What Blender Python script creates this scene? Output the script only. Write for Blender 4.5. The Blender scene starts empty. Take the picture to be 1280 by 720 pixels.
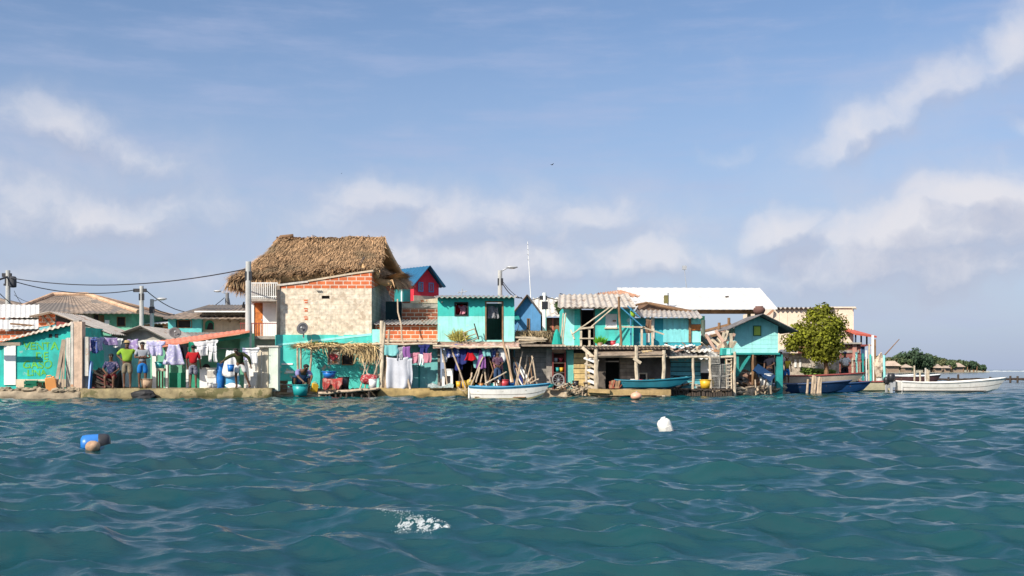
import bpy, bmesh, math, random
import numpy as np
from mathutils import Vector as V, Matrix, noise as mnoise
R = random.Random(7)
C = bpy.context.scene.collection
F, H, HY = 1400.0, 1.1, 462.0
def X(px, D): return (px - 640) / F * D
def Z(py, D): return H + (HY - py) / F * D
def P(px, py, D): return V((X(px, D), D, Z(py, D)))
WL = {}
GZ = 0.36                                   # top of the shore

# ------------------------------------------------------------------ mesh builder
class M:
    def __init__(s, T=None): s.v = []; s.f = []; s.T = T
    def add(s, pts, faces):
        n = len(s.v)
        s.v += [(s.T @ V(p)) if s.T else V(p) for p in pts]
        s.f += [[n + i for i in f] for f in faces]
        return s
    def box(s, x0, x1, y0, y1, z0, z1):
        return s.add([(x0,y0,z0),(x1,y0,z0),(x1,y1,z0),(x0,y1,z0),(x0,y0,z1),(x1,y0,z1),(x1,y1,z1),(x0,y1,z1)],
            [(0,3,2,1),(4,5,6,7),(0,1,5,4),(1,2,6,5),(2,3,7,6),(3,0,4,7)])
    def pbox(s, a, b, t, u, D, dep):        # pixel columns a..b, rows t (top) .. u (bottom), front face at D
        return s.box(X(a,D), X(b,D), D, D+dep, Z(u,D), Z(t,D))
    def beam(s, p, q, r, r2=None, n=7, wob=0.0, seg=1):
        p, q = V(p), V(q); r2 = r if r2 is None else r2
        d = (q-p).normalized(); a = d.orthogonal().normalized(); b = d.cross(a)
        pts = []; fs = []
        for k in range(seg+1):
            t = k/seg; c = p.lerp(q, t)
            if 0 < k < seg and wob: c = c + a*R.uniform(-wob, wob) + b*R.uniform(-wob, wob)
            rr = r+(r2-r)*t
            for i in range(n):
                w = 2*math.pi*i/n
                pts.append(c + (a*math.cos(w)+b*math.sin(w))*rr)
        for k in range(seg):
            for i in range(n):
                j = (i+1) % n
                fs.append((k*n+i, k*n+j, (k+1)*n+j, (k+1)*n+i))
        fs.append(tuple(range(n))[::-1]); fs.append(tuple(seg*n+i for i in range(n)))
        return s.add(pts, fs)
    def tube(s, pts, r, n=6):
        pts = [V(p) for p in pts]; vs = []; fs = []
        rad = r if isinstance(r, (list, tuple)) else [r]*len(pts)
        for k, c in enumerate(pts):
            d = (pts[min(k+1, len(pts)-1)] - pts[max(k-1, 0)]).normalized()
            a = d.cross(V((0.123, 0.31, 0.94))).normalized(); b = d.cross(a)
            for i in range(n):
                w = 2*math.pi*i/n
                vs.append(c + (a*math.cos(w)+b*math.sin(w))*rad[k])
        for k in range(len(pts)-1):
            for i in range(n):
                j = (i+1) % n
                fs.append((k*n+i, k*n+j, (k+1)*n+j, (k+1)*n+i))
        fs.append(tuple(range(n))[::-1]); fs.append(tuple((len(pts)-1)*n+i for i in range(n)))
        return s.add(vs, fs)
    def plank(s, p, q, w, t, up=(0,0,1)):   # rectangular bar p..q, w across, t along up
        p, q = V(p), V(q); d = (q-p).normalized(); up = V(up)
        a = d.cross(up)
        if a.length < 1e-4: a = d.cross(V((0,1,0)))
        a.normalize(); b = a.cross(d).normalized(); a *= w/2; b *= t/2
        return s.add([p-a-b, p+a-b, p+a+b, p-a+b, q-a-b, q+a-b, q+a+b, q-a+b],
            [(0,1,2,3),(7,6,5,4),(4,5,1,0),(5,6,2,1),(6,7,3,2),(7,4,0,3)])
    def prism(s, outline, y0, y1):          # outline [(x,z)] counter-clockwise seen from -y
        n = len(outline)
        pts = [(x,y0,z) for x,z in outline]+[(x,y1,z) for x,z in outline]
        return s.add(pts, [tuple(range(n)), tuple(range(n,2*n))[::-1]]+[(i,n+i,n+(i+1)%n,(i+1)%n) for i in range(n)])
    def pprism(s, outline, D, dep): return s.prism([(X(a,D), Z(b,D)) for a,b in outline], D, D+dep)
    def slab(s, quad, t):                   # four corners, thickness t downwards along the normal
        q = [V(p) for p in quad]; n = (q[1]-q[0]).cross(q[3]-q[0]).normalized()
        if n.z < 0: n = -n
        lo = [p-n*t for p in q]
        return s.add(q+lo, [(0,1,2,3),(7,6,5,4),(0,4,5,1),(1,5,6,2),(2,6,7,3),(3,7,4,0)])
    def gridsolid(s, fn, nu, nv, t):        # fn(u,v)->point ; second skin t below
        top = [[fn(i/nu, j/nv) for i in range(nu+1)] for j in range(nv+1)]
        dn = V((0,0,-t)) if not isinstance(t, V) else t
        pts = [p for r in top for p in r]; n = len(pts); pts = pts+[V(p)+dn for p in pts]
        fs = []; w = nu+1
        for j in range(nv):
            for i in range(nu):
                a,b,c,d = j*w+i, j*w+i+1, (j+1)*w+i+1, (j+1)*w+i
                fs += [(a,b,c,d),(n+d,n+c,n+b,n+a)]
        for i in range(nu):
            fs += [(i,n+i,n+i+1,i+1),(nv*w+i+1,n+nv*w+i+1,n+nv*w+i,nv*w+i)]
        for j in range(nv):
            fs += [((j+1)*w,n+(j+1)*w,n+j*w,j*w),(j*w+nu,n+j*w+nu,n+(j+1)*w+nu,(j+1)*w+nu)]
        return s.add(pts, fs)
    def corr(s, p0, p1, p2, p3, per=0.2, amp=0.03, t=0.015, sag=0.0, nv=4, rag=0.0):   # waves run p0->p3; p0 p1 the eave
        p0,p1,p2,p3 = map(V,(p0,p1,p2,p3)); w = (p1-p0).length
        n = (p1-p0).cross(p3-p0).normalized()
        if n.z < 0: n = -n
        k = max(2, round(w/per)); rg = [R.uniform(-rag, rag) for _ in range(40)]
        sh = [R.uniform(-1,1)*rag*0.3 for _ in range(40)]
        def fn(u,v):
            sheet = min(39, int(u*k/5))
            e = p0.lerp(p1,u); q = p3.lerp(p2,u)
            if v == 0: e = e + (e-q).normalized()*rg[sheet]
            p = e.lerp(q,v)
            return p + n*(amp*math.cos(2*math.pi*u*k)+sh[sheet]) + V((0,0,-sag*4*u*(1-u)*(1-0.3*v)))
        return s.gridsolid(fn, k*6, nv, t)
    def lathe(s, prof, c, n=14, axis=None):  # prof [(r,z)]
        c = V(c); q = V((0,0,1)).rotation_difference(V(axis)) if axis else None
        pts = []
        for r,z in prof:
            for i in range(n):
                w = 2*math.pi*i/n; p = V((r*math.cos(w), r*math.sin(w), z))
                pts.append(c+(q @ p if q else p))
        fs = []
        for k in range(len(prof)-1):
            for i in range(n):
                j = (i+1)%n; fs.append((k*n+i,k*n+j,(k+1)*n+j,(k+1)*n+i))
        fs.append(tuple(range(n))[::-1]); fs.append(tuple((len(prof)-1)*n+i for i in range(n)))
        return s.add(pts, fs)
    def blob(s, c, rx, ry, rz, rough=0.2, nu=10, nv=7, seed=None):
        c = V(c); sd = V((R.uniform(0,90),)*3) if seed is None else V((seed,)*3)
        pts = []
        for j in range(nv+1):
            th = math.pi*(0.02+0.96*j/nv)
            for i in range(nu):
                w = 2*math.pi*i/nu
                d = V((math.sin(th)*math.cos(w), math.sin(th)*math.sin(w), -math.cos(th)))
                k = 1+rough*mnoise.noise(d*1.7+sd)*1.6
                pts.append(c+V((d.x*rx*k, d.y*ry*k, d.z*rz*k)))
        fs = []
        for j in range(nv):
            for i in range(nu):
                m = (i+1)%nu; fs.append((j*nu+i,j*nu+m,(j+1)*nu+m,(j+1)*nu+i))
        fs.append(tuple(range(nu))[::-1]); fs.append(tuple(nv*nu+i for i in range(nu)))
        return s.add(pts, fs)
    def wall(s, x0, x1, z0, z1, y0, y1, holes=()):     # wall in the xz plane with rectangular openings
        xs = sorted({x0,x1}|{min(max(h[k],x0),x1) for h in holes for k in (0,1)})
        zs = sorted({z0,z1}|{min(max(h[k],z0),z1) for h in holes for k in (2,3)})
        hole = lambda i,j: any(h[0] <= (xs[i]+xs[i+1])/2 <= h[1] and h[2] <= (zs[j]+zs[j+1])/2 <= h[3] for h in holes)
        nx, nz = len(xs)-1, len(zs)-1
        sol = [[0<=i<nx and 0<=j<nz and not hole(i,j) for j in range(-1,nz+1)] for i in range(-1,nx+1)]
        for i in range(nx):
            for j in range(nz):
                if not sol[i+1][j+1]: continue
                a,b,c,d = xs[i],xs[i+1],zs[j],zs[j+1]
                q = [(a,y0,c),(b,y0,c),(b,y0,d),(a,y0,d),(a,y1,c),(b,y1,c),(b,y1,d),(a,y1,d)]
                fs = [(0,1,2,3),(7,6,5,4)]
                if not sol[i][j+1]: fs.append((3,7,4,0))
                if not sol[i+2][j+1]: fs.append((1,5,6,2))
                if not sol[i+1][j]: fs.append((0,4,5,1))
                if not sol[i+1][j+2]: fs.append((2,6,7,3))
                s.add(q, fs)
        return s
    def pwall(s, a, b, t, u, D, dep, holes=()):
        return s.wall(X(a,D),X(b,D),Z(u,D),Z(t,D),D,D+dep,[(X(h[0],D),X(h[1],D),Z(h[3],D),Z(h[2],D)) for h in holes])
    def boards(s, x0, x1, z0, z1, y, t=0.025, n=8, gap=0.008, jit=0.01, vert=False, miss=0):
        for k in range(n):
            if R.random() < miss: continue
            o = R.uniform(-jit, jit)
            if vert:
                a = x0+(x1-x0)*k/n; b = x0+(x1-x0)*(k+1)/n-gap
                s.box(a,b,y+o,y+o+t,z0+R.uniform(-jit,jit),z1+R.uniform(-jit,jit))
            else:
                a = z0+(z1-z0)*k/n; b = z0+(z1-z0)*(k+1)/n-gap
                s.box(x0+R.uniform(-jit,jit),x1+R.uniform(-jit,jit),y+o,y+o+t,a,b)
        return s
    def build(s, name, mat, parent=None, smooth=False, origin=None):
        me = bpy.data.meshes.new(name)
        if parent is not None: o0 = WL[parent.name]
        elif origin is not None: o0 = V(origin)
        else:
            n = len(s.v); o0 = V((sum(p.x for p in s.v)/n, sum(p.y for p in s.v)/n, min(p.z for p in s.v)))
        me.from_pydata([tuple(p-o0) for p in s.v], [], s.f); me.update()
        me.materials.append(mat)
        if smooth: me.polygons.foreach_set('use_smooth', [True]*len(me.polygons))
        o = bpy.data.objects.new(name, me); C.objects.link(o)
        if parent is not None: o.parent = parent
        else: o.location = o0
        WL[o.name] = o0
        return o
def tag(o, label=None, cat=None, group=None, kind=None):
    if label: o['label'] = label
    if cat: o['category'] = cat
    if group: o['group'] = group
    if kind: o['kind'] = kind
    return o
def thing(name, label, cat, loc, group=None):
    o = bpy.data.objects.new(name, None); C.objects.link(o); o.location = loc; o.empty_display_size = .2
    WL[o.name] = V(loc)
    return tag(o, label, cat, group)
def solo(m, name, mat, label, cat, group=None, smooth=False):
    return tag(m.build(name, mat, None, smooth), label, cat, group)
def copy_tree(o, parent=None):
    c = o.copy(); C.objects.link(c); WL[c.name] = WL[o.name]
    if parent: c.parent = parent
    for ch in list(o.children): copy_tree(ch, c)
    return c

# ------------------------------------------------------------------ materials
def lin(r, g, b): return tuple(((c/255)/12.92 if c/255 <= .04045 else ((c/255+.055)/1.055)**2.4) for c in (r,g,b))
MC = {}
class NT:
    def __init__(s, nt): s.nt = nt
    def n(s, t, **k):
        o = s.nt.nodes.new(t)
        for a,b in k.items(): setattr(o, a, b)
        return o
    def l(s, a, b): s.nt.links.new(a, b)
    def val(s, sock, v):
        if hasattr(v, 'is_output') or isinstance(v, bpy.types.NodeSocket): s.l(v, sock)
        else: sock.default_value = v
    def math(s, op, a, b=0.0, c=None, clamp=False):
        o = s.n('ShaderNodeMath', operation=op, use_clamp=clamp); s.val(o.inputs[0], a); s.val(o.inputs[1], b)
        if c is not None: s.val(o.inputs[2], c)
        return o.outputs[0]
    def vm(s, op, a, b=(0,0,0)):
        o = s.n('ShaderNodeVectorMath', operation=op); s.val(o.inputs[0], a); s.val(o.inputs[1], b)
        return o.outputs['Value'] if op in ('LENGTH','DOT_PRODUCT') else o.outputs[0]
    def noise(s, vec, scale, detail=4, rough=.55, out=0):
        o = s.n('ShaderNodeTexNoise'); s.l(vec, o.inputs['Vector']); o.inputs['Scale'].default_value = scale
        o.inputs['Detail'].default_value = detail; o.inputs['Roughness'].default_value = rough
        return o.outputs[out]
    def mapr(s, v, a, b, c=0.0, d=1.0, smooth=False):
        o = s.n('ShaderNodeMapRange', interpolation_type='SMOOTHSTEP' if smooth else 'LINEAR')
        s.l(v, o.inputs[0])
        for i,q in enumerate((a,b,c,d)): s.val(o.inputs[1+i], q)
        return o.outputs[0]
    def mix(s, f, a, b, mode='MIX'):
        o = s.n('ShaderNodeMix', data_type='RGBA', blend_type=mode)
        s.val(o.inputs[0], f)
        for i,q in ((6,a),(7,b)):
            if isinstance(q, bpy.types.NodeSocket): s.l(q, o.inputs[i])
            else: o.inputs[i].default_value = (*q[:3],1)
        return o.outputs[2]
def newmat(name):
    m = bpy.data.materials.new(name); m.use_nodes = True
    nt = NT(m.node_tree); b = m.node_tree.nodes['Principled BSDF']
    return m, nt, b
def mat(name, col, rough=.8, var=.22, scale=2.5, streak=0.0, patch=None, bump=.25, bscale=25, metal=0, island=0.0, brick=None, spec=.35, trans=0):
    """weathered procedural surface: base colour, blotches, rain streaks, worn patches (col, scale, threshold)"""
    if name in MC: return MC[name]
    m, t, b = newmat(name)
    pos = t.n('ShaderNodeNewGeometry').outputs['Position']
    c = (*col,1)
    if brick:
        sp = t.n('ShaderNodeSeparateXYZ'); t.l(pos, sp.inputs[0])
        cb = t.n('ShaderNodeCombineXYZ'); t.l(t.math('ADD', sp.outputs[0], sp.outputs[1]), cb.inputs[0]); t.l(sp.outputs[2], cb.inputs[1])
        br = t.n('ShaderNodeTexBrick'); t.l(cb.outputs[0], br.inputs['Vector'])
        br.inputs['Color1'].default_value = c; br.inputs['Color2'].default_value = (*brick['c2'],1); br.inputs['Mortar'].default_value = (*brick['m'],1)
        br.inputs['Scale'].default_value = 1; br.inputs['Brick Width'].default_value = brick.get('w',.36); br.inputs['Row Height'].default_value = brick.get('h',.17)
        br.inputs['Mortar Size'].default_value = brick.get('ms',.018); br.inputs['Mortar Smooth'].default_value = .25
        base = br.outputs[0]
    else: base = None
    n1 = t.noise(pos, scale, 5, .6)
    k = t.mapr(n1, .3, .7, 1-var, 1+var)
    if island:
        ri = t.n('ShaderNodeNewGeometry').outputs['Random Per Island']
        k = t.math('MULTIPLY', k, t.mapr(ri, 0, 1, 1-island, 1+island))
    vs = t.n('ShaderNodeVectorMath', operation='SCALE')
    if base: t.l(base, vs.inputs[0])
    else: vs.inputs[0].default_value = col
    t.l(k, vs.inputs['Scale']); out = vs.outputs[0]
    if streak:
        mp = t.vm('MULTIPLY', pos, (5.0,5.0,.45)); s = t.noise(mp, 1.3, 5, .65)
        out = t.mix(t.mapr(s, .5, .78, 0, streak), out, (.09,.075,.06))
    if patch:
        pn = t.noise(pos, patch[1], 6, .65)
        out = t.mix(t.mapr(pn, patch[2], patch[2]+.04), out, patch[0])
    t.l(out, b.inputs['Base Color'])
    b.inputs['Roughness'].default_value = rough; b.inputs['Metallic'].default_value = metal
    b.inputs['Specular IOR Level'].default_value = spec
    if bump:
        bp = t.n('ShaderNodeBump'); bp.inputs['Strength'].default_value = bump; bp.inputs['Distance'].default_value = .03
        t.l(t.noise(pos, bscale, 5, .6), bp.inputs['Height']); t.l(bp.outputs[0], b.inputs['Normal'])
    if trans:
        td = t.n('ShaderNodeBsdfTranslucent'); t.l(out, td.inputs[0]); mx = t.n('ShaderNodeMixShader'); mx.inputs[0].default_value = trans
        t.l(b.outputs[0], mx.inputs[1]); t.l(td.outputs[0], mx.inputs[2])
        t.l(mx.outputs[0], m.node_tree.nodes['Material Output'].inputs[0])
    MC[name] = m
    return m
plaster = (.5,.47,.41)
TEAL   = mat('teal_paint', (.05,.50,.44), streak=.35, patch=((.42,.5,.45),1.6,.66))
AQUA   = mat('aqua_paint', (.30,.74,.68), streak=.3, patch=((.5,.6,.55),1.8,.68))
DTEAL  = mat('deep_teal_paint', (.02,.26,.24), streak=.3, patch=((.3,.36,.32),2.2,.68))
SEAGRN = mat('sea_green_paint', (.025,.42,.37), streak=.4, patch=((.25,.45,.4),1.5,.64))
GREEN  = mat('green_paint', (.16,.44,.30), streak=.3, patch=((.5,.55,.45),1.5,.66))
DGREEN = mat('dark_green_paint', (.03,.27,.17), streak=.2, patch=((.25,.4,.3),2,.68))
WHITE  = mat('white_paint', (.74,.73,.69), var=.1, streak=.4, patch=((.42,.36,.29),1.6,.68))
CLEANW = mat('clean_white', (.80,.80,.78), var=.06, streak=.12)
CREAM  = mat('cream_render', (.68,.59,.47), var=.32, scale=6, streak=.28, patch=((.48,.38,.28),2.8,.57), bump=1, bscale=6, brick=dict(c2=(.64,.54,.41), m=(.60,.50,.37), w=.42, h=.21, ms=.02))
PEACH  = mat('peach_render', (.80,.66,.51), var=.08, streak=.22)
BEIGE  = mat('beige_render', (.58,.47,.34), var=.2, streak=.3, patch=((.36,.27,.18),3,.63))
CONC   = mat('concrete', (.34,.31,.27), var=.3, scale=4, streak=.4, bump=.6, bscale=15)
PALEC  = mat('pale_concrete', (.55,.51,.45), var=.2, scale=4, streak=.4, patch=((.5,.26,.14),2.5,.64), bump=.6)
TANC   = mat('tan_concrete', (.58,.42,.31), var=.22, scale=4, streak=.35, bump=.6)
QUAY   = mat('quay_stone', (.25,.20,.105), var=.45, scale=2.2, streak=.3, patch=((.11,.10,.04),1.7,.52), bump=1, bscale=7)
GROUND = mat('packed_earth', (.33,.26,.18), var=.35, scale=1.5, patch=((.45,.39,.3),2.2,.58), bump=1, bscale=8)
STONE  = mat('shore_stone', (.28,.225,.155), var=.4, scale=3, island=.3, bump=.8, bscale=9)
STWALL = mat('rubble_wall', (.40,.35,.29), var=.5, scale=6, streak=.3, bump=1, bscale=8)
BRICK  = mat('orange_brick', (.62,.16,.055), brick=dict(c2=(.5,.12,.045), m=(.62,.52,.42)), var=.22, streak=.2, bump=.4)
BRICKD = mat('worn_brick', (.34,.10,.05), brick=dict(c2=(.26,.075,.04), m=(.45,.37,.3)), var=.3, streak=.4, bump=.4)
BLOCK  = mat('grey_block', (.28,.26,.23), brick=dict(c2=(.23,.22,.2), m=(.16,.15,.14), w=.42, h=.2, ms=.014), var=.3, streak=.4, bump=.5)
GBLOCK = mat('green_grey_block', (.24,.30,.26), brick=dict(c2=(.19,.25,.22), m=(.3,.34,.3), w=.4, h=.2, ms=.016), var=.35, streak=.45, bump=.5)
TIN    = mat('old_tin', (.42,.38,.34), rough=.55, var=.25, streak=.5, patch=((.25,.13,.07),1.4,.60), bump=.2, metal=.15)
TINW   = mat('white_tin', (.64,.62,.58), rough=.5, var=.08, streak=.2, patch=((.5,.38,.28),1.2,.70), bump=.1)
CREAMT = mat('cream_tin', (.33,.27,.21), rough=.55, var=.15, streak=.3, patch=((.45,.28,.2),1.3,.64), bump=.2)
TINB   = mat('blue_tin', (.012,.10,.20), rough=.4, var=.15, streak=.1, bump=.1)
TIND   = mat('dark_tin', (.13,.12,.12), rough=.6, var=.4, scale=4, patch=((.3,.28,.26),2.5,.58), bump=.3)
RUST   = mat('rusty_tin', (.38,.20,.12), rough=.7, var=.35, streak=.4, patch=((.5,.42,.36),2,.58), bump=.3)
CORAL  = mat('coral_tin', (.60,.20,.12), rough=.6, var=.2, streak=.2, bump=.2)
CLAYT  = mat('clay_tile', (.25,.19,.145), var=.4, scale=3, streak=.3, patch=((.15,.13,.115),.6,.5), bump=.8, bscale=12)
CLAYR  = mat('pale_clay', (.52,.34,.22), var=.3, scale=4, bump=.6)
REDT   = mat('red_roof_paint', (.50,.10,.06), rough=.6, var=.2, streak=.2)
REDW   = mat('crimson_paint', (.66,.035,.06), var=.15, streak=.15)
BLUEW  = mat('blue_paint', (.10,.28,.52), var=.15, streak=.3)
MAROON = mat('maroon_paint', (.22,.05,.045), var=.3, streak=.3, patch=((.35,.3,.25),2.5,.64))
ORDOOR = mat('varnished_door', (.50,.16,.035), rough=.5, var=.4, scale=6, bump=.2)
WOOD   = mat('grey_wood', (.28,.22,.165), var=.35, scale=4, streak=.4, island=.28, bump=.5)
WOODP  = mat('pale_wood', (.50,.42,.31), var=.3, scale=5, streak=.3, island=.22, bump=.5)
WOODB  = mat('brown_wood', (.22,.125,.065), var=.35, scale=4, streak=.3, island=.25, bump=.5)
WOODY  = mat('yellow_wood', (.52,.38,.17), var=.35, scale=4, streak=.4, island=.2, bump=.5)
WOODD  = mat('dark_wet_wood', (.06,.045,.035), var=.4, scale=5, island=.3, bump=.6)
STICK  = mat('bare_stick', (.44,.34,.24), var=.3, scale=6, island=.25, bump=.4)
THATCH = mat('dry_thatch', (.36,.23,.115), var=.3, scale=1.6, island=.45, bump=.5, rough=.95)
STRAW  = mat('loose_straw', (.58,.42,.21), var=.25, scale=3, island=.4, bump=.3, rough=.95)
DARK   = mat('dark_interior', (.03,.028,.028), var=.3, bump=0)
BLACK  = mat('black_rubber', (.018,.018,.02), rough=.6, var=.3)
WIRE   = mat('cable_black', (.03,.03,.035), rough=.6, var=.1, bump=0)
GREYM  = mat('grey_metal', (.42,.43,.44), rough=.45, var=.15, metal=.3, bump=.1)
POLEC  = mat('pole_concrete', (.46,.46,.44), var=.12, streak=.3, bump=.2)
DISHM  = mat('dark_dish', (.05,.052,.06), rough=.5, var=.2, bump=0)
HULLW  = mat('white_hull', (.80,.77,.71), rough=.45, var=.08, streak=.25, patch=((.5,.42,.28),2.2,.70), bump=.1)
HULLB  = mat('navy_hull', (.012,.040,.105), rough=.4, var=.2, streak=.1, bump=.1)
HULLT  = mat('turquoise_hull', (.016,.15,.21), rough=.45, var=.2, streak=.15, bump=.1)
TRIMB  = mat('blue_trim', (.05,.22,.36), rough=.45, var=.2, bump=.1)
def plastic(name, col, rough=.38): return mat(name, col, rough=rough, var=.08, bump=.05, spec=.5)
PBLUE = plastic('blue_plastic', (.015,.16,.50)); PLBLUE = plastic('pale_blue_plastic', (.10,.36,.60)); PORANGE = plastic('orange_plastic', (.70,.30,.09))
PWHITE = plastic('white_plastic', (.80,.79,.75)); PGREEN = plastic('green_plastic', (.02,.17,.10)); PYELLOW = plastic('yellow_plastic', (.72,.42,.03))
PRED = plastic('red_plastic', (.5,.05,.06)); PTEAL = plastic('teal_plastic', (.02,.33,.33)); PBROWN = mat('buoy_brown', (.42,.27,.17), var=.4, scale=9); PBLACK = plastic('black_plastic', (.02,.02,.024))
PGREY = plastic('grey_plastic', (.35,.36,.37)); PPINK = plastic('weathered_orange', (.68,.36,.24))
def cloth(name, col, col2=None, sc=9): return mat('cloth_'+name, col, rough=.95, var=.12, bump=.3, bscale=40, spec=.1, trans=.25, patch=(col2,sc,.53) if col2 else None)
# ------------------------------------------------------------------ camera, light, sky
sc = bpy.context.scene
cam = bpy.data.objects.new('camera', bpy.data.cameras.new('camera')); C.objects.link(cam)
cam.location = (0,0,H); cam.rotation_euler = (math.radians(90),0,0)
cam.data.sensor_width = 36; cam.data.lens = 36*F/1280; cam.data.clip_end = 40000; cam.data.clip_start = .05
cam.data.shift_y = (HY-360)/1280
sc.camera = cam
LD = V((.53,.64,-.58)).normalized()
sun = bpy.data.objects.new('sun', bpy.data.lights.new('sun','SUN')); C.objects.link(sun)
sun.data.energy = 4.7; sun.data.angle = math.radians(.53); sun.data.color = (1,.92,.80)
sun.rotation_euler = LD.to_track_quat('-Z','Y').to_euler()
sun.location = (-30,-30,40)
w = bpy.data.worlds.new('World'); sc.world = w; w.use_nodes = True
t = NT(w.node_tree); w.node_tree.nodes.clear()
sky = t.n('ShaderNodeTexSky', sky_type='NISHITA'); sky.sun_disc = False
sky.sun_elevation = math.asin(-LD.z); sky.sun_rotation = math.atan2(-LD.x, -LD.y)
sky.air_density = 1.0; sky.dust_density = 1.2; sky.ozone_density = 2.5; sky.altitude = 0
dirv = t.n('ShaderNodeTexCoord').outputs['Generated']
sp = t.n('ShaderNodeSeparateXYZ'); t.l(dirv, sp.inputs[0])
az = t.math('ARCTAN2', sp.outputs[0], sp.outputs[1]); el = t.math('ARCSINE', sp.outputs[2])
uv = t.n('ShaderNodeCombineXYZ'); t.l(az, uv.inputs[0]); t.l(el, uv.inputs[1]); uv = uv.outputs[0]
dn = t.noise(uv, 10, 4, .55, 1)
wob = t.n('ShaderNodeVectorMath', operation='SCALE'); t.l(t.vm('SUBTRACT', dn, (.5,.5,.5)), wob.inputs[0]); wob.inputs['Scale'].default_value = .075
uvw = t.vm('ADD', uv, wob.outputs[0])
def ang(px, py): return math.atan((px-640)/F), math.atan((HY-py)/F)
def clouds(uvs, lst):
    acc = None
    for px,py,rx,ry,rot,st in lst:
        a,e = ang(px,py); d = t.vm('SUBTRACT', uvs, (a,e,0))
        if rot:
            vr = t.n('ShaderNodeVectorRotate', rotation_type='Z_AXIS'); t.l(d, vr.inputs[0]); vr.inputs['Angle'].default_value = -math.radians(rot); d = vr.outputs[0]
        L = t.vm('LENGTH', t.vm('MULTIPLY', d, (F/rx/1.2,F/ry/1.2,0)))
        m = t.mapr(L, .05, 1.35, st, 0, True)
        acc = m if acc is None else t.math('MAXIMUM', acc, m)
    return acc
big = [(1175,305,200,48,4,1.0),(975,297,60,30,8,.9),(1220,268,90,36,0,1.0),(1150,340,260,42,0,.9),(1290,300,110,60,0,1),
       (1080,185,80,30,18,.85),(1165,140,115,28,34,.75),(1262,75,80,34,52,.8),(1290,165,40,18,0,.5),(905,190,45,14,0,.35),
       (75,178,75,32,-12,.72),(150,200,100,24,-18,.62),(120,280,160,38,2,.78),(40,270,90,34,0,.6),
       (470,258,75,34,0,.75),(600,280,180,42,3,.7),(610,315,330,62,0,.55),(720,272,90,26,0,.6),(600,335,230,34,0,.85),(790,330,180,34,0,.7),(420,280,70,24,0,.5),(520,300,40,16,0,.6),
       (130,340,170,20,0,.45),(260,345,100,16,0,.4),(1080,375,160,18,0,.4),
       (-180,260,160,60,0,.8),(-420,200,200,60,10,.7),(1500,260,190,70,0,.9),(1800,200,220,60,0,.8)]
m1 = clouds(uvw, big)
tex = t.noise(uvw, 17, 9, .62)
def shape(mm, tx): return t.mapr(t.math('ADD', mm, t.math('MULTIPLY', t.math('SUBTRACT', tx, .5), .95)), -.02, 1.12, 0, 1, True)
m1 = shape(m1, tex)
# the side away from the sun is a little greyer: compare with the mask shifted towards the light
sh = t.vm('ADD', uvw, (-.012,.02,0))
m2 = shape(clouds(sh, big[:21]), t.noise(sh, 17, 9, .62))
lit = t.mapr(t.math('SUBTRACT', m1, m2), -.18, .38, 0, 1)
ccol = t.mix(lit, (3.6,3.9,4.95), (6.5,6.35,6.6))
ci = t.noise(t.vm('MULTIPLY', uv, (1.2,7,1)), 5.0, 6, .6)
cir = t.mapr(ci, .42, .75, 0, .42, True)
veil = t.mapr(el, .0, .30, .78, .08)
SKYTINT = (.88,.95,1.05)
skc = t.mix(1.0, sky.outputs[0], SKYTINT, 'MULTIPLY')
skc = t.mix(veil, skc, (3.5,4.12,5.75))
skc = t.mix(cir, skc, (3.5,4.05,5.8))
bank = t.math('MULTIPLY', clouds(uvw, [(600,300,400,75,0,.6),(100,255,240,95,0,.5),(1180,300,270,95,0,.6),(1120,170,160,60,25,.35)]), t.mapr(tex, .30, .62, .45, 1.0))
skc = t.mix(bank, skc, (4.9,5.05,5.9))
skc = t.mix(t.math('MULTIPLY', m1, .80), skc, ccol)
# bright broken cloud added overhead, out of frame, as fill light
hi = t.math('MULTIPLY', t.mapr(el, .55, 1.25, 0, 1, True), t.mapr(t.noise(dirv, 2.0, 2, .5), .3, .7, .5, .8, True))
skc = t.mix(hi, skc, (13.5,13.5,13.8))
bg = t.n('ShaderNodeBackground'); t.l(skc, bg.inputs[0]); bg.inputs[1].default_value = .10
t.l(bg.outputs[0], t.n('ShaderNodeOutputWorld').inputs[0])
vs_ = sc.view_settings; vs_.view_transform = 'Standard'; vs_.look = 'None'; vs_.exposure = 0.35; vs_.gamma = 1; vs_.use_curve_mapping = False
sc.cycles.max_bounces = 6; sc.cycles.use_denoising = True
sc.cycles.caustics_reflective = False; sc.cycles.caustics_refractive = False

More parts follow.
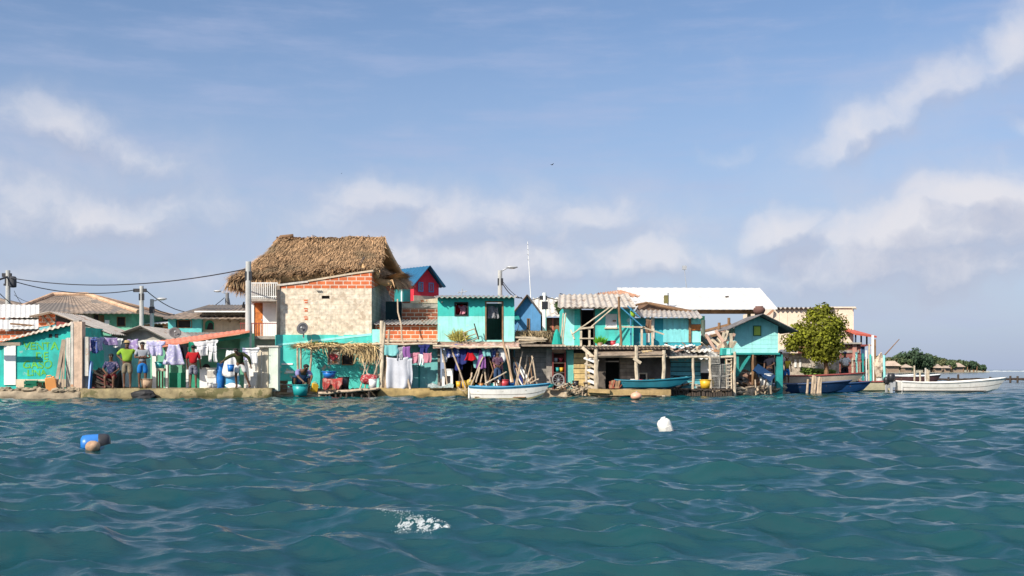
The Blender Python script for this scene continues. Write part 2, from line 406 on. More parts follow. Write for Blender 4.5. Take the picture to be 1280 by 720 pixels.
# ------------------------------------------------------------------ water
rng = np.random.default_rng(11)
NW = 150
lam = np.exp(np.linspace(math.log(.12), math.log(4.5), NW)) * rng.uniform(.95,1.05,NW)
k = 2*np.pi/lam
th = math.radians(72) + rng.normal(0, .50, NW)*np.clip(1.25-lam/9,.6,1.2)
kx, ky = k*np.cos(th), k*np.sin(th); ph = rng.uniform(0,2*np.pi,NW)
slope = lam**.02*np.exp(-(lam/2.2)**3)*rng.uniform(.5,1.3,NW)
slope *= .325/np.sqrt((slope**2).sum()/2)
amp = slope*lam/(2*np.pi)
def hump(x, y):
    # the breaking crest in front of the camera
    ax, ay = x-X(505,7.9), y-7.9
    c, s = math.cos(.12), math.sin(.12)
    u, v_ = ax*c+ay*s, -ax*s+ay*c
    return .13*np.exp(-(u/.55)**2)*np.exp(-(v_/np.where(v_>0,.50,.30))**2)
def sea(x, y, sp):
    x0, y0 = x, y
    dx = np.zeros_like(x); dy = np.zeros_like(x); z = np.zeros_like(x)
    fade = np.where(y < 90, np.clip(1.15-(y-30)/60, .7, 1.0), 1.0)
    for i in range(NW):
        att = np.clip(lam[i]/(2.2*sp)-.4, 0, 1)
        if att.max() <= 0: continue
        a = amp[i]*att*fade; f = kx[i]*x0+ky[i]*y0+ph[i]; c = np.cos(f); s = np.sin(f)
        z += a*c; dx -= .8*a*s*math.cos(th[i]); dy -= .8*a*s*math.sin(th[i])
    z += hump(x0, y0)
    return x0+dx, y0+dy, z
rows = [1.2]
while rows[-1] < 14000: 
    r_ = rows[-1]; rows.append(r_*(1+(.0052 if r_ < 60 else .0060 if r_ < 300 else .05)))
rows = np.array(rows)
cols = np.radians(np.concatenate([np.arange(-180,-34,4.0), np.arange(-34,34.01,.10), np.arange(38,181,4.0)]))
Rr, A = np.meshgrid(rows, cols, indexing='ij')
spx = np.maximum(np.gradient(rows)[:,None]*np.ones_like(A), np.clip(Rr*np.gradient(cols)[None,:],0,None))
wx, wy, wz = sea(Rr*np.sin(A), Rr*np.cos(A), spx*np.where(np.abs(A)>.6, 40, 1))
nr, nc = Rr.shape
co = np.stack([wx,wy,wz],-1).reshape(-1,3)
idx = np.arange(nr*nc).reshape(nr,nc)
fa = np.stack([idx[:-1,:-1],idx[:-1,1:],idx[1:,1:],idx[1:,:-1]],-1).reshape(-1,4)
me = bpy.data.meshes.new('water')
me.vertices.add(len(co)); me.vertices.foreach_set('co', co.astype(np.float32).ravel())
me.loops.add(len(fa)*4); me.loops.foreach_set('vertex_index', fa.astype(np.int32).ravel())
me.polygons.add(len(fa)); me.polygons.foreach_set('loop_start', np.arange(0,len(fa)*4,4,dtype=np.int32)); me.polygons.foreach_set('loop_total', np.full(len(fa),4,dtype=np.int32))
me.update(calc_edges=True); me.polygons.foreach_set('use_smooth', np.ones(len(fa),dtype=bool))
wm, t, b = newmat('sea_water')
pos = t.n('ShaderNodeNewGeometry').outputs['Position']
big_n = t.noise(pos, .12, 3, .5)
t.l(t.mix(t.mapr(big_n,.35,.65), (.0012,.035,.045), (.0020,.050,.058)), b.inputs['Base Color'])
b.inputs['Roughness'].default_value = .12; b.inputs['IOR'].default_value = 1.333; b.inputs['Specular IOR Level'].default_value = .47
b1 = t.n('ShaderNodeBump'); b1.inputs['Strength'].default_value = .8; b1.inputs['Distance'].default_value = .0065
rn = t.n('ShaderNodeTexNoise', noise_type='RIDGED_MULTIFRACTAL'); t.l(t.vm('MULTIPLY',t.vm('ADD',pos,(3,5,0)),(1,1.9,1)), rn.inputs['Vector']); rn.inputs['Scale'].default_value = 4.2; rn.inputs['Detail'].default_value = 5; rn.inputs['Roughness'].default_value = .55; rn.inputs['Distortion'].default_value = .4
t.l(t.math('ADD', t.math('MULTIPLY', rn.outputs[0], .12), t.noise(t.vm('MULTIPLY',pos,(1,1.5,1)), 15, 6, .68)), b1.inputs['Height'])
b2 = t.n('ShaderNodeBump'); b2.inputs['Strength'].default_value = .5; b2.inputs['Distance'].default_value = .03
t.l(t.noise(t.vm('MULTIPLY',pos,(.8,1.35,1)), 1.9, 5, .6), b2.inputs['Height']); t.l(b2.outputs[0], b1.inputs['Normal'])
t.l(b1.outputs[0], b.inputs['Normal'])
me.materials.append(wm)
wo = bpy.data.objects.new('water', me); C.objects.link(wo); tag(wo, kind='structure')
def seaz(x, y):
    d = np.hypot(co[:,0]-float(x), co[:,1]-float(y)); return float(np.percentile(co[d < max(.55, d.min()*1.5), 2], 85))
# foam on the breaking crest
FOAM = mat('sea_foam', (.70,.74,.76), rough=.7, var=.08, bump=.4)
FOAM.node_tree.nodes['Principled BSDF'].inputs['Alpha'].default_value = .62
fm = M()
def fleck(px, D, s):
    x0, y0 = X(px,D), D
    a = sea(np.array([x0]), np.array([y0]), np.array([.05])); c = V((float(a[0][0]), float(a[1][0]), float(a[2][0])+s*.25))
    fm.blob(c, s*R.uniform(.5,1.3), s*R.uniform(.5,1.1), s*R.uniform(.3,.6), .5, 6, 4)
n_ = 0
while n_ < 3400:
    u = R.random(); D = 7.62-.22*u+R.gauss(0,.02+.045*math.sin(u*3.14)); px = 492+62*u+R.gauss(0,4)
    if mnoise.noise(V((px*.13,D*16,1)))+.6*mnoise.noise(V((px*.4,D*45,2))) < -.02+abs(u-.55)*.35: continue
    n_ += 1; fleck(px, D, R.choice((.0012,.0015,.002,.002,.0025,.003,.0045)))
for _ in range(260):
    u = R.random(); px = 474+34*u+R.gauss(0,4); fleck(px, 7.84-.12*u+R.gauss(0,.04), R.choice((.001,.0015,.002,.003)))
tag(fm.build('foam', FOAM, None, True), 'broken white foam on the crest of the nearest wave', 'foam', kind='stuff')
# ------------------------------------------------------------------ people
def skin(name, verts, edges, radii, mat_, parent, sub=2, root=0, roots=()):
    me = bpy.data.meshes.new(name); me.from_pydata([tuple(v) for v in verts], edges, []); me.update()
    o = bpy.data.objects.new(name, me); C.objects.link(o)
    md = o.modifiers.new('s','SKIN'); md.use_smooth_shade = True
    for i,(d,r) in enumerate(zip(me.skin_vertices[0].data, radii)):
        d.radius = (r,r) if not isinstance(r, tuple) else r; d.use_root = i == root or i in roots
    o.modifiers.new('u','SUBSURF').levels = sub
    o.modifiers['u'].render_levels = sub
    dg = bpy.context.evaluated_depsgraph_get(); ev = o.evaluated_get(dg)
    m2 = bpy.data.meshes.new_from_object(ev); m2.name = name
    o.modifiers.clear(); o.data = m2; bpy.data.meshes.remove(me)
    m2.materials.clear(); m2.materials.append(mat_)
    m2.polygons.foreach_set('use_smooth', [True]*len(m2.polygons))
    o.parent = parent
    return o
SKIN = mat('brown_skin', (.13,.065,.038), rough=.55, var=.1, bump=.05)
HAIR = mat('black_hair', (.012,.010,.010), rough=.7, var=.3, scale=20, bump=.5, bscale=60)
EYEM = mat('eye_white', (.7,.68,.62), rough=.3, var=.02, bump=0)
BASE = dict(pelvis=(0,0,.93), waist=(0,.0,1.10), chest=(0,.0,1.30), neck=(0,.0,1.46), chin=(0,-.015,1.54), head=(0,-.02,1.615), crown=(0,-.005,1.70),
    shL=(-.18,0,1.40), elL=(-.25,.03,1.13), wrL=(-.25,-.06,.89), shR=(.18,0,1.40), elR=(.25,.03,1.13), wrR=(.25,-.06,.89),
    hipL=(-.09,0,.90), knL=(-.11,-.02,.49), anL=(-.11,.03,.08), hipR=(.09,0,.90), knR=(.11,-.02,.49), anR=(.11,.03,.08))
def person(loc, label, facing=0, pose={}, scale=1.0, shirt=None, sleeves=.5, legs=None, leglen=.75, fat=1.0, group=None, hair=HAIR, hat=None, skirt=False, held=None):
    J = {a: V(b) for a,b in BASE.items()}; J.update({a: V(b) for a,b in pose.items()})
    root = thing('person', label, 'person', loc, group); root.rotation_euler = (0,0,facing); root.scale = (scale,)*3
    for s in 'LR':                                         # hands and feet follow the limbs
        d = (J['wr'+s]-J['el'+s]).normalized(); J['pa'+s] = J['wr'+s]+d*.075
        if 'toe'+s not in J: J['toe'+s] = J['an'+s]+V((0,-.16,-.045))
        if 'he'+s not in J: J['he'+s] = J['an'+s]+V((0,.045,-.04))
    names = ['pelvis','waist','chest','neck','chin','head','crown']
    for s in 'LR': names += [a+s for a in ('sh','el','wr','pa','hip','kn','an','toe','he')]
    rad = dict(pelvis=.125*fat, waist=.115*fat, chest=.135*fat, neck=.052, chin=.066, head=.088, crown=.05)
    for s in 'LR': rad.update({'sh'+s:.058,'el'+s:.040,'wr'+s:.028,'pa'+s:(.020,.036),'hip'+s:.088,'kn'+s:.056,'an'+s:.036,'toe'+s:(.030,.036),'he'+s:.03})
    ix = {n:i for i,n in enumerate(names)}; vs = [J[n] for n in names]; rs = [rad[n] for n in names]
    ed = [('pelvis','waist'),('waist','chest'),('chest','neck'),('neck','chin'),('chin','head'),('head','crown')]
    for s in 'LR': ed += [('chest','sh'+s),('sh'+s,'el'+s),('el'+s,'wr'+s),('wr'+s,'pa'+s),('pelvis','hip'+s),('hip'+s,'kn'+s),('kn'+s,'an'+s),('an'+s,'toe'+s),('an'+s,'he'+s)]
    ed = [(ix[a],ix[b]) for a,b in ed]
    roots = []
    # nose, ears
    fd = V((0,-1,0)); hd = J['head']
    for pts, r in (((hd+V((0,-.06,.0)), hd+V((0,-.105,-.022))), (.014,.012)), ((hd+V((-.06,.01,0)), hd+V((-.09,.02,.012))), (.016,.014)), ((hd+V((.06,.01,0)), hd+V((.09,.02,.012))), (.016,.014))):
        n = len(vs); vs += list(pts); rs += list(r); ed.append((n,n+1)); roots.append(n)
    for s in 'LR':                                         # five fingers rooted in each palm
        d = (J['pa'+s]-J['wr'+s]).normalized(); a = d.cross(V((0,1,0))); a = a.normalized() if a.length > .1 else V((1,0,0)); c = d.cross(a)
        sg = 1 if s == 'L' else -1
        for q,(off,ln) in enumerate(((-.027,.070),(-.009,.082),(.009,.076),(.026,.060))):
            p0 = J['pa'+s]+a*off; n = len(vs)
            vs += [p0, p0+d*ln*.55+a*off*.2, p0+d*ln+c*(-.022)+a*off*.2]; rs += [.010,.009,.007]; ed += [(n,n+1),(n+1,n+2)]; roots.append(n)
        p0 = J['wr'+s]+d*.03-a*.02; n = len(vs)
        vs += [p0, p0+d*.03-a*.035, p0+d*.065-a*.045]; rs += [.013,.010,.008]; ed += [(n,n+1),(n+1,n+2)]; roots.append(n)
    skin('body', vs, ed, rs, SKIN, root, 2, 0, roots)
    for e in (-.032,.032):
        em = M().blob(hd+V((e,-.082,.012)), .012,.008,.009, 0, 8, 5)
        WL[root.name] = V((0,0,0)); em.build('eye', EYEM, root, True)
    hm = M().blob(hd+V((0,.018,.045)), .094,.098,.072, .08, 14, 9); hm.build('hair', hair, root, True)
    if hat: M().lathe([(.135,.055),(.13,.065),(.098,.07),(.092,.13),(.06,.15),(.0,.152)], hd+V((0,0,.01)), 14).build('hat', hat, root, True)
    if shirt:
        n2 = ['pelvis','waist','chest']; v2 = [J['pelvis']+V((0,0,.02)), J['waist'], J['chest'], J['chest'].lerp(J['neck'],.55)]; r2 = [.15*fat,.148*fat,.162*fat,.085]
        e2 = [(0,1),(1,2),(2,3)]
        for s in 'LR':
            n = len(v2); v2 += [J['sh'+s], J['sh'+s].lerp(J['el'+s], sleeves)]; r2 += [.080,.072]; e2 += [(2,n),(n,n+1)]
            if sleeves > .99: v2.append(J['el'+s].lerp(J['wr'+s],.85)); r2.append(.05); e2.append((n+1,n+2))
        skin('shirt', v2, e2, r2, shirt, root, 2)
    if legs:
        v3 = [J['pelvis']+V((0,0,.06)), J['pelvis']]; r3 = [.14*fat,.155*fat]; e3 = [(0,1)]
        for s in 'LR':
            n = len(v3); k_ = min(leglen,1)
            v3 += [J['hip'+s], J['hip'+s].lerp(J['kn'+s], k_)]; r3 += [.115,.098]; e3 += [(1,n),(n,n+1)]
            if leglen > 1: v3.append(J['kn'+s].lerp(J['an'+s], leglen-1)); r3.append(.07); e3.append((n+1,n+2))
        skin('shorts' if leglen <= 1 else 'trousers', v3, e3, r3, legs, root, 2)
    WL[root.name] = V(loc)
    return root

# ------------------------------------------------------------------ shore
front = [(-60,41.6),(0,41.8),(95,42.0),(180,42.3),(335,42.9),(344,44.9),(440,45.1),(474,44.6),(690,45.3),(735,45.0),(860,46.2),(905,46.6),(960,49.5),(1010,53),(1060,56.5),(1100,59)]
def shore_front(px):
    for (a,da),(b,db) in zip(front, front[1:]):
        if a <= px <= b: return da+(db-da)*(px-a)/(b-a)
    return front[-1][1]
m = M(); n = 140
fr = [(-60+1160*i/n) for i in range(n+1)]
lay = []
for px in fr:
    D = shore_front(px)+.35; xx = X(px,D); jj = mnoise.noise(V((xx*.8,0,3)))*.12
    top = GZ-.05 + .05*mnoise.noise(V((xx*1.3,2,0)))
    lay.append([(xx,D-.25+jj,-1.2),(xx,D-.12+jj,.02),(xx,D+jj*.6,top-.06),(xx,D+.3,top),(xx+X(px,D+14)*.0,D+14,GZ),(X(px,92) if px<1090 else xx+2,92,GZ),(xx,92,-1.2)])
pts = [p for r in lay for p in r]; q = len(lay[0])
fs = [(i*q+j,(i+1)*q+j,(i+1)*q+j+1,i*q+j+1) for i in range(n) for j in range(q-1)]
fs += [tuple(n*q+j for j in range(q)), tuple(j for j in range(q))[::-1]]
tag(m.add(pts, fs).build('ground', GROUND, None, True), kind='structure')
# concrete quay edge on the left
def quay(a, b, Da, Db, t_, label, mat_, h0=.0, dep=.5):
    m = M(); k_ = 40
    def fn(u,v):
        px = a+(b-a)*u; D = Da+(Db-Da)*u; x = X(px,D); nz = mnoise.noise(V((x*1.7,v*3,h0)))
        prof = [(-.02,-.6),(-.10,.0),(-.10,.12),(-.02,t_-.04),(.08,t_),(dep,t_)]
        f = v*5; i = min(4,int(f)); f -= i
        y = prof[i][0]*(1-f)+prof[i+1][0]*f; z = prof[i][1]*(1-f)+prof[i+1][1]*f
        return V((x, D+y+nz*.07*(v<.9), z+nz*.035))
    m.gridsolid(fn, k_, 10, V((0,.12,-.05)))
    return solo(m, 'quay_wall', mat_, label, 'quay wall', None, True)
quay(100, 340, 42.0, 42.75, .39, 'low mossy concrete quay edge under the standing people', QUAY)
quay(-40, 101, 41.75, 42.0, .30, 'low pale stone quay edge before the fuel shack', STONE, 3)
quay(472, 585, 44.5, 44.75, .36, 'yellow stained quay beam under the hanging laundry', mat('yellow_quay', (.33,.235,.095), var=.35, scale=3, streak=.3, patch=((.2,.15,.08),2,.6), bump=.8), 5, .4)
def rock(px, D, s, label, group, z=None):
    m = M().blob((X(px,D), D, (GZ if z is None else z)+s*.3), s*R.uniform(.9,1.6), s*R.uniform(.8,1.2), s*R.uniform(.5,.8), .45, 9, 6)
    solo(m, 'stone', STONE, label, 'stone', group, False)
for i in range(24):
    px = 2+i*4.1+R.uniform(-1.5,1.5)
    rock(px, 42.05+R.uniform(-.1,.3), R.uniform(.06,.17), 'one of the loose pale stones lining the shore below the fuel shack', 'loose stones below the fuel shack', .28)
for i in range(16):
    rock(R.uniform(708,752), 44.95+R.uniform(-.2,.4), R.uniform(.06,.16), 'one of the small stones heaped by the crooked stair foot', 'stones by the crooked stair', .05+R.uniform(0,.25))
for i in range(26):
    px = R.uniform(908,1000); rock(px, shore_front(px)+R.uniform(-.2,.6), R.uniform(.08,.22), 'one of the dark stones strewn around the stilts of the aqua hut', 'stones under the aqua hut', R.uniform(-.02,.25))

# ------------------------------------------------------------------ house helpers
def house(name, label, loc, cat='house', group=None): return thing(name, label, cat, loc, group)
def window(par, a, b, t_, u, D, fm=None, inner=None, inset=.07, bars=0, fr=.035, nm='window'):
    fm = fm or WOOD; x0,x1,z0,z1 = X(a,D),X(b,D),Z(u,D),Z(t_,D)
    m = M().wall(x0,x1,z0,z1,D-.018,D+.09,[(x0+fr,x1-fr,z0+fr,z1-fr)])
    for i in range(bars):
        c = x0+(x1-x0)*(i+1)/(bars+1); m.box(c-.012,c+.012,D+.0,D+.03,z0+fr,z1-fr)
    o = m.build(nm, fm, par)
    if inner: M().box(x0+fr,x1-fr,D+inset,D+inset+.008,z0+fr,z1-fr).build('pane', inner, o)
    return o
def shell(x0,x1,z0,z1,y0,y1,t_=.12,holes=()):
    m = M().wall(x0,x1,z0,z1,y0,y0+t_,holes)
    m.box(x0,x0+t_,y0+t_,y1,z0,z1).box(x1-t_,x1,y0+t_,y1,z0,z1).box(x0+t_,x1-t_,y1-t_,y1,z0,z1)
    return m
def pole_thing(name, label, a, b, r, mat_, cat='pole', group=None, r2=None, wob=.02, seg=5):
    return solo(M().beam(a,b,r,r2,7,wob,seg), name, mat_, label, cat, group, False)
# ================================================================== far left
D = 43.0
h = house('fuel_shack', 'teal shack with green hand painted fuel sale lettering', (X(45,D),D,GZ), 'shack')
m = M().prism([(X(-22,D),GZ),(X(93,D),GZ),(X(93,D),Z(406,D)),(X(-22,D),Z(433,D))], D, D+.14)
for a,b in ((60.5,65),(68,72.5)): pass
m.box(X(93,D)-.14,X(93,D),D+.14,D+3,GZ,Z(407,D)-.02).box(X(-22,D),X(-22,D)+.12,D+.14,D+3,GZ,Z(434,D)).box(X(-22,D),X(93,D),D+3,D+3.12,GZ,Z(434,D))
m.build('wall', SEAGRN, h)
for a in (61,68.5): M().pbox(a,a+4,417.5,422,D-.012,.05).build('vent_hole', DARK, h)
M().pbox(5,19.5,431,481,D-.05,.09).build('pilaster', CLEANW, h)
M().pbox(20,92,474,484,D-.035,.05).build('plinth', BEIGE, h)
M().pbox(-20,25,428,432,D-.7,.12).build('beam', WOOD, h)
M().corr((X(-26,D-.25),D-.25,Z(436,D)+.10),(X(96,D-.2),D-.2,Z(405,D)+.03),(X(96,D+3.2),D+3.2,Z(402,D)+.18),(X(-26,D+3.2),D+3.2,Z(436,D)+.2),.21,.025,.02,rag=.03).build('roof', mat('pale_rusty_tin',(.60,.50,.40),rough=.6,var=.15,streak=.3,patch=((.45,.25,.15),1.0,.6)), h)
def letters(par, txt, px, py, size, D, mat_, sx=1.0):
    cu = bpy.data.curves.new('t','FONT'); cu.body = txt; cu.size = size; cu.extrude = .004; cu.align_x = 'CENTER'; cu.offset = .007
    o = bpy.data.objects.new('t', cu); C.objects.link(o)
    dg = bpy.context.evaluated_depsgraph_get(); me = bpy.data.meshes.new_from_object(o.evaluated_get(dg)); bpy.data.objects.remove(o)
    loc = V((X(px,D), D-.008, Z(py,D))) - WL[par.name]
    for v in me.vertices:
        a,b,c = v.co; j = mnoise.noise(V((a*4+px,b*4+py,0)))*.03
        v.co = loc+V((a*sx+j, -c, b+mnoise.noise(V((a*3+py,b*2,7)))*.035))
    me.materials.append(mat_); o = bpy.data.objects.new('lettering', me); C.objects.link(o); o.parent = par
SIGN = mat('green_sign_paint', (.12,.40,.05), var=.3, patch=((.025,.42,.37),6,.55))
for txt,px,py,sz in (('VENTA',51,437,.42),('DE',52.5,449,.40),('GASO',47,460.5,.42),('LINA',46,469.5,.33)): letters(h, txt, px, py, sz, D, SIGN, 1.02)
# white-roofed house behind it
D = 46.6
h = house('white_roofed_house', 'low house with stepped white tin roof left behind the fuel shack', (X(0,D),D+3,GZ))
shell(X(-40,D),X(47,D),GZ,Z(414,D),D,D+5).build('wall', BRICK, h)
M().corr((X(-44,D-.3),D-.3,Z(412,D)),(X(48,D-.3),D-.3,Z(411,D)),(X(48,D+2.4),D+2.4,Z(403.5,D)+.25),(X(-44,D+2.4),D+2.4,Z(403.5,D)+.25),.21,.014,.02,rag=.04).build('lower_roof', TINW, h)
M().corr((X(-44,D+2.2),D+2.2,Z(404,D)+.33),(X(49,D+2.2),D+2.2,Z(403,D)+.33),(X(49,D+5.2),D+5.2,Z(391,D)+.65),(X(-44,D+5.2),D+5.2,Z(391,D)+.65),.21,.014,.02,rag=.05).build('upper_roof', TINW, h)
M().plank((X(10,D),D+.2,Z(408,D)+.12),(X(36,D),D+.5,Z(411,D)+.15),.12,.07).build('roof_plank', WOODB, h)
# blue gabled shack with dark gable
D = 46.2
h = house('blue_shack', 'blue shack with wide grey gable roof beside the tall concrete pillar', (X(95,D),D+1.4,GZ), 'shack')
m = M().prism([(X(49,D),GZ),(X(128,D),GZ),(X(128,D),Z(418,D)),(X(69,D),Z(394,D)),(X(49,D),Z(396,D))], D, D+.12)
m.box(X(128,D)-.12,X(128,D),D+.12,D+3,GZ,Z(419,D)).box(X(49,D),X(49,D)+.12,D+.12,D+3,GZ,Z(398,D))
m.build('wall', mat('dusty_blue_paint',(.16,.42,.48),streak=.3,var=.15), h)
M().pprism([(48,393.5),(69,392),(69,405),(48,409)][::-1], D-.03, .03).build('brick_panel', BRICK, h)
M().pprism([(70,394.5),(96,403),(96,409),(70,409)][::-1], D-.025, .024).build('gable_opening', DARK, h)
M().pprism([(70.5,401.5),(92,404.5),(92,409.4),(70.5,409.4)][::-1], D-.04, .013).build('red_board', MAROON, h)
M().corr((X(142,D),D-.45,Z(417.5,D)),(X(142,D),D+3.2,Z(417.5,D)),(X(68,D),D+3.2,Z(390.5,D)),(X(68,D),D-.45,Z(390.5,D)),.21,.025,.02).build('roof', TIN, h)
M().corr((X(42,D),D+3.2,Z(396,D)),(X(42,D),D-.45,Z(396,D)),(X(68,D),D-.45,Z(390,D)),(X(68,D),D+3.2,Z(390,D)),.21,.025,.02).build('roof', TIN, h)
M().beam((X(126,D),D-.3,GZ),(X(126,D),D-.3,Z(411,D)),.10).build('post', TANC, h)
for a,b,c,d in ((52,393,64,408),(61,394,69,404)): M().plank((X(a,D),D-.06,Z(b,D)),(X(c,D),D-.06,Z(d,D)),.05,.07).build('brace', WOOD, h)
# grey gabled hut
D = 48.0
h = house('grey_gable_hut', 'low hut with grey corrugated gable behind the purple washing', (X(170,D),D+2,GZ), 'hut')
M().prism([(X(128,D),GZ),(X(214,D),GZ),(X(214,D),Z(425,D)),(X(180,D),Z(410,D)),(X(128,D),Z(426,D))], D, D+.12).build('wall', mat('grey_boards',(.36,.34,.30),var=.3,streak=.4), h)
M().box(X(130,D),X(204,D),D-.02,D,Z(438,D),Z(425,D)).build('awning_board', WHITE, h); M().box(X(129,D),X(204,D),D-.022,D-.001,GZ,Z(439,D)).build('lower_wall', AQUA, h); M().box(X(150,D),X(163,D),D-.05,D-.023,GZ,Z(443,D)).build('door', CLEANW, h)
M().box(X(174,D),X(187,D),D-.025,D,Z(413,D),Z(411,D)).build('gable_vent', WHITE, h)
for e,(x,y) in enumerate(((118,429.5),(222,429))):
    q = [(X(x,D),D-.5,Z(y,D)),(X(x,D),D+5,Z(y,D)),(X(180,D),D+5,Z(408,D)),(X(180,D),D-.5,Z(408,D))]
    M().corr(*(q if e else [q[1],q[0],q[3],q[2]]),.21,.03,.02).build('roof', TIN, h)
M().corr((X(122,D),D+5.1,Z(417,D)),(X(215,D),D+5.1,Z(417,D)),(X(212,D),D+9,Z(407,D)),(X(124,D),D+9,Z(407,D)),.21,.03,.02).build('rear_roof', TIN, h)
# the tile hip-roofed house far behind
D = 62.0
h = house('hip_roofed_house', 'tile hip roofed house with green upper wall beyond the left shacks', (X(95,D),D+3,GZ))
mh = shell(X(20,D),X(165,D),GZ,Z(390,D),D,D+7,.15,[(X(146,D),X(157,D),Z(408,D),Z(396,D)),(X(118,D),X(124,D),Z(410,D),Z(394,D))]); mh.build('wall', GREEN, h)
M().pbox(20,115.5,388.5,440,D-.04,.03).build('grey_wall', mat('bare_grey_render',(.42,.38,.32),streak=.4,var=.2), h)
window(h,146,157,396,408,D,WOODB,DARK)
window(h,117,124,393,411,D-.05,WOODB,DARK,-.005,nm='doorway'); M().pbox(125,130,394,409,D-.03,.03).build('door', WOODB, h)
M().pbox(131,136,400,406,D-.2,.2).build('air_conditioner', PWHITE, h)
def hip(h_, D0, D1, e0, e1, r0, r1, ye, yr, Dr, mat_, cap=None, th=.1):
    A,B = V((X(e0,D0),D0,Z(ye,D0))), V((X(e1,D0),D0,Z(ye,D0))); Cc,Dd = V((B.x,D1,B.z)), V((A.x,D1,A.z))
    r0,r1 = V((X(r0,Dr),Dr,Z(yr,Dr))), V((X(r1,Dr),Dr,Z(yr,Dr)))
    m_ = M()
    def face(p0,p1,p2,p3): m_.corr(p0,p1,p2,p3,.3,.016,.05)
    face(A,B,r1,r0); face(B,Cc,r1+V((0,.02,0)),r1); face(Cc,Dd,r0,r1); face(Dd,A,r0,r0+V((0,.02,0)))
    o = m_.build('roof', mat_, h_)
    if cap:
        for p,q in ((A,r0),(B,r1),(r0,r1),(Cc,r1),(Dd,r0)): M().beam(p+V((0,0,.05)),q+V((0,0,.05)),.13,None,8).build('ridge_cap', cap, o)
hip(h, 61.2, 70, 10, 173, 66, 108, 391, 369, 65.5, CLAYT, CLAYR)
D = 60
h = house('corner_house', 'brown tile roof corner at the far left edge behind the power pole', (X(-20,D),D+2,GZ))
shell(X(-70,D),X(12,D),GZ,Z(386,D),D,D+6).build('wall', BRICKD, h)
hip(h, 59.6, 67, -80, 22, -60, -12, 385, 370, 63, CLAYT)
# small pale houses between (177..212)
D = 64
h = house('pale_back_house', 'small pale house with orange brick corner behind the twin power poles', (X(198,D),D+2,GZ))
shell(X(166,D),X(212,D),GZ,Z(404,D),D,D+5).build('wall', BRICK, h)
M().corr((X(160,D),D-.4,Z(406,D)),(X(216,D),D-.4,Z(404,D)),(X(214,D),D+5,Z(396,D)),(X(160,D),D+5,Z(396,D)),.21,.03,.02).build('roof', TINW, h)
window(h,192,204,406,412,D-.02,WOODB,DARK,.008)
# turquoise / beige house with an arched opening
D = 58
h = house('arch_house', 'beige house with green arched opening and turquoise wing under tiles', (X(262,D),D+3,GZ))
shell(X(252,D),X(318,D),GZ,Z(391,D),D,D+7,.15).build('wall', BEIGE, h)
shell(X(210,D-.3),X(252,D-.3),GZ,Z(397,D),D-.3,D+6,.15,[(X(222,D),X(240,D),Z(410,D),Z(400,D))]).build('wing_wall', mat('pale_turquoise_paint',(.12,.50,.50),streak=.3,var=.15), h)
window(h,222,240,400,410,D-.3,WOODB,DARK)
cx, cz, rr = X(262,D), Z(412,D), X(267.5,D)-X(262,D)
M().prism([(cx-rr,cz)]+[(cx-rr*math.cos(a*math.pi/12), cz+.28+rr*.9*math.sin(a*math.pi/12)) for a in range(13)][::1][::-1][::-1]+[(cx+rr,cz)], D-.03, D-.005).build('arch', DGREEN, h)
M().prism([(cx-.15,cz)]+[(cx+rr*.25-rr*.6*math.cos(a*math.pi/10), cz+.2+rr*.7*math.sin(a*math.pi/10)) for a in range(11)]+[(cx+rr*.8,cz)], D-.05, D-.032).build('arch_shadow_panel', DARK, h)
for a,y in ((272,394),(284,396),(296,397),(309,394)): M().beam((X(a,D),D-.5,Z(y,D)),(X(a+3,D),D,Z(y+6,D)),.05).build('rafter_tail', WOOD, h)
hip(h, 57.2, 66, 204, 330, 262, 330, 397.5, 381, 62, CLAYT)
M().corr((X(240,D-.8),D-.8,Z(390,D)),(X(320,D-.8),D-.8,Z(390.5,D)),(X(320,D+3),D+3,Z(381,D)),(X(258,D+3),D+3,Z(381,D)),.25,.03,.03).build('front_roof', CLAYT, h)
M().box(X(243,D-.85),X(318,D-.85),D-.86,D-.82,Z(391.3,D),Z(389.6,D)).build('fascia', WHITE, h)

# concrete pillar and neighbours
D = 42.35
h = thing('concrete_pillar', 'tall square concrete pillar with flaking orange paint beside the fuel shack', 'pillar', (X(97,D),D,.3))
M().pbox(92,102.5,402,489,D,.34).build('shaft', TANC, h)
M().pbox(88.2,91.6,404,487,D-.02,.22).build('side_strip', PALEC, h)
M().pbox(91,98.5,400,403,D+.02,.3).build('broken_top', CONC, h)
m = M(); m.boards(X(82,D+.3),X(88,D+.3),Z(487,D),Z(422,D),D+.3,.03,3,.01,.01,True)
solo(m,'board_stack',PALEC,'narrow pale upright boards left of the concrete pillar','boards')
m = M().pbox(104.8,110.5,421,470,D+.1,.15); m.pbox(106,110.8,421,487,D+.3,.1)
solo(m,'wall_stub',PALEC,'thin weathered pale wall stub right of the concrete pillar','wall')
solo(M().plank((X(112.5,D),D-.05,.32),(X(111,D),D+.3,Z(452,D)),.05,.2,(0,1,0)),'blue_board',PBLUE,'narrow blue board standing against the pale wall stub','board')
for i,(a,b,c,d,w_,lb) in enumerate(((69,486,79.5,424,.13,'widest grey plank leaning against the end of the teal fuel shack'),(75,486,80,432,.07,'thin grey plank leaning just right of the widest plank at the fuel shack'),(79,487,81,424,.06,'dark upright stake between the leaning planks and the pillar'))):
    solo(M().plank((X(a,D-.1),D-.1,.3),(X(c,D+.5),D+.5,Z(d,D)),w_,.03,(0,-1,.2)),'leaning_plank',WOOD,lb,'plank')
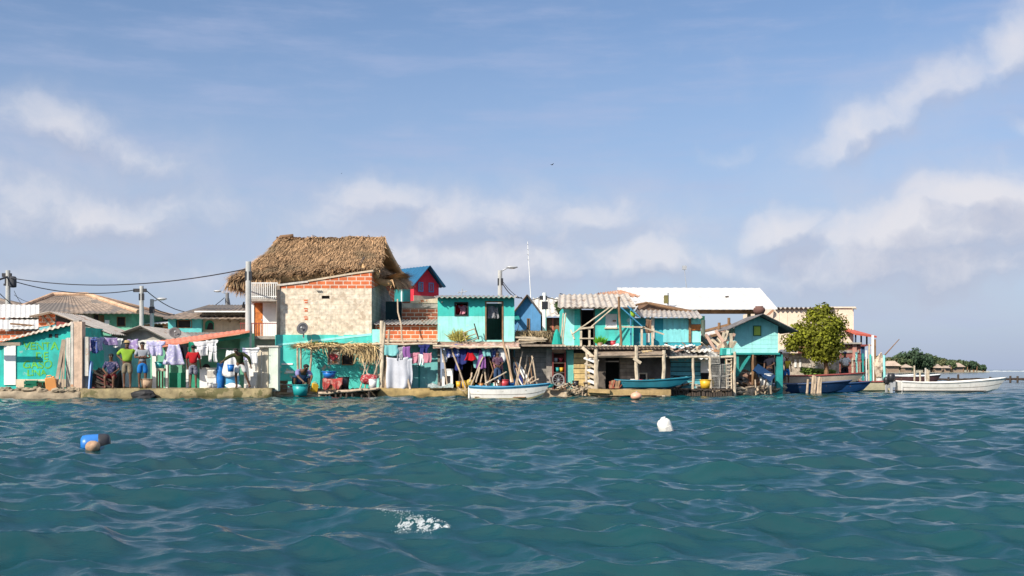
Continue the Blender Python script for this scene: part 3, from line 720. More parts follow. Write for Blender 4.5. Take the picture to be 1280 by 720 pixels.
# crates, chairs and jerrycan in front of the shack
D = 42.3
def crate(px, D, w_, hh, dd, mat_, label, rz=0, z0=.30, cat='crate', lean=0):
    T = Matrix.Translation((X(px,D),D,z0)) @ Matrix.Rotation(rz,4,'Z') @ Matrix.Rotation(lean,4,'X')
    m = M(T); a = w_/2; b = dd/2; tk = .025
    m.box(-a,a,-b,b,0,tk)
    for zz in (tk, hh*.36, hh*.70):
        z1 = zz+hh*.22
        m.box(-a,a,-b,-b+tk,zz,z1).box(-a,a,b-tk,b,zz,z1).box(-a,-a+tk,-b+tk,b-tk,zz,z1).box(a-tk,a,-b+tk,b-tk,zz,z1)
    for sx in (-1,1):
        for sy in (-1,1): m.box(min(sx*a,sx*(a+.012)),max(sx*a,sx*(a+.012)),sy*(b-.03)-.02,sy*(b-.03)+.02,0,hh)
    return solo(m,'crate',mat_,label,cat)
crate(39,D-.02,.42,.40,.34,PGREEN,'dark green plastic crate tipped on end before the fuel shack',.25,.30,'crate',.15)
def stool_table(px,D,label):
    t_ = thing('plastic_table',label,'table',(X(px,D),D,.3))
    M().box(X(px,D)-.45,X(px,D)+.45,D-.3,D+.3,.62,.66).build('tabletop',PGREEN,t_)
    for sx in (-.4,-.15,.15,.4):
        M().beam((X(px,D)+sx,D-.24,.3),(X(px,D)+sx*.9,D-.24,.62),.022).build('leg',PGREEN,t_)
stool_table(52,D+.42,'low green plastic table with splayed legs against the fuel shack')
def jerrycan(loc, label, mat_, s=1.0, rx=0, ry=0, rz=0, cap=PBLACK, grp=None):
    o = thing('jerrycan',label,'jerrycan',loc,grp)
    T = Matrix.Translation(loc) @ Matrix.Rotation(rz,4,'Z') @ Matrix.Rotation(ry,4,'Y') @ Matrix.Rotation(rx,4,'X') @ Matrix.Scale(s,4)
    m = M(T); prof = [(-.14,0),(.14,0),(.15,.02),(.15,.30),(.13,.36),(.05,.40),(-.13,.40),(-.15,.36),(-.15,.02)]
    pts = []; 
    for y,k_ in ((-.10,.9),(-.085,1),(.085,1),(.10,.9)):
        pts += [(x*k_, y, .2+(z-.2)*k_) for x,z in prof]
    n = len(prof); fs = [tuple(range(n)), tuple(3*n+i for i in range(n))[::-1]]
    for j in range(3):
        for i in range(n): fs.append((j*n+i,(j+1)*n+i,(j+1)*n+(i+1)%n,j*n+(i+1)%n))
    m.add(pts, fs); m.build('body', mat_, o, False)
    mh = M(T); mh.tube([(-.10,0,.39),(-.09,0,.455),(.02,0,.455),(.04,0,.40)],.017); mh.build('handle', mat_, o, True)
    mc = M(T); mc.lathe([(.03,0),(.03,.05),(.0,.052)],(.09,0,.375),10); mc.build('cap', cap, o, True)
    return o
jerrycan((X(65,D-.1),D-.1,.30),'squat faded orange jerrycan on the stones before the fuel shack',PORANGE,1.28,0,-.12,.3,PORANGE)
# dark heap of nets and old timber
m = M()
h = thing('timber_heap','dark heap of old boat timber behind the seated person','timber heap',(X(128,42.9),42.9,.36))
for i in range(26):
    y = 42.8+R.uniform(-.25,.7); x0 = X(R.uniform(114,124),y); x1 = X(R.uniform(134,147),y); z = .40+R.random()*.75*(1-(i%3)*.1)
    M().plank((x0,y,z+R.uniform(-.1,.12)),(x1,y+R.uniform(-.2,.2),max(.4,z-.15+R.uniform(-.2,.12))),R.uniform(.06,.16),.05).build('timber', WOODD if i%4 else mat('dark_red_wood',(.12,.03,.03),var=.3), h)
solo(M().gridsolid(lambda u,v: V((X(114+34*u,43.4),43.4+.5*v,.36+.8*math.sin(v*3.14)*(.75+.25*math.sin(u*7))+.06*mnoise.noise(V((u*9,v*7,0))))),14,8,.03),'fishing_net',mat('dark_net',(.035,.033,.03),var=.5,scale=14,bump=1),'heaped dark fishing net behind the old timber','net')
solo(M().blob((X(180,41.95),41.95,.12),.46,.22,.24,.15,14,8),'net_bundle',BLACK,'black rounded bundle hanging at the waterline of the mossy quay','bundle')
# cabinet items and stool
D = 43.6
h = thing('wooden_stand','tall narrow wooden stand below a teal bucket in the green doorway','stand',(X(200,D),D,.36))
for a in (196.5,199.5,203.2): M().beam((X(a,D),D,.36),(X(a,D),D,Z(462,D)),.03).build('leg',WOODB,h)
M().pbox(195.5,204.5,460.5,464,D-.15,.32).build('top',WOODP,h)
def bucket(c, r, hh, mat_, label, r0=.8, grp=None, cat='bucket', rim=True):
    o = thing('bucket' if cat=='bucket' else 'basin',label,cat,c,grp)
    M().lathe([(.0,.01),(r*r0,.0),(r,hh),(r*.93,hh),(r*r0*.9,.03),(.0,.03)],c,18).build('body',mat_,o,True)
    if rim: M().lathe([(r*.99,hh-.02),(r*1.07,hh-.015),(r*1.07,hh+.01),(r*.95,hh+.012)],c,18).build('rim',mat_,o,True)
    return o
bucket((X(200,D),D,Z(460.4,D)),.19,.24,PTEAL,'teal bucket standing on the tall narrow wooden stand')
bucket((X(183.5,42.6),42.6,.38),.22,.36,mat('tan_bucket',(.45,.31,.2),var=.15),'tan bucket on the quay beside the person in blue shorts')
# ------------------------------------------------------------------ coral-roofed shelter
D = 44.6
h = house('coral_roofed_shelter','open green shelter under a long sloping coral tin roof',(X(250,D),D+2,GZ),'shelter')
xa,xb = X(188,D+1.2),X(309,D+1.2)
M().prism([(xa,GZ),(xb,GZ),(xb,Z(417,D+1.2)),(xa,Z(434,D+1.2))],D+1.2,D+1.35).build('back_wall',GREEN,h)
M().box(X(207,D+1.17),X(305,D+1.17),D+1.165,D+1.2,GZ,Z(466,D+1.2)).build('painted_band',DGREEN,h)
M().pprism([(300,418),(311,416),(311,487),(300,487)][::-1],D+.1,1.0).build('end_wall',GREEN,h)
for a,b,mt in ((190,195,WHITE),(204.5,207,GREEN),(206.6,209.5,WHITE),(232.5,235.5,CLEANW)): M().pbox(a,b,437 if a<200 else 434,487,D+.4,.2).build('post',mt,h)
M().corr((X(198,D-.5),D-.5,Z(433,D-.5)),(X(312,D-.5),D-.5,Z(414,D-.5)),(X(311,D+2.2),D+2.2,Z(410.5,D+2)),(X(196,D+2.2),D+2.2,Z(426,D+2)),.21,.010,.02).build('roof',CORAL,h)
M().pprism([(198,432.5),(312,413),(312,415.5),(198,435)][::-1],D-.55,.04).build('fascia',CORAL,h)
M().pprism([(272,424.5),(312,416.5),(312,421),(272,427)][::-1],D-.30,.05).build('green_fascia',DGREEN,h)
M().prism([(X(252,D+1.1),GZ)]+[(X(257.5-5.5*math.cos(a*math.pi/10),D+1.1),Z(462-4.5*math.sin(a*math.pi/10)*1.6,D+1.1)) for a in range(11)]+[(X(263,D+1.1),GZ)],D+1.12,D+1.16).build('arched_doorway',DARK,h)
# cabinet / stove, barrels, sacks
D = 44.0
h = thing('stone_stove','square white washed stove block under the hanging white clothes','stove',(X(260,D),D,.36))
M().pbox(249.5,270,461,487,D,.6).build('body',WHITE,h); M().pbox(259,269,464,472,D-.02,.02).build('panel',PALEC,h)
M().pbox(248.5,271,459.5,461,D-.04,.66).build('slab',PALEC,h)
bucket((X(262,43.5),43.5,.37),.13,.22,PWHITE,'small white bucket at the foot of the white stove')
bucket((X(268,43.55),43.55,.37),.12,.18,PWHITE,'smaller white pot beside the blue barrel foot')
def barrel(px,D,r,hh,mat_,label):
    o = thing('barrel',label,'barrel',(X(px,D),D,.36)); c = (X(px,D),D,.36)
    M().lathe([(r*.9,0),(r*.97,.03),(r,hh*.3),(r*1.03,hh*.33),(r,hh*.36),(r,hh*.64),(r*1.03,hh*.67),(r,hh*.7),(r*.96,hh*.96),(r*.9,hh),(r*.85,hh-.02),(.0,hh-.02)],c,20).build('drum',mat_,o,True)
    M().lathe([(.05,hh-.02),(.05,hh+.02),(.0,hh+.02)],(c[0]+r*.4,c[1]-.05,c[2]),10).build('bung',PBLACK,o,True)
barrel(276,D,.16,1.0,PBLUE,'slim dark blue barrel standing beside the stove')
barrel(290.5,43.7,.27,1.04,PLBLUE,'wide pale blue barrel behind the stooping man')
solo(M().blob((X(292,43.15),43.15,.44),.30,.18,.12,.3,12,8),'sack',PWHITE,'crumpled white sack lying before the pale blue barrel','sack',None,True)
# satellite dish
def dish(c, r, nrm, label, mat_, arm=True):
    o = thing('satellite_dish',label,'satellite dish',c)
    M().lathe([(0,0),(r*.4,r*.05),(r*.75,r*.17),(r,r*.32),(r*1.0,r*.35),(r*.74,r*.21),(r*.4,r*.09),(0,r*.04)],c,22,nrm).build('reflector',mat_,o,True)
    n_ = V(nrm).normalized()
    M().beam(V(c)-V((0,0,r*.9)),V(c)+n_*r*.6,.016).build('feed_arm',GREYM,o)
    M().beam(V(c)+V((0,.08,-r*1.5)),V(c)+V((0,.08,0)),.03).build('mast',GREYM,o)
    M().blob(V(c)+n_*r*.62,.05,.05,.05,0,8,6).build('receiver',GREYM,o,True)
dish((X(218.5,47.4),47.4,Z(417,47.4)),.26,(.35,-.8,.5),'grey satellite dish on the roofs above the purple washing',mat('grey_dish',(.14,.13,.13),var=.2))
# ------------------------------------------------------------------ white stair wall
D = 43.4
h = thing('stair_wall','stained white stair wall with pilasters below the orange door','wall',(X(326,D),D,.36))
M().pbox(305,322,435,487,D+.35,.2).build('rear_panel',WHITE,h)
M().pbox(322,335,434,488,D+.1,.3).build('middle_panel',mat('tan_stained_white',(.60,.53,.42),streak=.45,var=.15),h)
M().pbox(336,347.5,433,489,D-.05,.4).build('end_pilaster',mat('green_stained_white',(.62,.68,.58),streak=.35,var=.12,patch=((.35,.55,.47),1.4,.6)),h)
for i in range(4): M().box(X(308+i*3,D),X(322,D),D-.35+i*.1,D+.34,.36 if i==0 else .36+i*.16-.002,.36+(i+1)*.16).build('step',PALEC,h)
M().pbox(321,348,432,434,D-.09,.62).build('coping',PALEC,h)
solo(M().beam((X(327,D),D-.02,.36),(X(327,D),D-.02,Z(440,D)),.02),'drain_pipe',PALEC,'thin vertical pipe on the stained white stair wall','pipe')

# ------------------------------------------------------------------ thatched house
D = 46.2
yb = 55.2; xr = X(464.5,D)
h = house('thatched_house','large two storey house with shaggy thatch roof and cream rendered wall',(X(410,D),D+4,GZ))
xl = X(347,D); zt0,zt1 = Z(356,D),Z(338,D)
# rendered block: front wall with a sloping top and small vent
zb = Z(430,D)
holes = [(X(402,D),X(412,D),Z(373.5,D),Z(369.5,D))]
m = M().wall(xl,xr,Z(432,D),Z(360.5,D),D,D+.2,holes)
m.box(xr-.22,xr,D+.2,yb,Z(420,D),Z(360.5,D)).box(xl,xl+.2,D+.2,yb,GZ,Z(360.5,D)).box(xl+.2,xr-.22,yb-.2,yb,GZ,Z(360.5,D)).box(xl+.2,xr-.22,D+3,D+3.1,GZ,Z(358,D))
m.build('rendered_wall',CREAM,h)
m = M().prism([(xl,Z(360.4,D)),(xr,Z(360.4,D)),(xr,Z(338.5,D)),(X(440,D),Z(342,D)),(X(400,D),Z(348.5,D)),(xl,Z(357,D))],D+.005,D+.2)
m.prism([(xr-.21,Z(360.4,D)),(xr,Z(360.4,D)),(xr,Z(340,D)),(xr-.21,Z(340,D))],D+.2,yb)
m.build('brick_parapet',BRICK,h)
def brick_patch(x0,x1,z0,z1): M().box(x0,x1,D-.012,D+.004,z0,z1).build('exposed_brick',BRICK,h)
for k_ in range(3): brick_patch(X(380,D),X(384.5,D),Z(379+k_*10.5,D),Z(374.5+k_*10.5,D))
M().prism([(xl-.04,Z(358,D)),(X(385,D),Z(353.2,D)),(X(385,D),Z(350.8,D)),(xl-.04,Z(355.5,D))],D-.05,D+.25).build('coping',PALEC,h)
M().prism([(X(385,D),Z(352.5,D)),(X(440,D),Z(343.2,D)),(xr+.06,Z(339.5,D)),(xr+.06,Z(337.2,D)),(X(440,D),Z(341,D)),(X(385,D),Z(350.2,D))],D-.04,D+.24).build('coping',BEIGE,h)
M().box(xr-.25,xr+.05,D+.24,yb,Z(339.5,D),Z(337.4,D)).build('coping',BEIGE,h)
M().box(X(396,D),X(402,D),D-.08,D-.001,Z(364,D),Z(362.8,D)).build('ledge',CONC,h)
M().box(holes[0][0],holes[0][1],D+.12,D+.16,holes[0][2],holes[0][3]).build('vent',DARK,h)
# the shaded side wall: greenish blocks with a gabled scar on it
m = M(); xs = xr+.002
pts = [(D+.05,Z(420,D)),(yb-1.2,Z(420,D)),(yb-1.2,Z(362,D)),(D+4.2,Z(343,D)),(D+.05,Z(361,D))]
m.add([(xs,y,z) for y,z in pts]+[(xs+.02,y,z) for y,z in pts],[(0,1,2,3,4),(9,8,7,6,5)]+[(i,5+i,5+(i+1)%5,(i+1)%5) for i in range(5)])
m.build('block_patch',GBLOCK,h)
# cream and teal lower storey
m = M().pwall(344,478,418.5,487,D-.10,.098,[(427.5,441,438,456),(410,425,437,455)])
m.box(X(478,D)-.1,X(478,D),D,D+1.0,GZ,Z(418.5,D))
m.build('teal_wall',mat('worn_teal_paint',(.07,.52,.46),streak=.35,var=.2,patch=((.55,.48,.36),1.5,.62)),h)
M().pprism([(347,430),(464.5,416.5),(464.5,419.3),(347,432.4)][::-1],D-.115,.02).build('paint_edge',AQUA,h)
window(h,427,441.5,437.5,456.5,D-.12,WOODB,DARK)
o = window(h,409.5,425.5,436.5,455.5,D-.12,WOODP,PALEC,nm='shutter')
hc = V((X(417,D),D-.14,Z(446.5,D))); hp = []
for i in range(28):
    a = 2*math.pi*i/28; hp.append((hc.x+.011*16*math.sin(a)**3, hc.z+.011*(13*math.cos(a)-5*math.cos(2*a)-2*math.cos(3*a)-math.cos(4*a))))
M().prism(hp[::-1],D-.10,D-.055).build('heart_sign',PRED,o)
M().pbox(352,366,454,456,D-.13,.03).build('white_panel',CLEANW,h); M().pbox(357,367,463.5,466.5,D-.13,.03).build('white_panel',CLEANW,h)
M().prism([(X(468,D),GZ),(X(478,D),GZ),(X(478,D),Z(412,D)),(X(466,D),Z(412,D))],D-.25,D-.12).build('corner_wall',AQUA,h)
# white wing with orange door and balcony
E = D+.9
m = M().pwall(311,347.5,372,440,E,.15,[(317.5,328.5,378.5,420)])
m.box(X(311,E),X(311,E)+.15,E+.15,yb,GZ,Z(372,E)).box(X(311,E)+.15,X(347,E),E+2.2,E+2.3,GZ,Z(352,E))
m.build('white_wing_wall',CLEANW,h)
M().pbox(311,347,352,373,E+1.4,.12).build('upper_room_wall',BEIGE,h)
o = M().pbox(317.7,328.3,378.7,420,E+.06,.05).build('door',ORDOOR,h); M().pbox(326.5,327.4,399,400.5,E+.02,.04).build('handle',GREYM,o)
for b in range(3): M().pbox(319,327,381+b*13,391+b*13,E+.045,.014).build('panel',ORDOOR,o)
M().pbox(308,348,373,376.5,E-.9,1.1).build('balcony_slab',CONC,h)
M().pbox(308,348,420,424,E-.9,.9).build('lower_slab',CONC,h)
rl = M().pbox(309,347,353,354.5,E-.85,.06).build('balcony_railing',WHITE,h)
M().pbox(309,347,370,371.3,E-.85,.05).build('bottom_rail',WHITE,rl)
for i in range(16): M().pbox(309.5+i*2.45,310.6+i*2.45,354.5,373,E-.84,.04).build('baluster',WHITE,rl)
rl = M().pbox(300,346,403.5,404.6,E-.85,.05).build('lower_railing',MAROON,h)
for i in range(17): M().pbox(300.5+i*2.8,301.2+i*2.8,404.6,420,E-.84,.03).build('baluster',WHITE if i>8 else MAROON,rl)
M().box(xl-.03,xl+.10,D-.06,D+.0,Z(430,D),Z(357,D)).build('corner_post',WOOD,h)
# thatch: hip on the left, gable on the right, straw in courses
Yr = 50.9; zr = Z(297,Yr); rl0 = V((X(353,Yr),Yr,zr)); rr0 = V((X(481,Yr),Yr,zr+.05))
ef = 46.75; ze = Z(348,ef); el0 = V((X(288,ef),ef,ze)); er0 = V((X(468,ef)+.2,ef,ze+.30))
eb = 56.0; elb = V((el0.x,eb,ze)); erb = V((X(507,eb)+.1,eb,ze+.9))
def roofgrid(mm,a,b,c,d,nu,nv,th):
    def fn(u,v):
        p = a.lerp(b,u).lerp(d.lerp(c,u),v); p = V(p)
        p.z += -.35*math.sin(v*math.pi)*.6 + .10*mnoise.noise(p*.9)+.05*mnoise.noise(p*2.5)
        return p
    mm.gridsolid(fn,nu,nv,V((0,0,-th)))
    return fn
m = M()
F1 = roofgrid(m,el0,er0,rr0,rl0,40,14,.28)
F2 = roofgrid(m,elb,el0,rl0,rl0+V((0,.05,0)),20,14,.28)
F3 = roofgrid(m,erb,elb,rl0,rr0,30,12,.28)
sk0,sk1 = V((xr-.55,D+1.1,Z(330,D+1.0))), V((xr-.75,eb-.6,Z(323,eb-.6)))
g0,g1 = V((xr+.75,D+.9,Z(349,D+.9))), V((xr+.62,eb-1.2,Z(348,eb-1.2)))
F4 = roofgrid(m,g0,g1,sk1,sk0,16,8,.25)
th_ = m.build('thatch',THATCH,h,True)
m = M()
def tuft(fn,u,v,ln,w_,lift,down):
    p = fn(u,v); q = fn(u,max(0,v-.05)); d = (q-p); 
    d = d.normalized() if d.length>1e-5 else V((0,-1,-1)).normalized()
    if v < .06: d = (d+V((0,0,-down))).normalized()
    sd = d.cross(V((0,0,1)))
    sd = sd.normalized() if sd.length>1e-3 else V((1,0,0))
    nn = sd.cross(d); nn = nn if nn.z>0 else -nn
    d = (d+sd*R.gauss(0,.21)+nn*R.uniform(0,lift)).normalized()
    p = p+nn*R.uniform(-.02,.07); e = p+d*ln*R.uniform(.6,1.4); s_ = sd*w_*R.uniform(.35,1.15)
    mid = p.lerp(e,.55)+nn*R.uniform(0,.05)
    m.add([p-s_,p+s_,mid+s_*.8,e,mid-s_*.8],[(0,1,2,4),(4,2,3)])
def courses(fn,nu,rows_,ln=.5):
    for r_ in range(2 if fn is F1 else 0, rows_):
        for i in range(nu):
            v = (r_+R.uniform(-.35,.35))/rows_
            tuft(fn,R.random(),min(1,max(0,v)),ln*(1.35 if r_<3 else 1),.026 if r_<4 else .020,.30 if r_<4 else .16,1.1)
courses(F1,800,26,.50); courses(F2,300,16,.50); courses(F4,260,12,.46); courses(F3,50,10,.5)
for fn,k_ in ((F1,900),(F2,800),(F4,520)):                       # the ragged hanging fringe
    for _ in range(k_):
        u = R.random() if fn is not F1 else R.random()*.335; tuft(fn,u,R.uniform(0,.07),.52,.04,.2,2.2)
for _ in range(260):
    u = R.random(); tuft(F1,u,R.uniform(.93,1),.45,.03,.5,.2)
m.build('straw_cover',mat('brown_straw',(.36,.225,.12),var=.4,scale=.9,island=.6,bump=0,rough=.95,patch=((.25,.17,.095),.55,.54)),th_)  # the straw's own brown, blotched at random over every slope
# dark gable opening, rake trim, ridge
m = M(); gx = xr-.62
m.add([(gx,D+1.3,Z(331,D+1.3)),(gx,eb-1.0,Z(323,eb-1)),(gx+.1,Yr,zr-.25),(gx-.1,D+1.3,Z(331,D+1.3)),(gx-.1,eb-1.0,Z(323,eb-1)),(gx,Yr,zr-.25)],[(0,1,2),(5,4,3),(0,3,4,1),(1,4,5,2),(2,5,3,0)])
m.build('gable_board',WOODD,h)
M().beam((gx+.12,Yr,Z(330,Yr)),(gx+.12,Yr,zr-.3),.07).build('gable_post',WOODB,h)
for y in (D+2.2,Yr+2.4): M().beam((gx+.1,y,Z(329,y)),(gx+.12,Yr,zr-.3),.05).build('gable_rafter',WOODB,h)
m = M(); 
for _ in range(150):
    x = R.uniform(rl0.x-.2,rr0.x+.1); a_ = R.uniform(-.5,.5)
    m.plank((x,Yr-.18,zr+R.uniform(-.08,.02)),(x+a_*.3,Yr+.18,zr+R.uniform(-.08,.04)),.06,.02)
m.build('ridge',WOODB,h)
M().tube([rl0+V((-.3,-.3,-.32)),rl0+V((-.05,-.05,.0)),rl0+V((.5,0,.06))],.11).build('ridge_end',WOODB,h,True)
pf = [F1(.235,.80)+V((0,-.08,.02)),F1(.30,.74)+V((0,-.10,.0)),F1(.36,.70)+V((0,-.08,0)),F1(.47,.715)+V((0,-.07,.02))]
M().tube(pf,[.03,.07,.09,.05],8).build('fold_shadow',WOODB,h,True)  # shadow of a fold in the thatch, put in as a dark tube
dish((X(379,D-.5),D-.5,Z(411,D-.5)),.25,(-.25,-.9,.25),'black satellite dish in front of the cream rendered wall',DISHM)
# ================================================================== yard in front of the thatched house
D = 45.15
h = thing('straw_awning','rough pole awning topped with loose straw before the teal wall','awning',(X(420,D),D,.3))
for a,t_,b in ((371.5,432,372),(376.5,436,376),(386,450,389)): M().beam((X(a,D),D,.2),(X(b,D),D,Z(t_ if t_!=450 else 434,D)),.05,.04,7,.03,4).build('post',STICK,h)
M().beam((X(368,D),D,Z(433,D)),(X(474,D),D,Z(437,D)),.05,.04,7,.03,5).build('front_beam',STICK,h)
for a in (380,400,420,440,460): M().beam((X(a,D),D-.3,Z(434,D)),(X(a+3,D),D+.95,Z(432,D)),.035).build('rafter',STICK,h)
m = M()
for _ in range(1300):
    x = X(R.uniform(370,470),D); y = D+R.uniform(-.45,.9); z = Z(433.5,D)+R.uniform(-.02,.14)
    d = V((R.gauss(0,1),R.gauss(-.25,.6),R.gauss(-.12,.18))).normalized()*R.uniform(.15,.5); sd = V((-d.y,d.x,.3)).normalized()*.016
    p = V((x,y,z)); m.add([p-sd,p+sd,p+d+sd*.4,p+d-sd*.4],[(0,1,2,3)])
for _ in range(330):
    x = X(R.choice((R.uniform(428,446),R.uniform(448,470),R.uniform(452,470))),D); p = V((x,D+R.uniform(-.4,.0),Z(435,D)+R.uniform(-.1,.12)))
    d = V((R.gauss(0,.25),R.gauss(-.05,.15),-1)).normalized()*R.uniform(.15,.55)*(1.3 if x>X(448,D) else .55); sd = V((.016,.004,0))
    m.add([p-sd,p+sd,p+d+sd*.4,p+d-sd*.4],[(0,1,2,3)])
m.build('straw_cover',STRAW,h)
m = M()
for _ in range(260):
    p = V((X(R.uniform(388,422),D),D+R.uniform(-.3,.3),Z(432.5,D)+R.uniform(.02,.12))); d = V((R.gauss(0,.5),R.gauss(0,.5),R.uniform(.1,.7))).normalized()*R.uniform(.05,.16); sd = V((-d.y,d.x,.1)).normalized()*.03
    m.add([p-sd,p+d*.5+sd,p+d,p+d*.5-sd*1.2],[(0,1,2,3)])
m.build('weeds',mat('weed_green',(.12,.19,.03),var=.4,island=.3),h)
# rustic stick fence and leaning branches at the right of the yard
h = thing('stick_rack','tangled rack of bare crooked branches at the edge of the platform','rack',(X(468,44.8),44.8,.2))
for a,b,c,d,r in ((476,489,480,403,.075),(482,488,486,412,.06),(468,487,472,438,.04),(456,486,462,446,.03),(461,484,478,442,.03),(450,486,458,450,.028),(474,488,487,440,.035),(466,486,452,447,.03),(480,466,464,472,.025),(481,452,466,445,.03),(457,462,448,440,.02),(470,470,482,461,.03)):
    y = 44.8+R.uniform(-.15,.25); M().beam((X(a,y),y,Z(b,y)),(X(c,y),y+R.uniform(-.1,.2),Z(d,y)),r,r*.7,7,r*.6,5).build('branch',STICK if R.random()<.7 else WOODP,h)
M().beam((X(478,44.9),44.9,.2),(X(477.5,44.9),44.9,Z(401,44.9)),.10,.085,8,.03,5).build('thick_post',WOODP,h)
# low platform at the water, thing with joists
h = thing('stick_platform','low uneven stick platform over the water before the teal wall','platform',(X(430,44.4),44.4,.1))
m = M()
for i in range(46):
    a = 398+i*1.7; y0 = 43.9+R.uniform(-.1,.15); s = (a-398)/80
    m.beam((X(a,y0),y0,Z(490-4*s,44)+R.uniform(-.03,.03)),(X(a+R.uniform(-2,2),45.4),45.4,.32),R.uniform(.025,.05),None,6,.02,2)
m.build('deck',WOODD,h)
for a in (401,407,412,420,426,433,441,452,462): M().beam((X(a,43.95),43.95,-.5),(X(a+R.uniform(-1,1),43.95),43.95,R.uniform(.1,.32)),.045).build('pile',WOODD,h)
M().beam((X(398,43.9),43.9,.17),(X(474,43.9),43.9,.36),.06,.05,7,.04,6).build('edge_log',STICK,h)
solo(M().gridsolid(lambda u,v: V((X(345+60*u,44.0),44.0+1.3*v,.10+.07*mnoise.noise(V((u*6,v*5,1))))),12,6,.3),'landing',GROUND,'low muddy landing at the waterline under the washing woman','landing')
bucket((X(411.5,44.5),44.5,Z(472.5,44.5)),.29,.26,PBLUE,'wide blue basin set upon the red covered crate',.65,None,'basin')
D = 44.4
h = thing('covered_crate','crate draped with a faded red cloth below the blue basin','crate',(X(415,D),D,.3))
M().pbox(405,426,474.5,487,D,.5).build('box',WOODB,h)
def drape(u,v):
    x = X(403.5+25*u,D); k_ = v*3
    w_ = .04*math.sin(u*23)+.03*math.sin(u*41)
    if k_ < 1: return V((x,D+.55-.62*k_,Z(473,D)+.02*math.sin(u*9)))
    return V((x,D-.07-w_*(k_-1)/2*.8,Z(473,D)-(k_-1)*.5*(.36+.12*math.sin(u*11))))
M().gridsolid(drape,24,10,V((0,.012,-.006))).build('cloth',cloth('faded_red',(.50,.09,.08),(.6,.3,.25),5),h,True)
bucket((X(430,44.7),44.7,Z(487,44.7)),.22,.5,PBLACK,'tall black bucket right of the red covered crate')
bucket((X(466,44.6),44.6,Z(486,44.6)),.17,.38,PWHITE,'white bucket among the bare branches')
solo(M().blob((X(461,44.7),44.7,Z(474,44.7)),.36,.2,.2,.3,12,8),'red_bundle',cloth('red_check',(.42,.05,.06),(.6,.45,.4),14),'red and white checked bundle lodged among the branches','bundle',None,True)
jerrycan((X(392,44.3),44.3,.22),'yellow jerrycan beside the washing woman',PYELLOW,.85,.1,.2,.5,PBLACK)
bucket((X(375.5,43.75),43.75,.08),.32,.42,PTEAL,'big teal wash tub at the feet of the crouching woman',.8,None,'basin')
for px,lb in ((352,'dark wooden crate by the corner below the white stair wall'),): crate(px,44.4,.42,.5,.4,WOODB,lb,.1,.2)
crate(363,44.5,.55,.35,.4,PALEC,'pale low crate behind the washing woman',.05,.2)
# ================================================================== brick walls and teal lower house
D = 46.5
h = house('brick_house','half built orange brick house between thatch and turquoise house',(X(508,D),D+2,GZ))
x0,x1 = X(464.5,46.2)+.10,X(547,D)
shell(x0,x1,Z(432,D),Z(406,D),D,D+2,.15).build('wall',BRICK,h)
shell(x0+.9,x1-.02,Z(410,D),Z(377,D+2.2),D+2.2,D+6,.15).build('upper_wall',BRICKD,h)
M().box(x0+.9,x1-.03,D+2.17,D+2.2,Z(385,D+2.2),Z(379,D+2.2)).build('concrete_band',CONC,h)
M().prism([(X(507,D),Z(379,D+2.2)),(x1-.02,Z(379,D+2.2)),(x1-.02,Z(372.5,D+2.2)),(X(507,D),Z(376.5,D+2.2))],D+2.14,D+2.4).build('coping',mat('peeling_cream',(.56,.46,.33),streak=.3,patch=((.55,.16,.06),2.2,.56)),h)
M().corr((x0-.0,D-.25,Z(405.5,D)),(x1+.02,D-.25,Z(405,D)),(x1+.02,D+2.15,Z(399,D)+.1),(x0-.0,D+2.15,Z(400,D)+.1),.16,.025,.02).build('tin_roof',TIN,h)
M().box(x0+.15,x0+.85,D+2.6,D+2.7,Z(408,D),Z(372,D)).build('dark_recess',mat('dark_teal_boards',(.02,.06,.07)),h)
M().pbox(468,546,424.5,427,D-.5,.5).build('ledge',WOODP,h)
pole_thing('leaning_pole','long thin crooked pole leaning across the orange brick wall',P(513,487,44.6),P(497,374,45.6),.045,STICK,'pole',None,.03,.05,7)
D = 45.6
h = house('teal_lower_house','faded teal lower storey hung with sheets below the brick wall',(X(520,D),D+1,GZ))
shell(X(484,D),X(547,D),GZ,Z(429,D),D,D+.85,.1).build('wall',mat('faded_teal',(.16,.46,.46),streak=.3,var=.2,patch=((.4,.55,.52),1.2,.6)),h)
M().pbox(523,525,434,487,D-.03,.03).build('door_edge',DTEAL,h); M().pbox(547,550,430,488,D-.15,.25).build('corner_post',BLOCK,h)
M().corr((X(470,D),D-.7,Z(430,D)),(X(550,D),D-.7,Z(428.5,D)),(X(550,D),D+.9,Z(426.5,D)),(X(470,D),D+.9,Z(427.5,D)),.21,.02,.02,rag=.08).build('lean_to_roof',RUST,h)
solo(M().beam((X(468,D),D-.75,Z(431,D)),(X(548,D),D-.75,Z(430.5,D)),.05,.04,7,.03,6),'drying_beam',WOODP,'rough horizontal pole holding the white sheets','pole')
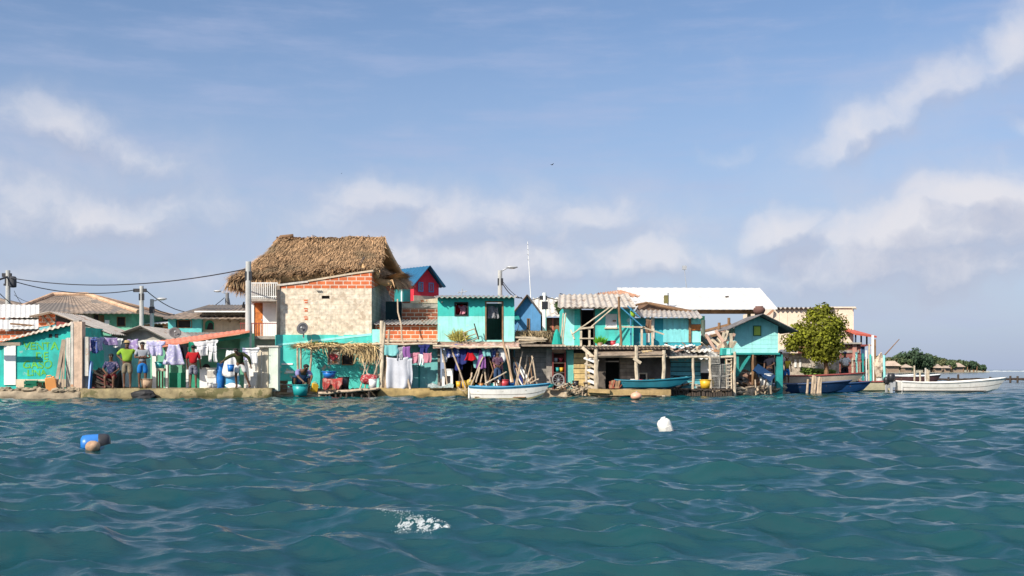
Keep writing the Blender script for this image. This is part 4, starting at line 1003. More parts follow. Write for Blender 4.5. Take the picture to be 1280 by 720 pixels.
# ------------------------------------------------------------------ laundry
CL = {n: cloth(n,c,c2) for n,c,c2 in (('white',(.80,.80,.80),None),('lavender',(.52,.50,.72),(.75,.75,.8)),('navy',(.04,.05,.2),None),('purple',(.36,.27,.50),(.62,.58,.7)),('black',(.02,.02,.025),None),('red',(.55,.02,.03),None),
    ('aqua',(.25,.58,.58),None),('blue',(.08,.13,.4),(.6,.6,.7)),('pink',(.65,.28,.35),None),('grey',(.3,.3,.33),(.5,.5,.5)),('green',(.02,.25,.16),None),('sheet',(.66,.67,.72),None),('brown',(.25,.15,.1),None),('mauve',(.35,.15,.42),None))}
LN = dict(shirt='shirt',towel='towel',trousers='trousers',dress='dress',sheet='sheet')
def laundry(kind, px, py, w_, hh, D, c, label, group=None):
    """cloth pegged along its top edge; outline by kind, folds in depth"""
    T0 = P(px,py,D); seed = R.uniform(0,99); nu,nv = 16,14
    def fn(u,v):
        if kind == 'shirt':
            half = .5 if v < .32 else .31
            if v < .32: half = .5-.10*(v/.32)
        elif kind == 'dress': half = .22+.28*v
        elif kind == 'trousers': half = .30
        else: half = .5-.03*math.sin(v*7)
        s = (u-.5)*2*half*w_
        if kind == 'trousers' and v > .35: s += math.copysign(.06*w_*(v-.35)/.65, u-.5)
        sag = .05*hh*math.sin(u*math.pi) if kind != 'shirt' else .03*hh*math.sin(u*2*math.pi)
        fold = (.05*math.sin(u*9+seed)+.03*math.sin(u*17+seed*2))*(.35+v)*min(1,w_)
        return T0+V((s+.03*math.sin(v*5+seed)*v, fold+.06*v*math.sin(seed), -v*hh-sag+.03*mnoise.noise(V((u*4,v*4,seed)))))
    m = M()
    if kind == 'trousers':
        m.gridsolid(lambda u,v: fn(u,v*.38),nu,5,V((0,.012,0)))
        m.gridsolid(lambda u,v: fn(u*.46,.38+v*.62),7,9,V((0,.012,0))).gridsolid(lambda u,v: fn(.54+u*.46,.38+v*.62),7,9,V((0,.012,0)))
    elif kind == 'shirt':
        m.gridsolid(lambda u,v: fn(u,v*.32),nu,5,V((0,.012,0))).gridsolid(lambda u,v: fn(u,.3201+v*.6799),nu,9,V((0,.012,0)))
    else: m.gridsolid(fn,nu,nv,V((0,.012,0)))
    return solo(m, LN[kind], CL[c], label, 'laundry', group or 'washing hung out to dry', True)
def line(label, pts, r=.012, sag=.1, n=10, name='clothes_line', cat='line', mat_=None):
    m = M(); q = []
    for (a,b) in zip(pts,pts[1:]):
        a,b = V(a),V(b)
        for i in range(n+(b is pts[-1])): 
            u = i/n; p = a.lerp(b,u); p.z -= sag*4*u*(1-u); q.append(p)
    q.append(V(pts[-1])); m.tube(q,r,5)
    return solo(m,name,mat_ or WIRE,label,cat)
line('sagging clothes line strung along the quay from the pillar to the white stair wall',[P(104,421,43.2),P(205,430,43.5),P(330,437,43.1)],.012,.05)
for k_,px,py,w_,hh,c,lb in (('towel',110,421,.22,.55,'purple','narrow purple towel hung beside the pale wall stub'),('towel',118,421,.28,.62,'blue','blue patterned towel hung over the timber heap'),('shirt',125,422,.32,.5,'lavender','lavender shirt on the line left of the man in the green shirt'),
    ('towel',138,422,.55,.28,'purple','short purple cloth on the line above the seated person'),('shirt',147,423,.45,.34,'white','small white shirt just left of the head of the man in green'),('towel',166,424,.42,.46,'purple','purple cloth between the heads of the standing pair'),
    ('shirt',196,427,.7,.55,'lavender','broad lavender shirt above the teal bucket'),('towel',188,426,.3,.5,'lavender','narrow lavender towel right of the person in blue shorts'),('dress',217,430,.9,.78,'lavender','long pale lavender dress hanging in the middle of the line'),('towel',229,430,.34,.56,'black','black towel right of the pale lavender dress'),
    ('towel',240,427,.25,.4,'green','small green cloth above the man in the red shirt'),('shirt',253,427,.75,.55,'white','spread white shirt over the stove'),('towel',247,436,.28,.4,'white','small white rag behind the head of the red shirted man'),('trousers',266,432,.5,.62,'white','white trousers dangling below the coral roof'),('shirt',265,425,.5,.4,'white','bright white vest pegged high under the coral roof'),
    ('dress',288,437,.7,1.0,'white','long white gown behind the stooping man'),('shirt',316,435,.55,.62,'white','white shirt before the stained stair wall'),('towel',308,435,.3,.45,'lavender','pale folded cloth right of the stooping man')):
    laundry(k_,px,py,w_,hh,43.25+R.uniform(-.08,.1),c,lb)
for k_,px,py,w_,hh,c,lb in (('sheet',497,446,.9,1.25,'sheet','large grey white sheet hanging at the left under the brick wall'),('sheet',507.5,448,.5,1.15,'sheet','narrower grey white sheet overlapping the large sheet'),('towel',489,431,.55,.42,'aqua','pale aqua cloth bundled over the large sheet'),('shirt',500,434,.42,.5,'grey','grey patterned shirt above the large sheet'),
    ('towel',508,433,.3,.45,'mauve','small mauve cloth right of the grey patterned shirt'),('shirt',519,441,.5,.42,'pink','small pink and white top on the teal wall'),('trousers',527,442,.4,.45,'white','little white shorts on the teal wall'),('towel',534,441,.35,.4,'pink','pink cloth nearest the corner of the teal lower wall'),('shirt',530,431,.5,.4,'navy','navy shirt high under the lean-to')):
    laundry(k_,px,py,w_,hh,44.75+R.uniform(-.08,.08),c,lb)
UL = [('shirt',566,431,.85,.5,'blue','blue and white shirt at the left end under the turquoise house'),('trousers',556,437,.3,.5,'white','white legging hanging beside the washing machine post'),('towel',577,436,.4,.6,'navy','navy towel left of the red garment'),('shirt',574,446,.5,.55,'navy','navy shirt hanging low behind the leaning stick'),('dress',588,441,.5,.3,'red','red garment in the middle of the dark undercroft'),
    ('towel',596,441,.3,.6,'aqua','aqua towel hanging next to the red garment'),('dress',602,437,.42,.75,'mauve','mauve dress right of the aqua towel'),('shirt',608,433,.5,.4,'aqua','pale aqua shirt high in the dark undercroft'),('shirt',617,431,.6,.5,'blue','blue and white patterned blouse near the boat mast'),('towel',627,434,.3,.6,'white','white cloth close to the boat mast'),('towel',623,446,.35,.5,'pink','dull pink cloth beside the boat mast'),('towel',590,434,.5,.25,'navy','short navy cloth above the red garment')]
for k_,px,py,w_,hh,c,lb in UL: laundry(k_,px,py,w_,hh,45.0+R.uniform(-.1,.1),c,lb,'washing under the turquoise house')
line('clothes line under the floor of the turquoise house',[P(550,431,45.0),P(643,432,45.0)],.012,.05)

# ================================================================== turquoise house on posts
D = 45.6
h = house('turquoise_house','boxy turquoise house with open dark door raised over an undercroft',(X(595,D),D+2,GZ))
x0,x1 = X(547,D),X(629.5,D)
hz = [(X(568.5,D),X(585,D),Z(394.5,D),Z(378,D)),(X(607.5,D),X(628,D),Z(425,D),Z(378,D))]
x1 = X(643,D)
shell(x0,x1,Z(427,D),Z(371,D),D,D+4.6,.12,hz).build('wall',mat('two_tone_aqua',(.33,.74,.67),streak=.42,var=.14,patch=((.50,.60,.54),1.5,.64)),h)
M().wall(x0,x1,Z(395,D),Z(371,D),D-.008,D-.0005,hz).build('painted_band',mat('mid_turquoise',(.05,.50,.43),streak=.3,var=.14),h)
w_ = window(h,568,585.5,377.5,395,D-.01,DARK,None,.07,0,.05)
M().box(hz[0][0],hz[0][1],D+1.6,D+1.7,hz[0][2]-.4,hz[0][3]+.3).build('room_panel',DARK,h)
for i,(a,b,c) in enumerate(((573,381,'red'),(579,382,'pink'))): laundry('shirt',a,b,.42,.36,D+.25,c,('red shirt' if i==0 else 'pink shirt')+' hanging inside the window of the turquoise house','clothes seen inside the turquoise house')
laundry('towel',614,382,.3,.5,D+.3,'grey','grey cloth hanging high inside the dark doorway','clothes seen inside the turquoise house')
laundry('trousers',620,384,.3,.45,D+.3,'grey','grey trousers hanging inside the dark doorway','clothes seen inside the turquoise house')
o = M().wall(hz[1][0]-.04,hz[1][1]+.04,hz[1][2],hz[1][3]+.05,D-.03,D+.10,[(hz[1][0]+.02,hz[1][1]-.02,hz[1][2]-.1,hz[1][3])]).build('doorway',WOODB,h)
M().corr((X(543.5,D),D-.4,Z(371.8,D)),(X(646,D),D-.4,Z(371.8,D)),(X(646,D),D+5,Z(368,D)+.28),(X(543.5,D),D+5,Z(368,D)+.28),.21,.03,.03).build('roof',TIN,h)
M().pbox(546,643,427,430.5,D-.45,4.9).build('floor',WOOD,h)
for a,dy in ((549,0),(576,-.3),(610,-.3),(640,0)): M().beam((X(a,D),D+dy,GZ-.3),(X(a,D),D+dy,Z(430.5,D)),.06,None,7,.02,3).build('post',WOODD,h)
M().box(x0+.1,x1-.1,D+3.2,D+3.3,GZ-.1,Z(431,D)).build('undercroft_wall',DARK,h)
M().pbox(628.5,643,431,488,D+1.0,.1).build('side_wall',mat('dull_teal',(.10,.30,.28),streak=.4),h)
M().beam((X(553,D),D-.3,Z(378,D)),(X(553,D),D,Z(378,D)),.02).build('hook_beam',WOOD,h)
m = M()
def rag(u,v):
    x = X(543+106*u,D); return V((x,D-.85+.55*v-.03*math.sin(u*31),Z(434.5,D)+.22*v+.05*mnoise.noise(V((u*22,v*3,1)))*(1.3)))
m.gridsolid(rag,70,6,.05)
m.build('tattered_awning',mat('brown_tarp',(.40,.26,.20),var=.35,scale=6,patch=((.55,.42,.36),4,.55),bump=.6),h,True)
M().beam((X(543,D),D-.85,Z(433,D)),(X(650,D),D-.85,Z(435.5,D)),.045,.04,7,.03,8).build('awning_pole',WOODP,h)
# dried plants and cage on the ledge
m = M()
for _ in range(240):
    p = V((X(R.gauss(573,3),D-.35),D-.4+R.gauss(0,.1),Z(427,D)+R.uniform(0,.1))); d = V((R.gauss(0,.6),R.gauss(0,.4),R.uniform(.3,1))).normalized()*R.uniform(.25,.52); sd = V((-d.z,0,d.x)).normalized()*.022
    m.add([p-sd,p+sd,p+d*.6+sd*.8,p+d,p+d*.6-sd*.8],[(0,1,2,4),(4,2,3)])
solo(m,'spiky_plant',mat('dry_spiky_leaf',(.36,.32,.08),var=.3,island=.4),'spiky yellow green plant on the ledge below the turquoise window','plant')
for px,rz in ((590,.0),):
    h2 = thing('wire_cage','tilted bare stick cage beside the spiky plant','cage',(X(590,D),D-.45,Z(427,D)))
    T = Matrix.Translation((X(591,D),D-.45,Z(426,D))) @ Matrix.Rotation(-.35,4,'Y')
    WLk = M(T)
    for a in (-.24,.24):
        for b in (-.14,.14): WLk.beam((a,b,0),(a,b,.42),.018)
    for zz in (0,.21,.42):
        for b in (-.14,.14): WLk.beam((-.24,b,zz),(.24,b,zz),.014)
        for a in (-.24,.24): WLk.beam((a,-.14,zz),(a,.14,zz),.014)
    WLk.build('frame',STICK,h2)
    M(T).beam((.26,0,-.05),(.30,0,.62),.025).build('stake',WOODD,h2)
# washing machine
D2 = 45.35
h = thing('washing_machine','old white washing machine with dark square front in the undercroft','washing machine',(X(559,D2),D2,GZ))
M().wall(X(552.5,D2),X(566,D2),Z(486,D2),Z(462,D2),D2,D2+.45,[(X(556,D2),X(563,D2),Z(481,D2),Z(470,D2))]).build('body',PWHITE,h)
M().pbox(556,563,470,481,D2+.06,.3).build('opening',DARK,h); M().pbox(552.3,566.2,461,462.2,D2-.02,.5).build('lid',PWHITE,h); M().pbox(555,558,464,466,D2-.02,.02).build('knob',PGREY,h)
for a,b,c,d,lb in ((582,486,563,431,'long stick propped diagonally before the washing machine'),(560,487,552,433,'upright grey stick left of the washing machine'),(588,484,604,446,'short pale stick leaning beside the hanging dresses')):
    pole_thing('prop_stick',lb,(X(a,44.9),44.9,Z(b,44.9)),(X(c,44.9),45.0,Z(d,44.9)),.035,STICK,'stick')
solo(M().blob((X(587,45.2),45.2,.55),.2,.15,.16,.2,12,8),'melon',mat('yellow_gourd',(.50,.36,.08),var=.3),'round yellow bundle on the quay beside the small boat stern','bundle',None,True)
solo(M().gridsolid(lambda u,v: V((X(535+32*u,44.65),44.5+.35*v,.42+.14*math.sin(v*3.1)*(.5+.5*math.sin(u*9))+.05*mnoise.noise(V((u*9,v*4,0))))),20,6,.04),'fishing_net',mat('pale_net',(.32,.38,.36),var=.5,scale=14,bump=1),'grey green net and rags draped on the yellow quay beam','net')
# grey block store and deck to the right
D = 46.3
h = house('block_store','grey concrete block lower wall beneath a thatched deck edge',(X(668,D),D+1,GZ),'store')
shell(X(643.5,D),X(690,D),GZ-.1,Z(434,D),D,D+3.5,.15).build('wall',BLOCK,h)
M().pbox(683,690,434,488,D-.12,.12).build('pilaster',CONC,h)
M().pbox(643.5,706,430.5,433,D-1.0,4.4).build('deck',WOOD,h)
m = M()
for _ in range(1100):
    p = V((X(R.uniform(645,690),D-.2),D+R.uniform(-.3,.9),Z(417,D)+R.uniform(-.04,.12))); dwn = R.random()<.6
    d = V((R.gauss(0,.4),R.gauss(-.3,.5),-1.1 if dwn else .05)).normalized()*R.uniform(.12,.42); sd = V((.016,.006,.004))
    m.add([p-sd,p+sd,p+d+sd*.5,p+d-sd*.5],[(0,1,2,3)])
m.build('thatched_edge',mat('grey_straw',(.33,.25,.14),island=.45,var=.3),h)
M().box(X(646,D),X(689,D),D+.2,D+1,Z(430,D),Z(417,D)).build('low_wall',WOODD,h)
for i in range(9):
    a = 642+R.uniform(0,8); b = a+R.uniform(22,38); y = D-.6+R.uniform(-.3,.3)
    solo(M().plank((X(a,y),y,Z(429,y)+i*.032),(X(b,y),y+R.uniform(-.2,.2),Z(429,y)+i*.032+R.uniform(-.02,.03)),.1,.035),'loose_plank',WOODP,'one of the pale planks stacked on the deck before the thatched edge','plank','planks stacked on the deck')
solo(M().lathe([(.22,0),(.20,.1),(.12,.45),(.05,.62),(0,.64)],(X(696,D-.7),D-.7,Z(431,D-.7)),9),'folded_parasol',mat('teal_canvas',(.01,.30,.24),var=.2,bump=.4),'teal canvas cone standing on the deck left of the second turquoise house','cover')
h = thing('striped_board','white board with navy stripe leaning against the grey block wall','board',(X(655,45.6),45.6,GZ))
T = Matrix.Translation((X(660,45.7),45.5,GZ+.02)) @ Matrix.Rotation(-.50,4,'Y') @ Matrix.Rotation(-.2,4,'X')
q = [(-.17,0),(.17,0),(.19,.3),(.19,.85),(.1,1.15),(0,1.22),(-.1,1.15),(-.19,.85),(-.19,.3)]
M(T).prism(q,0,.06).build('board',PWHITE,h); M(T).prism([(-.14,.05),(-.02,.05),(-.02,1.08),(-.10,1.02),(-.15,.8)],-.012,-.001).build('stripe',mat('navy_paint',(.015,.03,.16)),h)
def wheel(c, r, label, mat_, nrm=(0.2,-1,0.1)):
    c = V(c); n_ = V(nrm).normalized(); a = n_.orthogonal().normalized(); b = n_.cross(a); o = thing('bicycle_wheel',label,'wheel',c)
    pts = [c+(a*math.cos(i*math.pi/16)+b*math.sin(i*math.pi/16))*r for i in range(33)]; M().tube(pts,.035,8).build('tyre',mat_,o,True)
    m = M()
    for i in range(10): m.beam(c,c+(a*math.cos(i*math.pi/5)+b*math.sin(i*math.pi/5))*r,.008,None,4)
    m.build('spokes',GREYM,o); M().beam(c-n_*.06,c+n_*.06,.03).build('hub',GREYM,o)
wheel((X(698,45.5),45.5,Z(475,45.5)),.24,'grey spoked wheel leaning by the dark red shelf',mat('grey_tyre',(.25,.24,.23),var=.2))
D = 46.0
h = thing('red_shelf','dark red shelf unit set between block wall and teal column','shelf',(X(698,D),D,GZ))
M().pbox(691,706.5,441,487,D+.45,.06).build('back_panel',MAROON,h)
for z_ in (441,453,465,478): M().pbox(691,706.5,z_,z_+1.4,D,.45).build('shelf',WOODD,h)
for a in (690.5,705.8): M().pbox(a,a+1.4,440,487,D-.01,.47).build('side_panel',MAROON,h)
for i,(a,z_,c) in enumerate(((695,452.6,PGREY),(701,452.6,PRED),(697,464.6,PTEAL),(702,464.6,PYELLOW))):
    bucket((X(a,D+.1),D+.15,Z(z_,D+.15)),.08,.16,c,('grey','red','teal','yellow')[i]+' pot on the dark red shelf')
# blue gabled house and wooden house behind
D = 52.5
h = house('blue_house','small blue gabled house behind the grey block store',(X(655,D),D+2,GZ))
m = M().prism([(X(641,D),GZ),(X(676,D),GZ),(X(676,D),Z(394,D)),(X(659,D),Z(370.5,D)),(X(641,D),Z(393,D))],D,D+.12); m.box(X(676,D)-.12,X(676,D),D+.12,D+4,GZ,Z(396,D)).box(X(641,D),X(641,D)+.12,D+.12,D+4,GZ,Z(396,D)); m.build('wall',BLUEW,h)
window(h,658.5,662.5,398,412,D-.01,WOODB,DARK,.0)
for e,(x,y) in enumerate(((637,397.5),(680,397))):
    q = [(X(x,D),D-.35,Z(y,D)),(X(x,D),D+4.2,Z(y,D)),(X(659,D),D+4.2,Z(369,D)),(X(659,D),D-.35,Z(369,D))]
    M().corr(*(q if e else [q[1],q[0],q[3],q[2]]),.21,.03,.03).build('roof',RUST if not e else TIND,h)
M().slab([(X(643,D),D-.9,Z(401,D)),(X(650,D),D-.9,Z(401,D)),(X(648,D),D-.02,Z(394,D)),(X(641,D),D-.02,Z(394,D))],.03).build('shutter',DTEAL,h)
D = 57
h = house('plank_house','brown plank house with patched tin roof behind the white pole',(X(690,D),D+2,GZ))
shell(X(670,D),X(735,D),GZ,Z(397,D),D,D+5).build('wall',WOODB,h)
M().boards(X(672,D),X(712,D),Z(416,D),Z(398.5,D),D-.03,.025,9,.01,.006,True).build('plank_front',WOODB,h)
M().pbox(690,692,398,416,D-.05,.02).build('orange_board',CORAL,h)
M().corr((X(664,D),D-.5,Z(396,D)),(X(715,D),D-.5,Z(394,D)),(X(713,D),D+4,Z(371,D+3)),(X(668,D),D+4,Z(371,D+3)),.3,.035,.03,rag=.12).build('roof',mat('patched_tin',(.62,.58,.50),streak=.4,patch=((.26,.22,.18),1.6,.56)),h)
def bush(label, px0,px1,py0,py1,D,dep,n,mt,nm='shrub',cat='shrub',sz=.12,grp=None):
    m = M(); c = V(((X(px0,D)+X(px1,D))/2,D,(Z(py0,D)+Z(py1,D))/2)); rx,rz = (X(px1,D)-X(px0,D))/2,(Z(py0,D)-Z(py1,D))/2
    for _ in range(n):
        while True:
            q = V((R.uniform(-1,1),R.uniform(-1,1),R.uniform(-1,1)))
            if q.length < .75+.5*mnoise.noise(q*1.6+c): break
        p = c+V((q.x*rx,q.y*dep,q.z*rz)); a = V((R.gauss(0,1),R.gauss(0,1),R.gauss(0,1))).normalized(); b = a.orthogonal().normalized(); s = sz*R.uniform(.6,1.4)
        m.add([p-a*s,p-b*s*.5,p+a*s,p+b*s*.5],[(0,1,2,3)])
    return solo(m,nm,mt,label,cat,grp)
LEAF = mat('leaf_green',(.10,.15,.025),var=.35,scale=.9,island=.45,bump=0,trans=.3)
LEAFD = mat('leaf_dark',(.05,.085,.028),var=.35,scale=.6,island=.4,bump=0,trans=.2)
bush('green bush rising between the plank house and the second turquoise house',694,708,373,393,53,.9,700,LEAFD)
# ================================================================== red house with the blue roof
D = 62
cx = X(533,D); ze_,zr_ = Z(352.5,D), Z(333,D)
h = house('red_house','crimson gabled house with blue tin roof behind the brick walls',(cx,D+2,GZ))
T = Matrix.Translation((cx,D,0)) @ Matrix.Rotation(.72,4,'Z')
hw = .86
m = M(T).prism([(-hw,GZ),(hw,GZ),(hw,ze_-.12),(0,zr_-.1),(-hw,ze_-.12)],0,.12); m.box(-hw,-hw+.12,.12,3.1,GZ,ze_-.15).box(hw-.12,hw,.12,3.1,GZ,ze_-.15); m.build('wall',REDW,h)
M(T).box(-hw-.01,hw+.01,-.02,0,GZ,Z(370,D)).build('plinth',BEIGE,h)
for a in (-.40,.32):
    o = M(T).wall(a-.17,a+.17,Z(365,D),Z(353,D),-.03,.04,[(a-.12,a+.12,Z(364,D),Z(354,D))]).build('window',BLUEW,h)
    M(T).box(a-.12,a+.12,.0,.02,Z(364,D),Z(354,D)).build('pane',CLEANW,o); M(T).box(a-.015,a+.015,-.02,.0,Z(364,D),Z(354,D)).build('mullion',BLUEW,o)
sl = (zr_-ze_)/hw
for s in (-1,1):
    e = hw+.22; q = [(s*e,-.35,zr_-sl*e),(s*e,3.3,zr_-sl*e),(0,3.3,zr_+.02),(0,-.35,zr_+.02)]
    if s < 0: q = [q[1],q[0],q[3],q[2]]
    M(T).corr(*q,.3,.02,.04).build('roof',TINB,h)
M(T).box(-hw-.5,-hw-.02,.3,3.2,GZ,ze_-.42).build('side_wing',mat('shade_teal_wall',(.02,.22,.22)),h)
for y in (.35,1.6): M(T).box(-hw-.56,-hw-.51,y,y+.08,GZ,ze_-.45).build('porch_post',CLEANW,h)
# ================================================================== second turquoise house and its decks
D = 46.9
h = house('balcony_house','second turquoise house with corrugated roof and rickety balcony',(X(780,D),D+2,GZ))
FZ = Z(432,D)
x0,x1 = X(705,D),X(792,D)
hz = [(X(727,D),X(742,D),FZ,Z(384,D)),(X(757.5,D),X(770.5,D),Z(409,D),Z(393,D))]
shell(x0,x1,FZ,Z(383,D),D,D+4.5,.1,hz).build('wall',mat('bright_turquoise',(.07,.54,.48),streak=.45,var=.18,patch=((.42,.60,.55),1.5,.60)),h)
M().box(x0-.015,X(718,D),D-.012,D-.001,FZ,Z(385,D)).build('lit_corner',AQUA,h)  # sunlit corner of the wall, painted on as a paler strip
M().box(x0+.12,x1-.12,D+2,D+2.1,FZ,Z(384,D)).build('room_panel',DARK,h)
o = window(h,757,771,392.5,409.5,D-.01,CLEANW,CLEANW,.03); M().pbox(766,770,400,402,D-.03,.03).build('latch',WOODB,o); M().pbox(755.5,772,409.3,411,D-.06,.08).build('sill',WOODP,o)
M().wall(hz[0][0]-.05,hz[0][1]+.05,FZ,hz[0][3]+.05,D-.03,D+.08,[(hz[0][0],hz[0][1],FZ-.1,hz[0][3])]).build('doorway',WOODD,h)
M().corr((X(697,D-.7),D-.7,Z(383,D-.7)),(X(795,D-.7),D-.7,Z(383.5,D-.7)),(X(786,D+3),D+3.4,Z(366,D+3)),(X(699,D+3),D+3.4,Z(367,D+3)),.24,.03,.03,rag=.06).build('roof',mat('grey_fibro',(.46,.41,.35),var=.25,streak=.5,patch=((.27,.2,.15),1.8,.56)),h)  # grey-brown corrugated sheet with random brown patches
M().corr((X(745,D+3.2),D+3.2,Z(369.5,D+3)),(X(800,D+3.2),D+3.2,Z(370,D+3)),(X(775,D+5),D+5,Z(363,D+5)),(X(748,D+5),D+5,Z(366,D+5)),.22,.03,.03).build('rear_roof',RUST,h)
M().pbox(700,794,384,386,D-.72,.06).build('fascia',WOODD,h)
# right extension
E = D+.35
hz2 = [(X(842,E),X(858,E),FZ,Z(404,E))]
shell(X(792,E)+.01,X(876,E),FZ,Z(397.5,E),E,E+4,.1).build('extension_wall',mat('deep_turquoise',(.035,.33,.40),streak=.25,var=.15,patch=((.25,.5,.5),1.4,.68)),h)
M().pbox(829,862,398,428,E-.03,.028).build('aqua_panel',mat('aqua_boards',(.22,.64,.66),streak=.42,var=.15),h)
M().pbox(864,876,397,405,E-.03,.028).build('aqua_panel',AQUA,h); M().pbox(864,876,414,428,E-.03,.028).build('aqua_panel',AQUA,h); M().pbox(864,876,405.5,413,E-.04,.03).build('orange_panel',ORDOOR,h)
M().pbox(861,864,394,428,E-.10,.1).build('brown_post',WOODB,h); M().pbox(808,812,394,428,E-.04,.03).build('white_board',WHITE,h); M().pbox(814,818,396,424,E-.06,.05).build('white_board',WHITE,h)
M().corr((X(794,E-.6),E-.6,Z(396,E)),(X(878,E-.6),E-.6,Z(397.5,E)),(X(872,E+1),E+1.2,Z(388,E+1)),(X(797,E+1),E+1.2,Z(387,E+1)),.22,.026,.03,rag=.05).build('extension_roof',TIN,h)
M().pprism([(795,389),(874,391.5),(862,387),(812,377.5),(800,380)][::-1],E+1.25,.5).build('brown_ridge',mat('brown_sheet',(.20,.12,.08),var=.4,streak=.3),h)
M().tube([(X(788,E),E+.8,Z(385,E)),(X(800,E),E+1.0,Z(379,E)),(X(812,E),E+1.1,Z(376.5,E)),(X(840,E),E+1.1,Z(383,E)),(X(876,E),E+1.1,Z(389.5,E))],.05).build('ridge_pole',WOODB,h)
# deck, posts, railings
M().pbox(690,838,432.5,436.5,D-1.5,1.5).build('deck',WOOD,h)
m = M(); 
for i in range(30): m.plank((X(690+i*4.9,D-1.55),D-1.55,Z(432.4,D-1.5)),(X(693+i*4.9,D-1.55),D-1.55,Z(432.6,D-1.5)),.14,.05)
m.build('deck_ends',WOODP,h)
rl = M().plank((X(690,D-1.4),D-1.4,Z(434.5,D-1.4)),(X(838,D-1.4),D-1.4,Z(434.2,D-1.4)),.09,.09).build('deck_beam',WOODP,h)
Y = D-1.3
for a,t_ in ((725,408),(735.5,408.5),(801,410),(814.5,407)): M().pbox(a,a+2.6,t_,432.5,Y,.09).build('rail_post',WOODP,h)
for p,q,w_ in (((723,411),(742,409),.07),((777,408.5),(806,409),.06),((803,409),(830,418),.06),((724,423),(742,423),.05)): M().plank((X(p[0],Y),Y-.04,Z(p[1],Y)),(X(q[0],Y),Y-.04,Z(q[1],Y)),.04,w_).build('rail',WOODP,h)
for p,q in (((715,418),(764,383)),((735,412),(768,384)),((718,424),(714,412))): M().beam((X(p[0],Y),Y,Z(p[1],Y)),(X(q[0],Y),Y+.4,Z(q[1],Y)),.03).build('brace',WOODP,h)
M().beam((X(776.5,Y),Y,Z(432,Y)),(X(773.5,Y),Y,Z(371,Y)),.055,.05,7,.02,5).build('front_post',WOODB,h)
for p,q in (((776,384),(806,411)),((784,382),(800,397))): M().beam((X(p[0],Y),Y,Z(p[1],Y)),(X(q[0],Y),Y,Z(q[1],Y)),.028).build('brace',TRIMB,h)
M().beam((X(789.5,Y),Y+.3,Z(432,Y)),(X(789.5,Y),Y+.3,Z(384,Y)),.035).build('blue_post',TRIMB,h)
for a in (700.5,703.5): M().beam((X(a,Y),Y,Z(432,Y)),(X(a+4,Y),Y+.2,Z(391,Y)),.03,None,6,.02,4).build('leaning_post',WOODP,h)
# lower storey
G = 46.4
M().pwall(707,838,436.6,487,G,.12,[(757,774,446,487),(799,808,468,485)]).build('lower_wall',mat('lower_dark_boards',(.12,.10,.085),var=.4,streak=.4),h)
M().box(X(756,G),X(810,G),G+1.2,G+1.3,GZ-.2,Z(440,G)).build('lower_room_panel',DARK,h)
M().pbox(708,717,437,487,G-.3,.25).build('teal_column',mat('mint_column',(.14,.48,.42),streak=.35),h)
m = M().boards(X(775,G),X(799,G),Z(487,G),Z(447,G),G-.05,.035,9,.012,.012); m.build('grey_boards',WOOD,h)
m = M().boards(X(716.5,G),X(737,G),Z(486,G),Z(441,G),G-.32,.05,7,.02,.02); m.build('pale_boards',WOODY,h)
window(h,798,809,466,486,G-.03,WOODP,DARK,.09,0,.05)
# lower verandah roof of long grey planks
V0 = 45.5
for i in range(5):
    M().plank((X(742,V0),V0-.45+i*.19,Z(444.5,V0)+i*.055),(X(831,V0),V0-.45+i*.19,Z(443.5,V0)+i*.055+.02),.18,.035,(0,-.25,1)).build('verandah_plank',WOOD,h)
for a,t_,b in ((744,437,488),(794,433,488),(828,438,486)): M().beam((X(a+R.uniform(-.5,.8),V0),V0-.5,Z(b,V0)-.3),(X(a,V0),V0-.5,Z(t_,V0)),.085,.075,7,.03,5).build('verandah_post',WOODP,h)
M().beam((X(735,V0),V0-.45,Z(446,V0)),(X(832,V0),V0-.45,Z(445.5,V0)),.05,None,7,.02,5).build('verandah_beam',STICK,h)
M().plank((X(790,V0),V0-.6,Z(448,V0)),(X(799,V0),V0-.6,Z(454,V0)),.04,.12).build('loose_board',WOODP,h)
# crooked stair
h = thing('crooked_stair','crooked plank stair with pale steps under the balcony deck','stair',(X(742,45.2),45.2,GZ))
for i in range(6):
    z_ = 447+i*7; M().plank((X(731+i*.9,45.3),45.3,Z(z_,45.3)),(X(744+i*.7,45.1),45.1,Z(z_+5,45.1)),.22,.05,(0,-.3,1)).build('step',WOODP if i%2 else CLEANW,h)
M().plank((X(728,45.2),45.25,Z(434,45.2)),(X(748,45.0),45.0,Z(452,45)),.06,.12).build('stringer',WOODP,h); M().beam((X(733,45.2),45.2,GZ-.2),(X(733,45.2),45.2,Z(438,45.2)),.06,.05,7,.03,4).build('post',WOODP,h); M().beam((X(746,45.0),45.0,GZ-.3),(X(747,45.0),45.0,Z(450,45)),.05,.05,7,.03,4).build('post',WOODP,h)
for i in range(7): solo(M().plank((X(800+i*2.2,45.7),45.2+i*.04,Z(441.5,45.5)+.03+i*.012),(X(811+i*2.4,45.7),46.0,Z(437,45.5)+.05+i*.012),.14,.03,(0,-.4,1)),'loose_plank',WOODY if i%2 else WOODP,'one of the pale boards thrown onto the verandah roof','plank','boards on the verandah roof')
for i,(a,c) in enumerate(((748,'green'),(752,'dark'))): pass
m = M()
for _ in range(160):
    p = P(750+R.gauss(0,2),431,Y-.1); d = V((R.gauss(0,.5),R.gauss(0,.5),1)).normalized()*R.uniform(.1,.42); sd = V((-d.z,.2,d.x)).normalized()*.03
    m.add([p-sd*.3,p+d*.5+sd,p+d,p+d*.5-sd],[(0,1,2,3)])
solo(m,'potted_plant',mat('bright_leaf',(.10,.34,.02),island=.3,trans=.3),'bright green plant on the balcony deck beside the door','plant')
